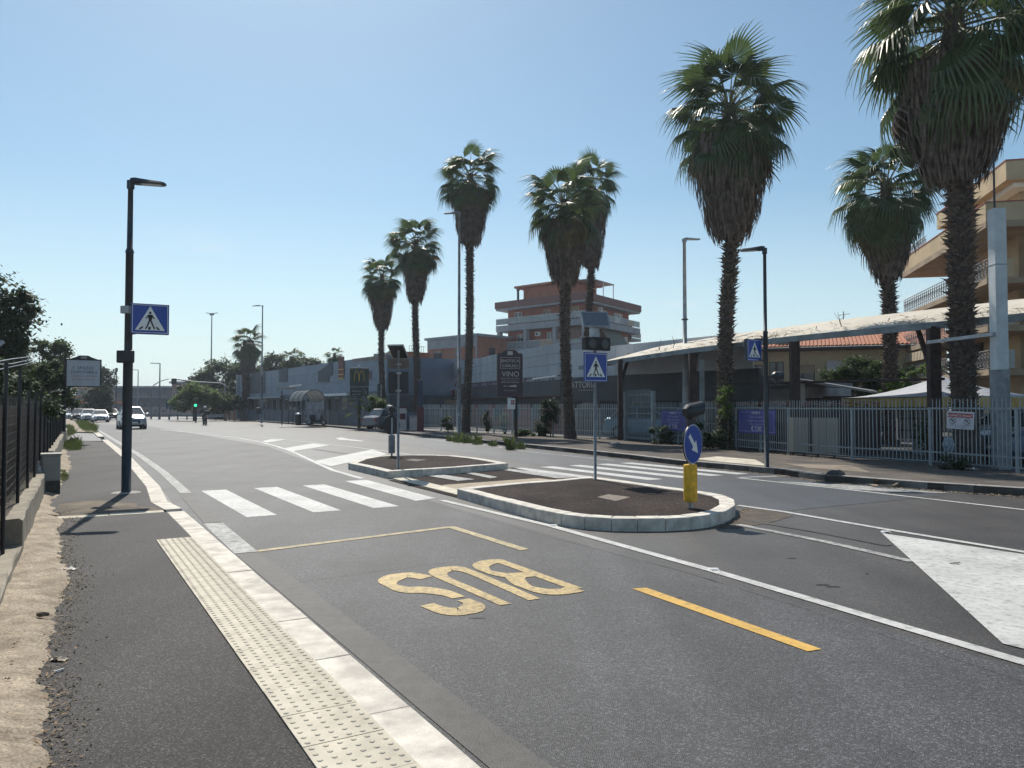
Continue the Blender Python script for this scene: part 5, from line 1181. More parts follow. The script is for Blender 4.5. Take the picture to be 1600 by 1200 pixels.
for i in range(len(CQ)-1):
    p, q = CQ[i]-cn(i)*.08, CQ[i+1]-cn(i+1)*.08; MB().bar(p+Vector((0,0,zf[i]-.10)),q+Vector((0,0,zf[i+1]-.10)),.1,.20).build('edge_beam', CANO_E, can)
    p, q = CQ[i]+cn(i)*3.85, CQ[i+1]+cn(i+1)*3.85
    if i: MB().bar(p+Vector((0,0,zf[i]+.68)),q+Vector((0,0,zf[i+1]+.68)),.1,.16).build('ridge_beam', RUST, can)
for px,Y,w in ((970,36,.22),(1084,31.3,.3),(1245,26.7,.30),(1465,22.3,.32)):
    p = V(px,640,Y); zz = 3.9 if Y > 30 else 4.0
    MB().box(p.x-w/2,p.x+w/2,p.y-.1+.15,p.y+.12+.15,.1,zz).build('post', RUST, can)
    k = 1 if px != 970 else 1; 
    MB().bar((p.x,p.y+.2,2.6),(p.x+1.6*.5,p.y+2.6,4.35),.12,.14).build('strut', RUST, can)
    MB().bar((p.x,p.y+.15,zz-.02),(p.x+.9*2,p.y+3.4,zz+.62),.12,.16).build('rafter', RUST, can)
p = V(1098,640,30.8); MB().box(p.x-.08,p.x+.08,p.y,p.y+.16,.1,3.6).build('post', CANO_E, can)
MB().tube([V(1145,600,30),V(1300,596,26.5),V(1475,592,22.2)],.045,6).build('crossbar', RUST, can)
# dry debris lying on the roof edge
m = MB(); random.seed(8)
for i in range(420):
    k = random.choice(list(range(12,22))*1+list(range(24,29))*3+list(range(37,46))*2+list(range(20,50)))
    p,z,nn = FINE[k]; p2 = FINE[min(k+1,len(FINE)-1)][0]; t_ = abs(random.gauss(0,.35)); q = p.lerp(p2,random.random())+nn*t_+Vector((0,0,z+.05+t_*.35+abs(random.gauss(0,.06))))
    L = random.uniform(.1,.45); a = random.uniform(0,2*pi); d = Vector((cos(a),sin(a),random.uniform(-.35,.25)))*L/2; w = Vector((-sin(a),cos(a),.3))*random.uniform(.004,.014)
    m.add([q-d-w,q-d+w,q+d+w,q+d-w],[(0,1,2,3)])
for k in (14,16,33,46):
    p,z,nn = FINE[k]; b0 = p+nn*.4+Vector((0,0,z+.2))
    for j in range(3): m.tube([b0,b0+Vector((random.uniform(-.1,.1),0,.2)),b0+Vector((random.uniform(-.3,.3),0,random.uniform(.3,.55)))],[.012,.01,.004],4,False)
m.build('palm_debris', M('dry_debris',(.16,.12,.085),.9,.5,9), can, kind='stuff')

# white square column with mast and wires, and its arm
wc = V(1563,640,19.6); wcol = thing('column', 'tall square pale column with a thin mast on top beside the biggest palm', 'column', (wc.x,wc.y,.1)); zt_ = V(1562,327,19.6).z; zsp = V(1562,578,19.6).z
MB().box(wc.x-.15,wc.x+.15,wc.y-.15,wc.y+.15,zsp,zt_).build('upper_shaft', M('pale_paint',(.50,.54,.56),.6,.12,3), wcol, bevel=.01)
MB().box(wc.x-.16,wc.x+.16,wc.y-.16,wc.y+.16,.1,zsp-.002).build('lower_shaft', GALV_D, wcol)
MB().tube([(wc.x-.05,wc.y,zt_),(wc.x-.05,wc.y,V(1555,240,19.6).z)],.025,8).build('mast', DARK, wcol)
zj = V(1562,415,19.6).z; MB().box(wc.x-.157,wc.x+.157,wc.y-.157,wc.y+.157,zj,zj+.02).build('joint_band', GALV_D, wcol)
MB().bar(V(1552,522,19.5),V(1450,535,21.5),.09).build('arm', GALV, wcol)
tag(MB().tube([V(1572,160,19),V(1600,153,18.6),V(1700,128,17)],.018,5).build('cable', DARK, origin=V(1600,153,18.6)), 'dark overhead cable entering at the right edge across the biggest palm', 'cable')

# ------------------------------------------------------------------ beige apartment building, right
C0 = Vector((25.7,39.6,0)); da = Vector((.225,.974,0)); db = Vector((.974,-.225,0))
bb2 = thing('apartment_building', 'beige apartment building with stepped balconies at the right edge', 'building', (C0.x,C0.y,0))
FAa = Fr(C0+da*30,C0); 
if FAa.n.x > 0: FAa = Fr(C0+da*30,C0,True)
FAb = Fr(C0,C0+db*26)
if FAb.n.y > 0: FAb = Fr(C0,C0+db*26,True)
def rect(a0,a1,b0,b1): return [C0+da*a0+db*b0,C0+da*a1+db*b0,C0+da*a1+db*b1,C0+da*a0+db*b1]
blockF(MB(),rect(.8,11.9,.8,26),0,11.1).build('wall', CREAM, bb2)
blockF(MB(),rect(1.6,9.5,1.2,26),11.12,13.48).build('penthouse', CREAM, bb2)
blockF(MB(),rect(0,11.5,0,26),13.5,14.5).build('roof_parapet', CREAM, bb2); blockF(MB(),rect(-.03,11.53,-.03,26),14.505,14.57).build('parapet_cap', BRICK, bb2)
blockF(MB(),rect(.5,11.0,.5,26),13.25,13.49).build('roof_soffit', WHITE, bb2)
blockF(MB(),rect(-1.5,14.2,-1.5,26),10.75,11.08).build('terrace_slab', CREAM2, bb2)
blockF(MB(),rect(-1.5,14.2,-1.5,-1.3),11.082,12.0).build('terrace_parapet', CREAM, bb2); blockF(MB(),rect(-1.5,-1.3,-1.29,26),11.082,12.0).build('terrace_parapet', CREAM, bb2)
blockF(MB(),rect(-1.53,14.2,-1.53,-1.27),12.003,12.06).build('parapet_cap', BRICK, bb2); blockF(MB(),rect(-1.53,-1.27,-1.26,26),12.003,12.06).build('parapet_cap', BRICK, bb2)
IRON = M('wrought_iron',(.30,.28,.27),.6,.2,5)
def iron_rail(a0,a1,b,z,h=.95,n=None,mat=IRON,par=bb2):
    m = MB(); L = a1-a0; n = n or int(L/.42)
    P = lambda a,zz: C0+da*a+db*b+Vector((0,0,zz))
    m.bar(P(a0,z+h),P(a1,z+h),.04); m.bar(P(a0,z+.08),P(a1,z+.08),.03)
    for i in range(n):
        x = a0+L*(i+.5)/n; w = L/n*.46
        m.tube([P(x+w*cos(t),z+h*.52+h*.36*sin(t)) for t in [k*pi/5 for k in range(11)]],.016,4,False)
        m.tube([P(x+w*.5*cos(t),z+h*.52+h*.16*sin(t)) for t in [k*pi/4 for k in range(9)]],.014,4,False)
        m.bar(P(x+w*1.08,z),P(x+w*1.08,z+h),.02)
    return m.build('iron_railing', mat, par)
for z,a1_ in ((7.9,14.0),(5.5,14.0),(3.3,14.0)):
    blockF(MB(),rect(-1.5,a1_,-1.5,.79),z,z+.3).build('balcony_slab', CREAM2, bb2); iron_rail(-1.5,a1_,-1.45,z+.3)
    blockF(MB(),rect(-1.5,.79,.8,26),z,z+.3).build('balcony_slab', BEIGE, bb2)
    for k in range(5): blockF(MB(),rect(-1.48,-1.44,-1.4+k*2.4,-1.4+k*2.4+1.1),z+.36,z+1.25).build('balustrade_panel', CREAM if z > 6 else GLASSL, bb2)
iron_rail(8.5,13.6,-1.50,12.05,.45); 
for z in (8.25,5.85,3.65,.2):
    for a in (3.2,6.6,10.0):
        MB().fb(FAa,30-a-.65,30-a+.65,-.79,-.74,z,z+2.1).build('window', DARK, bb2)
    for k in (3.4,6.6,10.2): 
        MB().fb(FAb,k-.7,k+.7,-.79,-.74,z,z+2.05).build('window', M_ORG if k < 5 else DARK, bb2)
    for k in (1.5,5.2,8.6): MB().fb(FAb,k-.22,k+.22,-.5,1.3,z-.35,z+2.05).build('pillar', BEIGE, bb2)
for a in (4.5,7.5): MB().fb(FAa,30-a-.9,30-a+.9,-1.19,-1.13,11.7,13.0).build('window', DARK, bb2)
m = MB(); 
for i in range(14): 
    z0_, z1_ = 5.35,4.75; m.add([C0+da*(9+i*.35)+db*-1.52+Vector((0,0,z0_)),C0+da*(9.35+i*.35)+db*-1.52+Vector((0,0,z0_)),C0+da*(9.35+i*.35)+db*-1.60+Vector((0,0,z1_)),C0+da*(9+i*.35)+db*-1.60+Vector((0,0,z1_))],[(0,1,2,3)])
STRIPE = M('striped_valance',(.22,.20,.15),.9,.1,1); o = m.build('striped_awning', STRIPE, bb2); o.data.materials.append(CREAM); 
for i,p in enumerate(o.data.polygons): p.material_index = i%2
rnd = random.Random(5); fm,_ = foliage([(tuple(C0+da*a+db*-1.5+Vector((0,0,4.1))),(.5,1.1,.32)) for a in (7,9,11,12.5)],3500,.07,rnd); fm.build('balcony_plants', LEAFL, bb2, kind='stuff')

# ------------------------------------------------------------------ tiled house
H0 = Vector((16.9,57,0)); H1 = Vector((29.6,52.2,0)); hs = thing('house', 'two storey ochre house with a red tiled roof seen under the canopy', 'house', (22,55,0))
FH = Fr(H0,H1); MB().fb(FH,0,FH.L,-8,0,0,5.75).build('wall', CREAM, hs); MB().fb(FH,-1.2,FH.L+.5,-.2,.9,5.76,5.95).build('eave', RUST, hs)
_p = MB().add([(-.11,0,0),(.11,0,0),(.11,.62,0),(-.11,.62,0),(-.055,0,.05),(.055,0,.05),(.055,.62,.05),(-.055,.62,.05)],[(0,4,7,3),(4,5,6,7),(5,1,2,6),(0,1,5,4)])
slope = atan2(1.54,5.55); nr = 4
MB().hexa([FH.pt(-1.3,.95,5.96),FH.pt(FH.L+.5,.95,5.96),FH.pt(FH.L+.5,-4.6,7.5),FH.pt(-1.3,-4.6,7.5),FH.pt(-1.3,.95,6.0),FH.pt(FH.L+.5,.95,6.0),FH.pt(FH.L+.5,-4.6,7.54),FH.pt(-1.3,-4.6,7.54)]).build('roof_deck', TILE, hs)
ncol = int((FH.L+1.7)/.26); ang = atan2(FH.d.y,FH.d.x); pm = MB(); tiles = MB()
tileo = MB().add([(-.12,0,0),(-.06,0,.07),(.06,0,.07),(.12,0,0),(-.12,1.5,0),(-.06,1.5,.07),(.06,1.5,.07),(.12,1.5,0)],[(0,1,5,4),(1,2,6,5),(2,3,7,6),(0,3,2,1)]).build('roof_tile', TILE)
tme = tileo.data; bpy.data.objects.remove(tileo)
for c in range(ncol):
    for r_ in range(4):
        inst('roof_tile', tme, hs, Matrix.Translation(FH.pt(-1.18+c*.26,.98-r_*1.4,6.0+r_*1.4*(1.54/5.55)+.004+random.uniform(0,.01))-hs.location)@Matrix.Rotation(ang,4,'Z')@Matrix.Rotation(slope,4,'X'))
for a,w,h,z in ((2.6,1.0,1.6,3.4),(4.4,1.6,1.6,3.1),(7.2,1.6,2.0,2.8),(9.2,.8,1.5,3.3),(12,2.2,1.5,3.2),(1.2,.9,1.4,3.4)):
    if a < FH.L-.5: window(hs,FH,a,z,w,h,0,frame=RUST,shutter=.35 if a in (4.4,12) else None)
MB().fb(FH,0,8.5,.02,1.0,2.5,2.7).build('balcony_slab', CONC, hs); MB().fb(FH,-.3,2.4,.02,1.0,2.71,3.5).build('balcony_parapet', BRICK2, hs)
m = MB()
for k in range(30): m.bar(FH.pt(2.5+k*.2,.97,2.7),FH.pt(2.5+k*.2,.97,3.5),.03)
m.bar(FH.pt(2.4,.97,3.5),FH.pt(8.5,.97,3.5),.05); m.build('balcony_railing', RUST, hs)
MB().fb(FH,-.9,-.7,.3,.5,0,5.75).build('corner_post', RUST, hs); awning(hs,FH,6.0,7.6,.05,.9,5.0,3.9,CREAMT)
MB().fb(FH,2.6,3.6,-.4,.3,6.1,6.7).build('chimney', CONC, hs)
at_ = V(1318,500,54); ant = thing('tv_antenna', 'thin television aerial above the canopy ridge', 'antenna', (at_.x,at_.y,6.5)); MB().tube([(at_.x,at_.y,6.5),(at_.x,at_.y,at_.z+.6)],.03,5).build('mast', DARK, ant)
MB().bar(V(1310,493,54),V(1328,490,54),.03).bar(V(1313,501,54),V(1324,500,54),.03).build('arms', DARK, ant)
# white low workshop, dark shed, rubble topped wall
w0 = V(1128,640,38).xy.to_3d(); w1 = V(1262,640,34.5).xy.to_3d(); ws = thing('workshop', 'low whitewashed workshop behind the railing left of the dark shed', 'building', w0); Fw = Fr(w0,w1)
MB().fb(Fw,0,Fw.L,-4,0,0,2.6).build('wall', M('whitewash',(.40,.40,.42),.9,.2,1.2,.2,20), ws); MB().fb(Fw,0,Fw.L,-4.2,.25,2.62,2.85).build('roof_slab', GALV_D, ws)
MB().fb(Fw,.3,1.9,.003,.04,1.3,2.3).build('roller_shutter', GALV_D, ws); MB().fb(Fw,3.0,4.6,.003,.04,.3,1.6).build('dark_opening', DARK, ws)
MB().fb(Fw,Fw.L-1.6,Fw.L+.0,.26,.9,2.63,2.82).build('side_canopy', GALV_D, ws)
s0 = V(1262,640,33).xy.to_3d(); s1_ = V(1372,640,32).xy.to_3d(); shd = thing('shed', 'dark open shed with a sloping roof below the feathery green tree', 'shed', s0); Fsd = Fr(s0,s1_)
MB().hexa([Fsd.pt(-.6,.3,2.86),Fsd.pt(Fsd.L,.3,2.25),Fsd.pt(Fsd.L,-3,2.4),Fsd.pt(-.6,-3,3.0),Fsd.pt(-.6,.3,2.96),Fsd.pt(Fsd.L,.3,2.33),Fsd.pt(Fsd.L,-3,2.48),Fsd.pt(-.6,-3,3.08)]).build('roof', GALV_D, shd)
MB().fb(Fsd,-.3,Fsd.L-.3,-3,-2.8,0,2.2).build('back_wall', RUST, shd); MB().fb(Fsd,Fsd.L-.35,Fsd.L-.1,-.2,0,0,2.2).build('post', CONC, shd); MB().fb(Fsd,-.3,-.1,-.2,0,0,2.7).build('post', CONC2, shd)
MB().fb(Fsd,-.1,Fsd.L-.4,-1.0,-.9,.0,2.1).build('inner_screen', RUST, shd)
r0_ = V(1148,640,30.5).xy.to_3d(); r1_ = V(1372,640,25.5).xy.to_3d(); Frb = Fr(r0_,r1_)
bwl = thing('boundary_wall', 'dark brown boarded wall topped with broken roof tiles behind the railing', 'wall', r0_); MB().fb(Frb,0,Frb.L,-.15,0,.1,1.72).build('wall', M('dark_boards',(.07,.055,.05),.9,.4,2,.3,20,stretch=(5,5,.4)), bwl)
random.seed(12)
for i in range(110):
    a = random.uniform(0,Frb.L); L = random.uniform(.12,.30); z = 1.73+random.uniform(0,.14); R_ = Matrix.Translation(Frb.pt(a,random.uniform(-.12,.05),z))@Matrix.Rotation(random.uniform(0,3),4,'Z')@Matrix.Rotation(random.uniform(-.35,.35),4,'X')
    v = MB().box(-L/2,L/2,-.07,.07,0,.022); MB().add([R_@Vector(q) for q in v.v],v.f).build('broken_tile', random.choice((TILE,CONC,BRICK2,KERB_D)), bwl)
MB().fb(Frb,1.0,2.2,.02,.4,.12,1.1).build('stacked_crates', DARK, bwl)
# cream cabinets behind the railing
for i,(pa,pb,lab) in enumerate(((1232,1262,'left cream metal sheet panel standing behind the railing'),(1270,1309,'right and wider cream metal sheet panel standing behind the railing'))):
    a_ = V(pa,640,25.0-i*.5); b_ = V(pb,640,24.6-i*.6); Fc = Fr(a_,b_); t = thing('metal_panel', lab, 'panel', (a_.x,a_.y,.12), 'cream panels')
    MB().fb(Fc,0,Fc.L,-.05,0,.25,1.36).build('sheet', M('cream_sheet',(.36,.34,.29),.7,.1,1), t)
    for k in range(int(Fc.L/.12)): MB().fb(Fc,k*.12+.02,k*.12+.045,.001,.02,.27,1.34).build('rib', bpy.data.materials['cream_sheet'], t)
    MB().fb(Fc,.1,.16,-.049,-.01,.1,.249).build('leg', RUST, t); MB().fb(Fc,Fc.L-.16,Fc.L-.1,-.049,-.01,.1,.249).build('leg', RUST, t)
# tent
tc = V(1472,640,27.5); tent = thing('gazebo_tent', 'grey peaked gazebo tent with a yellowish valance behind the black canopy post', 'tent', (tc.x,tc.y,.1)); R_ = 2.35; rot = radians(12)
m = MB(); ez = V(1472,621,27.5).z; az = V(1472,588,27.5).z; N = 9
for j in range(N):
    t_ = j/(N-1); r = R_*(1-t_)+.03; z = ez+(az-ez)*(t_**1.7)
    for k in range(16):
        s_ = k/4; e_ = int(s_)%4; f_ = s_-int(s_); cs_ = [(-1,-1),(1,-1),(1,1),(-1,1)]; x = cs_[e_][0]*(1-f_)+cs_[(e_+1)%4][0]*f_; y = cs_[e_][1]*(1-f_)+cs_[(e_+1)%4][1]*f_
        q = Vector((x*r*cos(rot)-y*r*sin(rot),x*r*sin(rot)+y*r*cos(rot),0)); m.v.append((tc.x+q.x,tc.y+q.y,z))
for j in range(N-1):
    for k in range(16): a = j*16+k; b_ = j*16+(k+1)%16; m.f.append((a,b_,b_+16,a+16))
m.build('roof_canvas', CANVAS, tent, smooth=False)
cor = [Vector((tc.x+(x*cos(rot)-y*sin(rot))*R_,tc.y+(x*sin(rot)+y*cos(rot))*R_,0)) for x,y in ((-1,-1),(1,-1),(1,1),(-1,1))]
for k in range(4):
    Fv = Fr(cor[k],cor[(k+1)%4]); m = MB(); n = 40
    for i in range(n+1): w_ = .03*sin(i*2.1); m.v += [tuple(Fv.pt(Fv.L*i/n,.02,ez-.03)),tuple(Fv.pt(Fv.L*i/n,.02+w_,ez-.32-.03*abs(sin(i*.8))))]
    for i in range(n): m.f.append((2*i,2*i+2,2*i+3,2*i+1))
    m.build('valance', VALAN, tent); MB().tube([cor[k]+Vector((0,0,.1)),cor[k]+Vector((0,0,ez))],.03,8).build('leg', GALV, tent)
MB().fb(Fr(cor[0],cor[1]),0,R_*2,-.02,.015,ez-.03,ez+.03).build('eave_rail', GALV, tent)
# counters and pale board under the tent
Q = RZ((tc.x-.4,tc.y-1.6,.1),rot); ct = thing('counter', 'grey counter below the tent behind the railing', 'counter', (tc.x-.4,tc.y-1.6,.1)); qb(ct,Q,'counter_body',-1.5,.7,-.3,.3,0,.55,CONC2); qb(ct,Q,'counter_top',-1.55,.75,-.35,.35,.551,.6,DARK)
pb_ = V(1430,655,29.5); bd = thing('display_board', 'bright white notice board with black grille seen below the tent', 'board', (pb_.x,pb_.y,.1)); Q = RZ((pb_.x,pb_.y,.1),radians(8))
qb(bd,Q,'board',-.75,.65,0,.05,.35,1.85,WHITE)
for k in range(11): qb(bd,Q,'grille_bar',-.70+k*.125,-.67+k*.125,-.03,-.005,.4,1.8,BLACK)
for z in (.7,1.15,1.6): qb(bd,Q,'grille_rail',-.74,.64,-.055,-.031,z,z+.03,BLACK)
# ------------------------------------------------------------------ signs on the right
def lbx(par,Q,name,x0,x1,y0,y1,z0,z1,mat,bev=0): return qb(par,Q,name,x0,x1,y0,y1,z0,z1,mat,bev)
wb = G(806,685,.14); vs = thing('shop_sign', 'dark wine coloured sign on a black post reading ENOTECA CARUSO VINO', 'sign', wb); s = wb.y/1200
MB().tube([wb,V(806,620,wb.y)],.09,10).build('post', BLACK, vs)
Q = RZ(V(796.5,584,wb.y),radians(10)); hw = .64; zt = 1.02; zb = -1.16
outl = [(-hw,zb+.12),(-hw+.05,zb),(hw-.05,zb),(hw,zb+.12),(hw,zt-.05),(hw-.12,zt+.02),(hw-.2,zt-.02),(hw-.28,zt+.08),(.2,zt+.17),(-.2,zt+.17),(-hw+.28,zt+.08),(-hw+.2,zt-.02),(-hw+.12,zt+.02),(-hw,zt-.05)]
MB().flat(Q@Matrix.Translation((0,.12,0)),[outl],.22).build('sign_body', WINE, vs)
MB().flat(Q@Matrix.Translation((0,-.1002,0)),[[(x*.93,z*.965) for x,z in outl]],.004).build('sign_face', M('sign_purple',(.045,.018,.035),.45,.15,2), vs)
m = MB(); e = .49
for a,b,c,d in ((-e,e,.80,.815),(-e,e,.245,.26),(-e,-e+.015,.26,.80),(e-.015,e,.26,.80),(-.42,.42,-.335,-.328),): v = MB().box(a,b,-.112,-.106,c,d); m.add([Q@Vector(q) for q in v.v],v.f)
m.build('sign_rule', CREAMT, vs)
m = MB(); put_text(m,Q,0,.57,'ENOTECA',.20,off=.108); put_text(m,Q,0,.32,'CARUSO',.21,off=.108); put_text(m,Q,.02,-.14,'VINO',.36,off=.108); put_text(m,Q,0,-.27,'BIANCO ROSSO BOLLICINE',.075,off=.108); put_text(m,Q,0,-.46,'BIRRA ARTIGIANALE',.10,off=.108); put_text(m,Q,-.2,-.66,'100 mt',.12,off=.108); put_text(m,Q,0,-.86,'Via dei Castelli, 27',.085,off=.108); m.build('lettering', CREAMT, vs)
MB().flat(Q@Matrix.Translation((0,-.106,0)),[[(0.0,-.65),(.22,-.65),(.22,-.69),(.36,-.615),(.22,-.54),(.22,-.58),(0,-.58)]],.004).build('arrow', CREAMT, vs)
qb(vs,Q,'top_plate',-.13,.13,-.125,-.105,.93,1.12,CREAMT); qb(vs,Q,'foot_plate',-.12,.1,-.06,.06,-1.26,-1.17,GALV)
sk = thing('small_sign', 'small white sign with a red mark hanging below the wine coloured sign', 'sign', V(799,631,wb.y)); Q = RZ(V(799,631,wb.y),0)
qb(sk,Q,'plate',-.19,.19,-.12,-.10,-.27,.27,WHITE); m = MB(); v = MB().box(.0,.05,-.125,-.121,-.05,.2).box(.09,.14,-.125,-.121,-.05,.2).box(-.03,.17,-.125,-.121,.12,.16).box(-.03,.17,-.125,-.121,.0,.04); m.add([Q@Vector(a) for a in v.v],v.f); m.build('red_mark', RED, sk)
def banner(label, pxl, pxr, pyt, pyb, Y0, Y1, txtoff=0, cond=1):
    a_ = V(pxl,640,Y0); b_ = V(pxr,640,Y1); z1_ = V(pxl,pyt,Y0).z; z0_ = V(pxl,pyb,Y0).z; Fb = Fr(a_,b_); c = Fb.pt(Fb.L/2,0,(z0_+z1_)/2)
    t = thing('banner', label, 'banner', c, 'blue price banners'); Q = Matrix.Translation(c)@Matrix.Rotation(atan2(Fb.d.y,Fb.d.x),4,'Z'); w = Fb.L/2; h = (z1_-z0_)/2
    qb(t,Q,'cloth',-w,w,-.012,0,-h,h,BLUE_D); m = MB()
    for a,b,cc,d in ((-w+.08,w-.08,h-.09,h-.08),(-w+.08,w-.08,-h+.07,-h+.08),(-w+.08,-w+.09,-h+.08,h-.09),(w-.09,w-.08,-h+.08,h-.09)): v = MB().box(a,b,-.0125,-.0121,cc,d); m.add([Q@Vector(q) for q in v.v],v.f)
    LB = bpy.data.materials.get('banner_ink') or M('banner_ink',(.34,.34,.55),.6,.1,3); LW = bpy.data.materials.get('banner_ink_pale') or M('banner_ink_pale',(.65,.65,.70),.6,.1,3)
    m.build('border', LB, t); k = h/.43
    m = MB(); put_text(m,Q,-.02,.27*k,'OFFERTA',.13*k,off=.014); put_text(m,Q,0,-.33*k,'€ 7,00',.24*k,off=.014); m.build('lettering', LW, t)
    m = MB(); put_text(m,Q,0,.13*k,'Tutti i mercoledì',.12*k,off=.014); put_text(m,Q,0,.0,'lavaggio auto completo',.11*k,off=.014); put_text(m,Q,0,-.12*k,'solo per la giornata',.11*k,off=.014); m.build('lettering', LB, t)
    return t
banner('blue banner reading 7,00 euro on the railing, crossed by the dark lamp post', 1154,1212,640,676,27.9,25.75)
banner('blue banner reading 7,00 euro on the railing behind the keep right bollard lamp', 1033,1072,641,672,33.2,31.35)
p0 = V(1481,643,19.55); p1 = V(1524,645,18.95); pz0 = V(1481,670,19.55).z; Fn = Fr(p0,p1); c = Fn.pt(Fn.L/2,.05,(p0.z+pz0)/2)
nt2 = thing('notice', 'white notice with red PROPRIETA PRIVATA band and two prohibition circles on the railing', 'sign', c); Q = Matrix.Translation(c)@Matrix.Rotation(atan2(Fn.d.y,Fn.d.x),4,'Z')@Matrix.Rotation(radians(2.5),4,'Y'); w = Fn.L/2; h = (p0.z-pz0)/2
qb(nt2,Q,'plate',-w,w,-.01,0,-h,h,M('notice_white',(.50,.51,.56),.6,.08,4),.003)
m = MB(); v = MB().box(-w+.03,w-.03,-.0125,-.0105,h-.15,h-.045); m.add([Q@Vector(a) for a in v.v],v.f); m.build('red_band', RED, nt2)
m = MB(); put_text(m,Q,0,h-.13,'PROPRIETÀ PRIVATA',.078,off=.0145); m.build('lettering', WHITE, nt2)
INK = M('ink_black',(.04,.04,.05),.7); m = MB()
for sx in (-.19,.17):
    m.tube([Q@Vector((sx+.075*cos(a),-.014,-.02+.075*sin(a))) for a in [k*pi/8 for k in range(17)]],.005,4,False); m.bar(Q@Vector((sx-.05,-.014,.03)),Q@Vector((sx+.05,-.014,-.07)),.01); m.bar(Q@Vector((sx-.03,-.0135,-.01)),Q@Vector((sx+.02,-.0135,.0)),.025)
put_text(m,Q,0,-h+.09,'vietato l\'accesso ai non autorizzati',.035,off=.0115); put_text(m,Q,0,-h+.04,'area videosorvegliata',.035,off=.0115); m.build('prohibition_signs', INK, nt2)
# golden arches totem, slim banner, red and blue totem
td = 58; tb = V(561,640,td); tt = thing('totem_sign', 'dark green restaurant totem with golden arches above two lettered panels', 'sign', (tb.x,tb.y,.12)); Q = RZ((tb.x,tb.y,.12),radians(12)); s = td/1200
zz = lambda py: V(560,py,td).z-.12
qb(tt,Q,'totem_panel',-.70,.72,-.12,.12,zz(604),zz(575),MCG,.02); qb(tt,Q,'totem_lower_panel',-.68,.70,-.11,.11,zz(619),zz(605),MCG,.01); qb(tt,Q,'post',-.12,.12,-.08,.08,0,zz(619.5),POLE)
m = MB(); base_z = zz(596); hh = zz(580)-base_z
for sx in (-1,1):
    P = []; 
    for k in range(15):
        t_ = k/14; x = sx*.19+.18*cos(pi*t_) ; P.append((x,base_z+hh*sin(pi*t_)**.62))
    for k in range(14):
        a,b = P[k],P[k+1]; m.bar(Q@Vector((a[0],-.13,a[1])),Q@Vector((b[0],-.13,b[1])),.03,.10,up=(0,-1,0))
m.build('golden_arches', GOLD, tt)
m = MB(); put_text(m,Q,-.18,zz(612.5),'McDrive',.19,off=.115); put_text(m,Q,-.2,zz(617),'aperto 24h',.14,off=.115); put_text(m,Q,.5,zz(616),'I',.4,off=.115); m.build('lettering', M('totem_ink',(.40,.45,.45),.5), tt)
v = MB().box(.33,.345,-.118,-.111,zz(618),zz(606)); MB().add([Q@Vector(a) for a in v.v],v.f).build('divider', bpy.data.materials['totem_ink'], tt)
MB().lathe(Q@Vector((0,0,zz(574))),[(.1,0),(.1,.08),(.02,.16)],10).build('lamp', GALV, tt)
rb = V(657,640,49.5); rr = thing('totem', 'slim dark pillar, red below and blue above, at the far end of the railing', 'pillar', (rb.x,rb.y,.12)); zz2 = lambda py: V(657,py,49.5).z-.12
Q = RZ((rb.x,rb.y,.12),0); qb(rr,Q,'lower_part',-.20,.20,-.15,.15,0,zz2(636),REDD,.02); qb(rr,Q,'upper_part',-.15,.15,-.12,.12,zz2(636)+.003,zz2(594),M('navy_panel',(.015,.03,.08),.5,.2,3),.01)
fp = V(591.5,640,57); t = thing('pole', 'short dark pole left of the black sign back', 'pole', (fp.x,fp.y,.12)); MB().tube([(fp.x,fp.y,.12),(fp.x,fp.y,V(591,600,57).z)],.10,8).build('post', POLE, t); MB().tube([(fp.x+.18,fp.y,.12),(fp.x+.18,fp.y,V(591,601,57).z)],.04,8).build('conduit', GALV, t)
# things by the far end of the railing
for i,(px,py,w_,h_,mt,lab) in enumerate(((629,646,.5,1.5,CREAMT,'small white and red vending cabinet right of the post on the far island'),(646,650,.5,.9,CREAMT,'pale sack leaning on the red pillar'),)):
    c = V(px,py,51.5); t = thing(('vending_cabinet','bin')[i], lab if i == 0 else 'pale litter bin standing left of the red pillar', ('cabinet','bin')[i], (c.x,c.y,.12)); Q = RZ((c.x,c.y,.12),.2)
    qb(t,Q,'body',-w_/2,w_/2,-.2,.2,0,h_,mt,.03); qb(t,Q,'lid',-w_/2-.02,w_/2+.02,-.22,.22,h_+.003,h_+.1,REDD if i == 0 else GALV,.02)
    if i == 0: qb(t,Q,'front_panel',-w_/2+.06,w_/2-.06,-.215,-.201,.75,1.15,REDD)
# ------------------------------------------------------------------ blue clad building (left of centre)
K0 = V(373,640,104).xy.to_3d(); K1 = V(604,640,63).xy.to_3d(); mk = thing('clad_building', 'long low blue grey clad building with dark torn banners behind the bus shelter', 'building', (K1.x,K1.y,0))
FK = Fr(K0,K1); zK = V(604,553,63).z; zKl = V(373,590,104).z; zK = max(zK,zKl)-.05
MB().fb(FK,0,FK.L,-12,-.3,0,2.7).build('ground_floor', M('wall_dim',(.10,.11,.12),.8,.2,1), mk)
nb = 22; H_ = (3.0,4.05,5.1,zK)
for i in range(nb):
    for j in range(3):
        MB().fb(FK,i*FK.L/nb+.015,(i+1)*FK.L/nb-.015,-.29,.0,H_[j]+.01,H_[j+1]-.01).build('cladding_board', SHEETB, mk)
MB().fb(FK,0,FK.L,-12,-.31,2.71,zK-.15).build('upper_storey', SHEETB, mk); MB().fb(FK,-.3,-.003,-12,.3,0,zK+.05).build('end_panel', SHEETG, mk)
DBAN = M('dark_banner',(.02,.035,.06),.6,.2,2)
def fa(px):  # along position on the facade for a pixel column
    a, b, c = ray(px,640); k = a/b; return ((k*K0.y-K0.x)/(FK.d.x-k*FK.d.y))
def fz(px,py): y = (K0+FK.d*fa(px)).y; return V(px,py,y).z
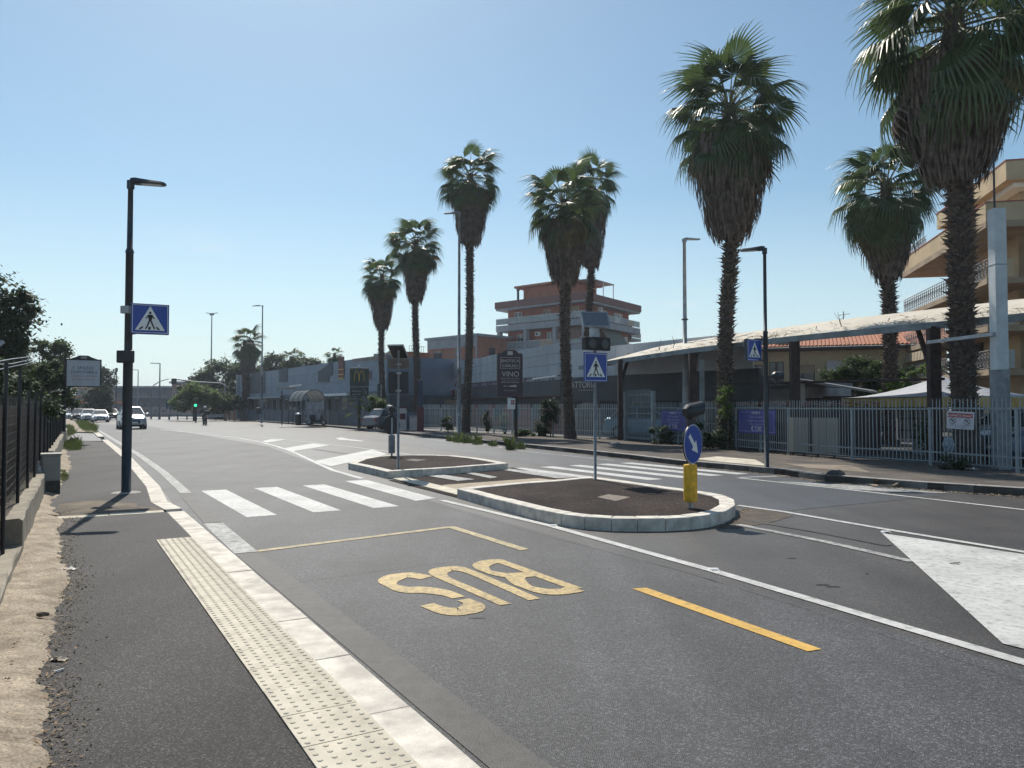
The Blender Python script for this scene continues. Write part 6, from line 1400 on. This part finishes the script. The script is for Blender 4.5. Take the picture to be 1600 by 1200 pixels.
def fpoly(name, pts, mat, o=.03):
    m = MB(); n = len(pts); P = [FK.pt(fa(x),o,fz(x,y)) for x,y in pts]; Pb = [p-FK.n*.03 for p in P]; m.v = [tuple(v) for v in P+Pb]
    m.f = [tuple(range(n)),tuple(reversed(range(n,2*n)))]+[(i,(i+1)%n,n+(i+1)%n,n+i) for i in range(n)]
    return m.build(name, mat, mk)
fpoly('banner_cloth',[(390,615),(390,590),(397,583),(414,581),(414,614)],DBAN,.05)
fpoly('banner_cloth',[(436,597),(436,577),(449,575),(449,597)],DBAN,.05)
fpoly('banner_cloth',[(497,597),(497,580),(503,577),(512,570),(520,561),(520,586),(515,588),(514,597)],DBAN,.05)
fpoly('slim_banner',[(529,590),(529,558),(538,557),(538,592)],M('banner_rust',(.16,.06,.05),.7,.3,2),.06)
for y in (577,585,591): fpoly('banner_stripe',[(529.3,y+1),(529.3,y),(537.7,y-.6),(537.7,y+.5)],GOLD,.1)
fpoly('red_panel',[(576,592),(576,580),(580,579.5),(580,592)],M('dull_red',(.16,.07,.09),.7),.05)
MB().fb(FK,fa(384),fa(440),.01,.25,2.75,2.98).build('canopy_beam', GALV, mk)
for i,px in enumerate((386,391,396,401,408,415,424,434)):
    a = fa(px+1.5); window(mk,FK,a,.5,1.3,2.15,-.3,frame=GALV,sill=False,bar_=False)
for px in (444,450,456,463,470,479,488,510,522,534): a = fa(px); window(mk,FK,a,.4,1.2,2.2,-.3,frame=GALV,sill=False,bar_=False)
MB().fb(FK,fa(508),fa(546),.0,.3,2.75,2.98).build('canopy_beam', WHITE, mk); MB().fb(FK,fa(508),fa(508)+.5,-.1,.35,.1,2.74).build('pillar', GALV, mk)
fpoly('beige_band',[(550,566),(550,561),(604,554),(604,562)],M('beige_band',(.26,.22,.19),.8,.2,1),.01)
for px,h_ in ((566,.7),(571,.9),(577,.8),(585,.5),(596,.4)): MB().fb(FK,fa(px)-.25,fa(px)+.25,-3,-2.5,zK,zK+h_).build('roof_vent', GALV_D, mk)
MB().fb(FK,fa(560),fa(603),-4,-2,zK-.14,zK+.3).build('roof_tiles', TILE, mk)
# connecting low block between the clad building and the hall
c0 = V(604,640,66).xy.to_3d(); c1 = V(643,640,65).xy.to_3d(); lk = thing('low_building', 'low tan and grey block between the clad building and the hall', 'building', (c0.x,c0.y,0)); Fl = Fr(c0,c1)
MB().fb(Fl,.1,Fl.L,-3,0,0,V(620,628,68).z+.3).build('wall', M('wall_tan',(.22,.18,.14),.9,.2,1), lk); MB().fb(Fl,.1,1.4,-3,-.3,2.3,V(620,562,68).z).build('upper_wall', CREAM2, lk); MB().fb(Fl,.0,1.5,-3.2,.1,V(620,562,68).z+.003,V(620,562,68).z+.5).build('parapet', BEIGE, lk)
MB().fb(Fl,1.45,Fl.L-.1,-.3,.1,1.9,2.6).build('grey_fascia', SHEETB, lk)
m = MB()
for k in range(2): m.bar(Fl.pt(1.5+k*.5,-1,2.4),Fl.pt(1.5+k*.5,-1,5.2),.06)
for z in (3.9,4.6,5.3): m.bar(Fl.pt(1.4,-1,z-.2),Fl.pt(2.1,-1,z),.06)
m.bar(Fl.pt(1.5,-1,3.3),Fl.pt(2.0,-1,4.8),.05)
m.build('lattice', CANO_E, lk)
# grey low railing / screen in front of the clad building
sc_ = thing('screen_fence', 'dim blue grey panel fence in front of the clad building', 'fence', V(560,640,60).xy.to_3d()); Fq = Fr(V(375,640,98),V(655,640,52)); 
npn = 26
for i in range(npn):
    a0,a1 = i*Fq.L/npn, (i+1)*Fq.L/npn; MB().fb(Fq,a0+.05,a1-.05,-.03,0,.15,1.35).build('panel', M('dim_blue',(.07,.09,.12),.7,.2,1) if i == 0 else bpy.data.materials['dim_blue'], sc_)
    MB().fb(Fq,a0-.05,a0+.045,-.05,.05,.1,1.5).build('post', GALV_D, sc_)
# ------------------------------------------------------------------ bus shelter
sb_ = G(484,664,.15); bs = thing('bus_shelter', 'bus shelter with barrel vaulted translucent roof on the far right pavement', 'bus shelter', sb_)
D_ = RD; Q = RZ(sb_,D_)   # local y along the road
def q3(x,y,z): return Q@Vector((x,y,z))
m = MB(); NA = 10; Ls = (-1.2,.35,1.9,3.3)
for si in range(3):
    m = MB()
    for i in range(NA+1):
        a = pi*i/NA; x = .95*cos(a); z = 2.05+.95*sin(a)
        m.v += [tuple(q3(x,Ls[si]+.03,z)),tuple(q3(x,Ls[si+1]-.03,z))]
    for i in range(NA): m.f.append((2*i,2*i+2,2*i+3,2*i+1))
    o = m.build('roof_panel', M('milky_plastic',(.27,.28,.29),.35,.15,2,trans=.5) if si == 0 else bpy.data.materials['milky_plastic'], bs); sm = o.modifiers.new('s','SOLIDIFY'); sm.thickness = .015
for y in Ls:
    MB().tube([q3(.97*cos(pi*i/NA),y,2.05+.97*sin(pi*i/NA)) for i in range(NA+1)],.035,6).build('roof_rib', POLE, bs)
    MB().tube([q3(-.95,y,0),q3(-.95,y,2.05)],.035,6).build('post', POLE, bs)
MB().tube([q3(.95,Ls[0],0),q3(.95,Ls[0],2.05)],.035,6).build('post', POLE, bs)
v = MB().box(-.62,.72,-1.26,-1.18,.35,2.0); MB().add([Q@Vector(a) for a in v.v],v.f).build('poster_case', GALV, bs)
v = MB().box(-.5,.6,-1.275,-1.261,.45,1.9); MB().add([Q@Vector(a) for a in v.v],v.f).build('poster', M('poster',(.42,.42,.44),.4,.3,3), bs)
v = MB().box(.5,.9,-.8,2.8,.42,.48); MB().add([Q@Vector(a) for a in v.v],v.f).build('bench', GALV, bs)
# stop post with tilted white lit board, litter bins
bp = G(440.5,664,.15); st = thing('stop_sign_post', 'slim post carrying a flat bright topped board left of the bus shelter', 'sign', bp); MB().tube([bp,V(440,610,bp.y)],.05,8).build('post', POLE, st)
b_ = V(452,607,bp.y); MB().box(b_.x-.9,b_.x+.5,b_.y-.5,b_.y+.5,b_.z-.05,b_.z+.03).build('board', CREAM2, st); MB().bar((b_.x+.05,b_.y-.2,b_.z+.18),(b_.x+1.15,b_.y-.2,b_.z+.32),.2,.16).build('bright_box', WHITE, st)
def bin_(label, px, py, r, h, mat, lid, name='waste_bin'):
    c = G(px,py,.15); t = thing(name, label, 'bin', c, 'litter bins'); MB().lathe(c,[(r*.8,0),(r,h*.1),(r*1.02,h*.85),(r*.95,h*.86)],14).build('body', mat, t); MB().lathe(c+Vector((0,0,h*.87)),[(r*1.1,0),(r*1.0,.08),(r*.4,.16)],14).build('lid', lid, t); return t
bin_('dark green litter bin with a pale lid left of the bus shelter', 466,664.5,.26,1.05,DARK,WHITE)
c = G(519,663,.15); t = thing('warning_box', 'small dark box with yellow stripes at the pavement edge right of the bus shelter', 'box', c); MB().box(c.x-.22,c.x+.22,c.y-.2,c.y+.2,c.z,c.z+.85).build('body', DARK, t, bevel=.03)
for z in (.28,.58): MB().box(c.x-.225,c.x+.225,c.y-.21,c.y-.201,c.z+z,c.z+z+.08).build('stripe', GOLD, t)
# ------------------------------------------------------------------ people
def person(name, label, M_, J, parent_group=None, top=CLOTH, hair=True, helmet=None, hands=None):
    """J: dict joint -> (x,y,z) local; one continuous skinned body"""
    t = thing(name, label, 'person', M_.translation); E = [('pelvis','chest'),('chest','neck'),('neck','head'),('chest','ls'),('ls','le'),('le','lh'),('chest','rs'),('rs','re'),('re','rh'),('pelvis','lhip'),('lhip','lk'),('lk','la'),('la','lt'),('pelvis','rhip'),('rhip','rk'),('rk','ra'),('ra','rt')]
    R = dict(pelvis=.15,chest=.165,neck=.06,head=.095,ls=.075,rs=.075,le=.048,re=.048,lh=.035,rh=.035,lhip=.095,rhip=.095,lk=.065,rk=.065,la=.045,ra=.045,lt=.035,rt=.035)
    names = list(J); me = bpy.data.meshes.new('body'); P = [M_@Vector(J[n])-t.location for n in names]
    me.from_pydata(P,[(names.index(a),names.index(b)) for a,b in E],[]); o = bpy.data.objects.new('body',me); COL.objects.link(o); o.parent = t
    o.modifiers.new('skin','SKIN'); sv = me.skin_vertices[0].data
    for i,n in enumerate(names): sv[i].radius = (R[n],R[n]*.85)
    sv[0].use_root = True; o.modifiers.new('sub','SUBSURF').levels = 2; o.modifiers['sub'].render_levels = 2; me.materials.append(top)
    h = M_@Vector(J['head']); f = (M_.to_3x3()@Vector((0,-1,0))).normalized(); x = (M_.to_3x3()@Vector((1,0,0))).normalized()
    hd = MB().lathe(h+Vector((0,0,-.10)),[(.045,-.03),(.07,.01),(.085,.06),(.092,.12),(.085,.18),(.05,.225),(.01,.235)],16); hd.add([h+f*.085+Vector((0,0,.03)),h+f*.115+Vector((0,0,-.0)),h+f*.09+x*.018,h+f*.09-x*.018],[(0,1,2),(0,3,1),(1,3,2)])
    hd.build('head', SKIN, t, smooth=True)
    if helmet: MB().lathe(h+Vector((0,0,-.04)),[(.10,-.03),(.125,.02),(.135,.08),(.12,.15),(.07,.205),(.01,.22)],18).build('helmet', helmet, t, smooth=True)
    else: MB().lathe(h+Vector((0,0,-.0))-f*.012,[(.094,-.02),(.10,.05),(.085,.11),(.04,.15),(.01,.155)],16).build('hair', BLACK, t, smooth=True)
    for k in ('lh','rh'):
        p = M_@Vector(J[k]); e = M_@Vector(J['le' if k == 'lh' else 're']); d = (p-e).normalized(); s_ = d.cross(Vector((0,0,1))).normalized(); m = MB(); m.bar(p-d*.01,p+d*.085,.075,.03)
        for q in range(4): b_ = p+d*.085+s_*(-.03+.02*q); m.tube([b_,b_+d*.04+Vector((0,0,-.01)),b_+d*(.06+.01*(q in (1,2)))+Vector((0,0,-.03))],.008,5)
        m.tube([p+s_*.035+d*.02,p+s_*.065+d*.05,p+s_*.06+d*.08],.010,5); m.build('hand', SKIN, t)
    return t
c = q3(.62,-.3,0); Mp = RZ((c.x,c.y,.15),D_-pi/2)
person('person','person in dark clothes sitting on the bus shelter bench',Mp,dict(pelvis=(0,.05,.55),chest=(0,.0,.98),neck=(0,-.03,1.18),head=(0,-.06,1.32),ls=(.19,0,1.06),le=(.24,-.12,.80),lh=(.14,-.34,.68),rs=(-.19,0,1.06),re=(-.24,-.12,.80),rh=(-.14,-.34,.68),lhip=(.10,.03,.53),lk=(.13,-.42,.53),la=(.14,-.42,.10),lt=(.15,-.58,.05),rhip=(-.10,.03,.53),rk=(-.13,-.42,.53),ra=(-.14,-.40,.10),rt=(-.15,-.56,.05)))
def scooter(label, loc, rot, name='scooter', box=True, col=DARK):
    t = thing(name, label, 'scooter', (0,0,0)); 
    for y in (-.65,.62):
        w = MB().tube([(-.06,y,.25),(.06,y,.25)],.25,20).build('wheel', TYRE, t); MB().tube([(-.062,y,.25),(.062,y,.25)],.13,14).build('rim', GALV, w)
    m = MB(); sec = [(-.70,.42,.04,.10),(-.55,.62,.10,.22),(-.40,.70,.19,.35),(-.30,.36,.16,.08),(.02,.34,.17,.08),(.12,.62,.16,.28),(.45,.72,.17,.26),(.80,.78,.10,.14),(.92,.80,.04,.06)]
    pr = None
    for y,z,w,h in sec:
        i0 = len(m.v); m.v += [(w*cos(a),y,z-h*.3+h*sin(a)) for a in [2*pi*k/10 for k in range(10)]]
        if pr is None: m.f.append(tuple(range(i0,i0+10)))
        else: m.f += [(pr+k,pr+(k+1)%10,i0+(k+1)%10,i0+k) for k in range(10)]
        pr = i0
    m.f.append(tuple(pr+9-k for k in range(10))); m.build('bodywork', col, t, smooth=True)
    MB().box(-.15,.15,.05,.75,.80,.88).build('seat', BLACK, t, bevel=.03); MB().tube([(0,-.62,.3),(0,-.40,1.05)],.03,8).build('fork', POLE, t); MB().tube([(-.32,-.32,1.08),(0,-.40,1.06),(.32,-.32,1.08)],.018,8).build('handlebar', BLACK, t)
    MB().box(-.09,.09,.93,.97,.66,.74).build('tail_light', RED, t); MB().box(-.1,.1,-.52,-.44,.86,1.0).build('headlight', GLASSL, t, bevel=.02)
    for s in (-1,1): MB().tube([(s*.3,-.33,1.08),(s*.36,-.36,1.25)],.008,5).tube([(s*.36,-.35,1.25),(s*.36,-.37,1.25)],.06,10).build('mirror', BLACK, t)
    if box: MB().box(-.24,.24,.72,1.12,.98,1.36).build('top_box', BLACK, t, bevel=.03)
    t.location = loc; t.rotation_euler = (0,0,rot); return t
c = G(494,664.5,.15); scooter('dark parked scooter standing beside the bus shelter poster case', c, RD+1.0, box=False)
c = G(320,664,0); scooter('scooter with a black top box driving away up the road', c, RD+pi, col=DARK)
Mp = RZ((c.x,c.y,0),RD+pi)
person('person','helmeted person in dark clothes riding the scooter away',Mp,dict(pelvis=(0,.28,.95),chest=(0,.14,1.34),neck=(0,.06,1.52),head=(0,.02,1.64),ls=(.20,.12,1.42),le=(.30,-.08,1.20),lh=(.29,-.28,1.12),rs=(-.20,.12,1.42),re=(-.30,-.08,1.20),rh=(-.29,-.28,1.12),lhip=(.11,.22,.92),lk=(.18,-.18,.82),la=(.16,-.16,.42),lt=(.15,-.30,.38),rhip=(-.11,.22,.92),rk=(-.18,-.18,.82),ra=(-.16,-.16,.42),rt=(-.15,-.30,.38)),helmet=WHITE)
# ------------------------------------------------------------------ cars
def car(label, loc, rot, paint, sc=1.0, zs=1.0, lights=True, name='car', roof=None):
    t = thing(name, label, 'car', (0,0,0), 'cars')
    S_ = [(-2.18,.38,.62,.60),(-2.1,.24,.80,.76),(-1.75,.20,.88,.90),(-1.0,.20,.90,.99),(0,.20,.91,1.0),(1.2,.20,.90,1.02),(1.95,.22,.86,1.0),(2.15,.34,.76,.86)]
    m = MB(); pr = None
    for y,zb,w,zt in S_:
        zt *= zs; i0 = len(m.v); m.v += [(-w*.9,y,zb),(-w,y,zb+.14),(-w,y,(zb+zt)/2),(-w*.95,y,zt-.07),(-w*.78,y,zt),(0,y,zt+.03),(w*.78,y,zt),(w*.95,y,zt-.07),(w,y,(zb+zt)/2),(w,y,zb+.14),(w*.9,y,zb)]
        if pr is None: m.f.append(tuple(range(i0,i0+11)))
        else: m.f += [(pr+k,i0+k,i0+(k+1)%11,pr+(k+1)%11) for k in range(11)]
        pr = i0
    m.f.append(tuple(pr+10-k for k in range(11))); m.build('body', paint, t, smooth=False, bevel=.02)
    b0, b1, h0, h1 = .98*zs, 1.49*zs, .80, .56
    B = [(-h0,-1.05,b0),(h0,-1.05,b0),(h0,1.75,b0),(-h0,1.75,b0),(-h1,-.22,b1),(h1,-.22,b1),(h1,1.25,b1),(-h1,1.25,b1)]
    MB().hexa(B).build('window_glass', GLASS, t); MB().hexa([(-h1-.03,-.27,b1-.01),(h1+.03,-.27,b1-.01),(h1+.03,1.3,b1-.01),(-h1-.03,1.3,b1-.01),(-h1+.06,-.12,b1+.05),(h1-.06,-.12,b1+.05),(h1-.06,1.15,b1+.05),(-h1+.06,1.15,b1+.05)]).build('roof', roof or paint, t, bevel=.015)
    m = MB()
    for a,b in ((0,4),(1,5),(2,6),(3,7)): m.tube([B[a],B[b]],.04,6)
    for s in (-1,1): m.tube([(s*h0,.35,b0),(s*h1,.45,b1)],.035,6)
    m.build('pillars', paint, t)
    for x in (-.80,.80):
        for y in (-1.38,1.35):
            w = MB().tube([(x-.11,y,.32),(x+.11,y,.32)],.32,20).build('wheel', TYRE, t); MB().tube([(x-.115,y,.32),(x+.115,y,.32)],.2,14).build('rim', GALV, w)
    for s in (-1,1):
        MB().hexa([(s*.45,-2.14,.60*zs),(s*.80,-2.02,.60*zs),(s*.80,-1.9,.60*zs),(s*.45,-2.0,.60*zs),(s*.47,-2.13,.74*zs),(s*.84,-1.98,.76*zs),(s*.84,-1.88,.76*zs),(s*.47,-2.0,.74*zs)]).build('headlight', LAMPW if lights else GLASSL, t)
        MB().box(s*.74-.1,s*.74+.1,2.08,2.17,.66*zs,.86*zs).build('tail_light', RED, t)
        MB().box(s*1.0-.09,s*1.0+.09,-.92,-.82,.95*zs,1.10*zs).build('mirror', paint, t, bevel=.02)
    MB().box(-.42,.42,-2.20,-2.08,.40*zs,.62*zs).build('grille', BLACK, t); MB().box(-.7,.7,-2.17,-2.1,.22,.34*zs).build('lower_intake', BLACK, t); MB().box(-.26,.26,-2.225,-2.205,.42*zs,.52*zs).build('number_plate', WHITE, t)
    t.location = loc; t.rotation_euler = (0,0,rot); t.scale = (sc,sc,sc); return t
SILV = M('silver_paint',(.40,.43,.46),.28,.05,2,metal=.5); WHP = M('white_paint',(.62,.64,.66),.28,.05,2); DKP = M('dark_paint',(.03,.035,.045),.25,.05,2,metal=.3); BLP = M('blue_paint',(.22,.36,.48),.3,.08,2,metal=.2); YLP = M('ochre_paint',(.36,.26,.10),.35,.1,2)
car('silver grey sport utility car coming towards the camera behind the left lamp post', G(205,670,0), RD, SILV, 1.03, 1.1, lights=False)
car('silver car leading the distant queue, nearest of the oncoming group', G(156,659.5,0), RD, WHP, .96, .95)
car('white car second in the distant queue, half hidden by the silver one', G(138,658,0), RD, WHP, .96, 1.0)
car('dark car in the distant queue at the left of the group', G(123,657.5,0), RD, DKP, .98, 1.0)
car('dark distant car with bright windscreen right of the silver queue leader', G(173,656,0), RD, DKP, .98, 1.0)
car('pale distant car at the far left of the queue by the grass', G(111,656.5,0), RD, WHP, .96, 1.0)
v_ = car('tall ochre topped van behind the distant queue of cars', G(141,655,0), RD, DKP, 1.12, 1.35, lights=False, name='van', roof=YLP)
car('parked silver grey car in front of the clad building, left of the black disc', V(611,640,55).xy.to_3d()+Vector((0,0,.12)), RD+1.9, M('grey_paint',(.16,.17,.20),.35,.1,2,metal=.4), .95, 1.0, lights=False)
car('light blue car parked inside the yard behind the tall gate', V(1012,640,39).xy.to_3d()+Vector((0,0,.12)), radians(70), BLP, 1, 1.05, lights=False)
car('white car with a red tail light parked behind the pale square column', V(1585,640,26).xy.to_3d()+Vector((0,0,.12)), radians(-60), WHP, 1, 1.0, lights=False)
car('dark blue car parked in the yard at the right edge', V(1625,640,22).xy.to_3d()+Vector((.3,0,.12)), radians(-80), M('navy_paint',(.05,.08,.13),.25,.1,2,metal=.4), 1, 1.0, lights=False)
# ------------------------------------------------------------------ far end of the road
gr = thing('guard_rail', 'long steel guard rail across the far end of the road', 'guard rail', V(262,655,100)); Fg = Fr(V(185,655,112),V(352,655,98))
for i in range(12): MB().fb(Fg,i*Fg.L/12,i*Fg.L/12+.12,-.1,.02,0,.75).build('post', GALV_D, gr)
MB().fb(Fg,0,Fg.L,.021,.08,.42,.75).build('beam', GALV, gr); MB().fb(Fg,0,Fg.L,.081,.1,.54,.62).build('beam_groove', GALV_D, gr)
def far_block(label, x0,x1,yb,yt,D,mat,roofmat=None,wins=0,name='distant_building',depth=10):
    a_ = V(x0,640,D); b_ = V(x1,640,D); zt = V(x0,yt,D).z; t = thing(name,label,'building',(a_.x,a_.y,0)); Fd = Fr((a_.x,a_.y),(b_.x,b_.y)); z0_ = 0 if yb is None else V(x0,yb,D).z
    MB().fb(Fd,0,Fd.L,-depth,0,0,zt).build('wall', mat, t)
    if roofmat: MB().fb(Fd,-.4,Fd.L+.4,-depth-.4,.4,zt+.003,zt+.4).build('roof', roofmat, t)
    for i in range(wins): window(t,Fd,Fd.L*(i+.5)/wins,zt*.5,Fd.L/wins*.4,zt*.25,0,frame=GREYR,sill=False,bar_=False)
    return t,Fd,zt
HAZ1 = M('far_wall_grey',(.15,.16,.18),.9,.15,.4); HAZ2 = M('far_wall_pale',(.26,.25,.25),.9,.12,.4)
far_block('long low grey distant building behind the white car',165,262,None,606,170,HAZ1,GREYR,7)
far_block('pale distant block with dark openings left of the long grey one',118,146,None,608,165,HAZ2,TILE,4)
far_block('distant dark fronted building with a pale side wall across the road end',198,244,None,622,150,M('far_dark',(.12,.12,.13),.9,.2,.6),GALV_D,5)
far_block('pink walled low distant building behind the guard rail',212,262,None,636,135,M('far_pink',(.38,.30,.28),.9,.15,.5),None,4)
far_block('dull red and grey distant building behind the traffic lights',268,318,None,599,160,M('far_red',(.24,.15,.14),.9,.15,.5),GREYR,4)
far_block('low red roofed stall behind the scooter rider',325,352,None,634,108,WHP if False else HAZ2,RED,2)
far_block('blue distant block at the far left behind the queue of cars',100,122,None,622,140,M('far_blue',(.16,.20,.26),.9,.15,.5),TILE,3)
far_block('small distant house with an orange awning over the car queue',104,150,None,630,128,HAZ1,ORANGE,4)
for i,(px,lab) in enumerate(((364,'first'),)): pass
c = V(350,652,99); hc = thing('hoarding', 'pale orange barrier at the pavement end beside the clad building', 'barrier', (c.x,c.y,0)); Fh = Fr(V(352,640,98),V(368,640,92)); MB().fb(Fh,0,Fh.L,-.05,0,.1,1.25).build('panel', M('barrier_tan',(.36,.25,.18),.9,.2,1), hc)
for k in range(3): MB().fb(Fh,k*Fh.L/2.2,k*Fh.L/2.2+.1,.001,.08,0,1.45).build('post', RED, hc)
# traffic signals
def signal(label, px, py, D, arm=None, green=False, w=.5, h=1.0):
    c = V(px,py,D); t = thing('traffic_light', label, 'traffic light', (c.x,c.y,0), 'traffic lights'); MB().box(c.x-w/2,c.x+w/2,c.y-.15,c.y+.15,c.z-h/2,c.z+h/2).build('housing', DARK, t, bevel=.03)
    for k,cm in enumerate((RED,M('amber',(.3,.15,.02),.4),GREENL if green else M('dim_green',(.02,.12,.06),.4))):
        z = c.z+h*(.32-.32*k); MB().tube([(c.x,c.y-.16,z),(c.x,c.y-.18,z)],.12 if not (green and k == 2) else .15,12).build('lens', (DARK if not (green and k == 2) else cm), t)
    if arm: 
        P = [V(x,y,D) for x,y in arm]; MB().tube([(P[-1].x,P[-1].y,0)]+[tuple(p) for p in reversed(P)],[.13]+[.09]*(len(P)-1)+[.05],8).build('mast_arm', GALV_D, t)
    else: MB().tube([(c.x,c.y,0),(c.x,c.y,c.z-h/2)],.07,8).build('post', POLE, t)
    return t
signal('traffic light hanging from a long curved arm over the far end of the road', 272,596,98,[(272,592),(285,594),(310,597),(345,599),(352,602)],w=.6,h=.75)
signal('traffic light showing green on a post right of the blue road sign', 306.5,629,84,green=True,w=.4,h=.95)
ar = V(245,600,110); t = thing('mast_arm','curved thin arm of a distant signal mast left of the hanging traffic light','mast',(V(238,640,110).x,110,0)); MB().tube([(V(236,640,110).x,110,0),tuple(V(236,612,110)),tuple(V(240,602,110)),tuple(V(250,596,110)),tuple(V(264,592,110))],[.1,.09,.07,.06,.05],6).build('arm', GALV_D, t)
c = V(271,632,100); t = thing('direction_sign', 'large blue direction sign facing away at the far junction', 'sign', (c.x,c.y,0)); MB().box(c.x-.95,c.x+.95,c.y-.05,c.y+.05,c.z-.6,c.z+.6).build('panel', M('sign_back_blue',(.03,.07,.14),.6,.2,2), t)
for s_ in (-.5,.5): MB().tube([(c.x+s_,c.y+.1,0),(c.x+s_,c.y+.1,c.z+.6)],.05,6).build('post', GALV_D, t)
for _o in bpy.data.objects:
    if _o.type == 'MESH' and _o.name.startswith('lettering'): _o['kind'] = 'stuff'
# ------------------------------------------------------------------ air
hz = bpy.data.materials.new('haze_air'); hz.use_nodes = True; n = hz.node_tree; n.nodes.remove(n.nodes['Principled BSDF'])
pv = n.nodes.new('ShaderNodeVolumePrincipled'); pv.inputs['Color'].default_value = (.80,.88,1,1); pv.inputs['Density'].default_value = .00045; pv.inputs['Anisotropy'].default_value = .45
n.links.new(pv.outputs[0], n.nodes['Material Output'].inputs['Volume'])
MB().box(-1000,1000,-100,1600,-1.2,24).build('haze', hz, kind='stuff')
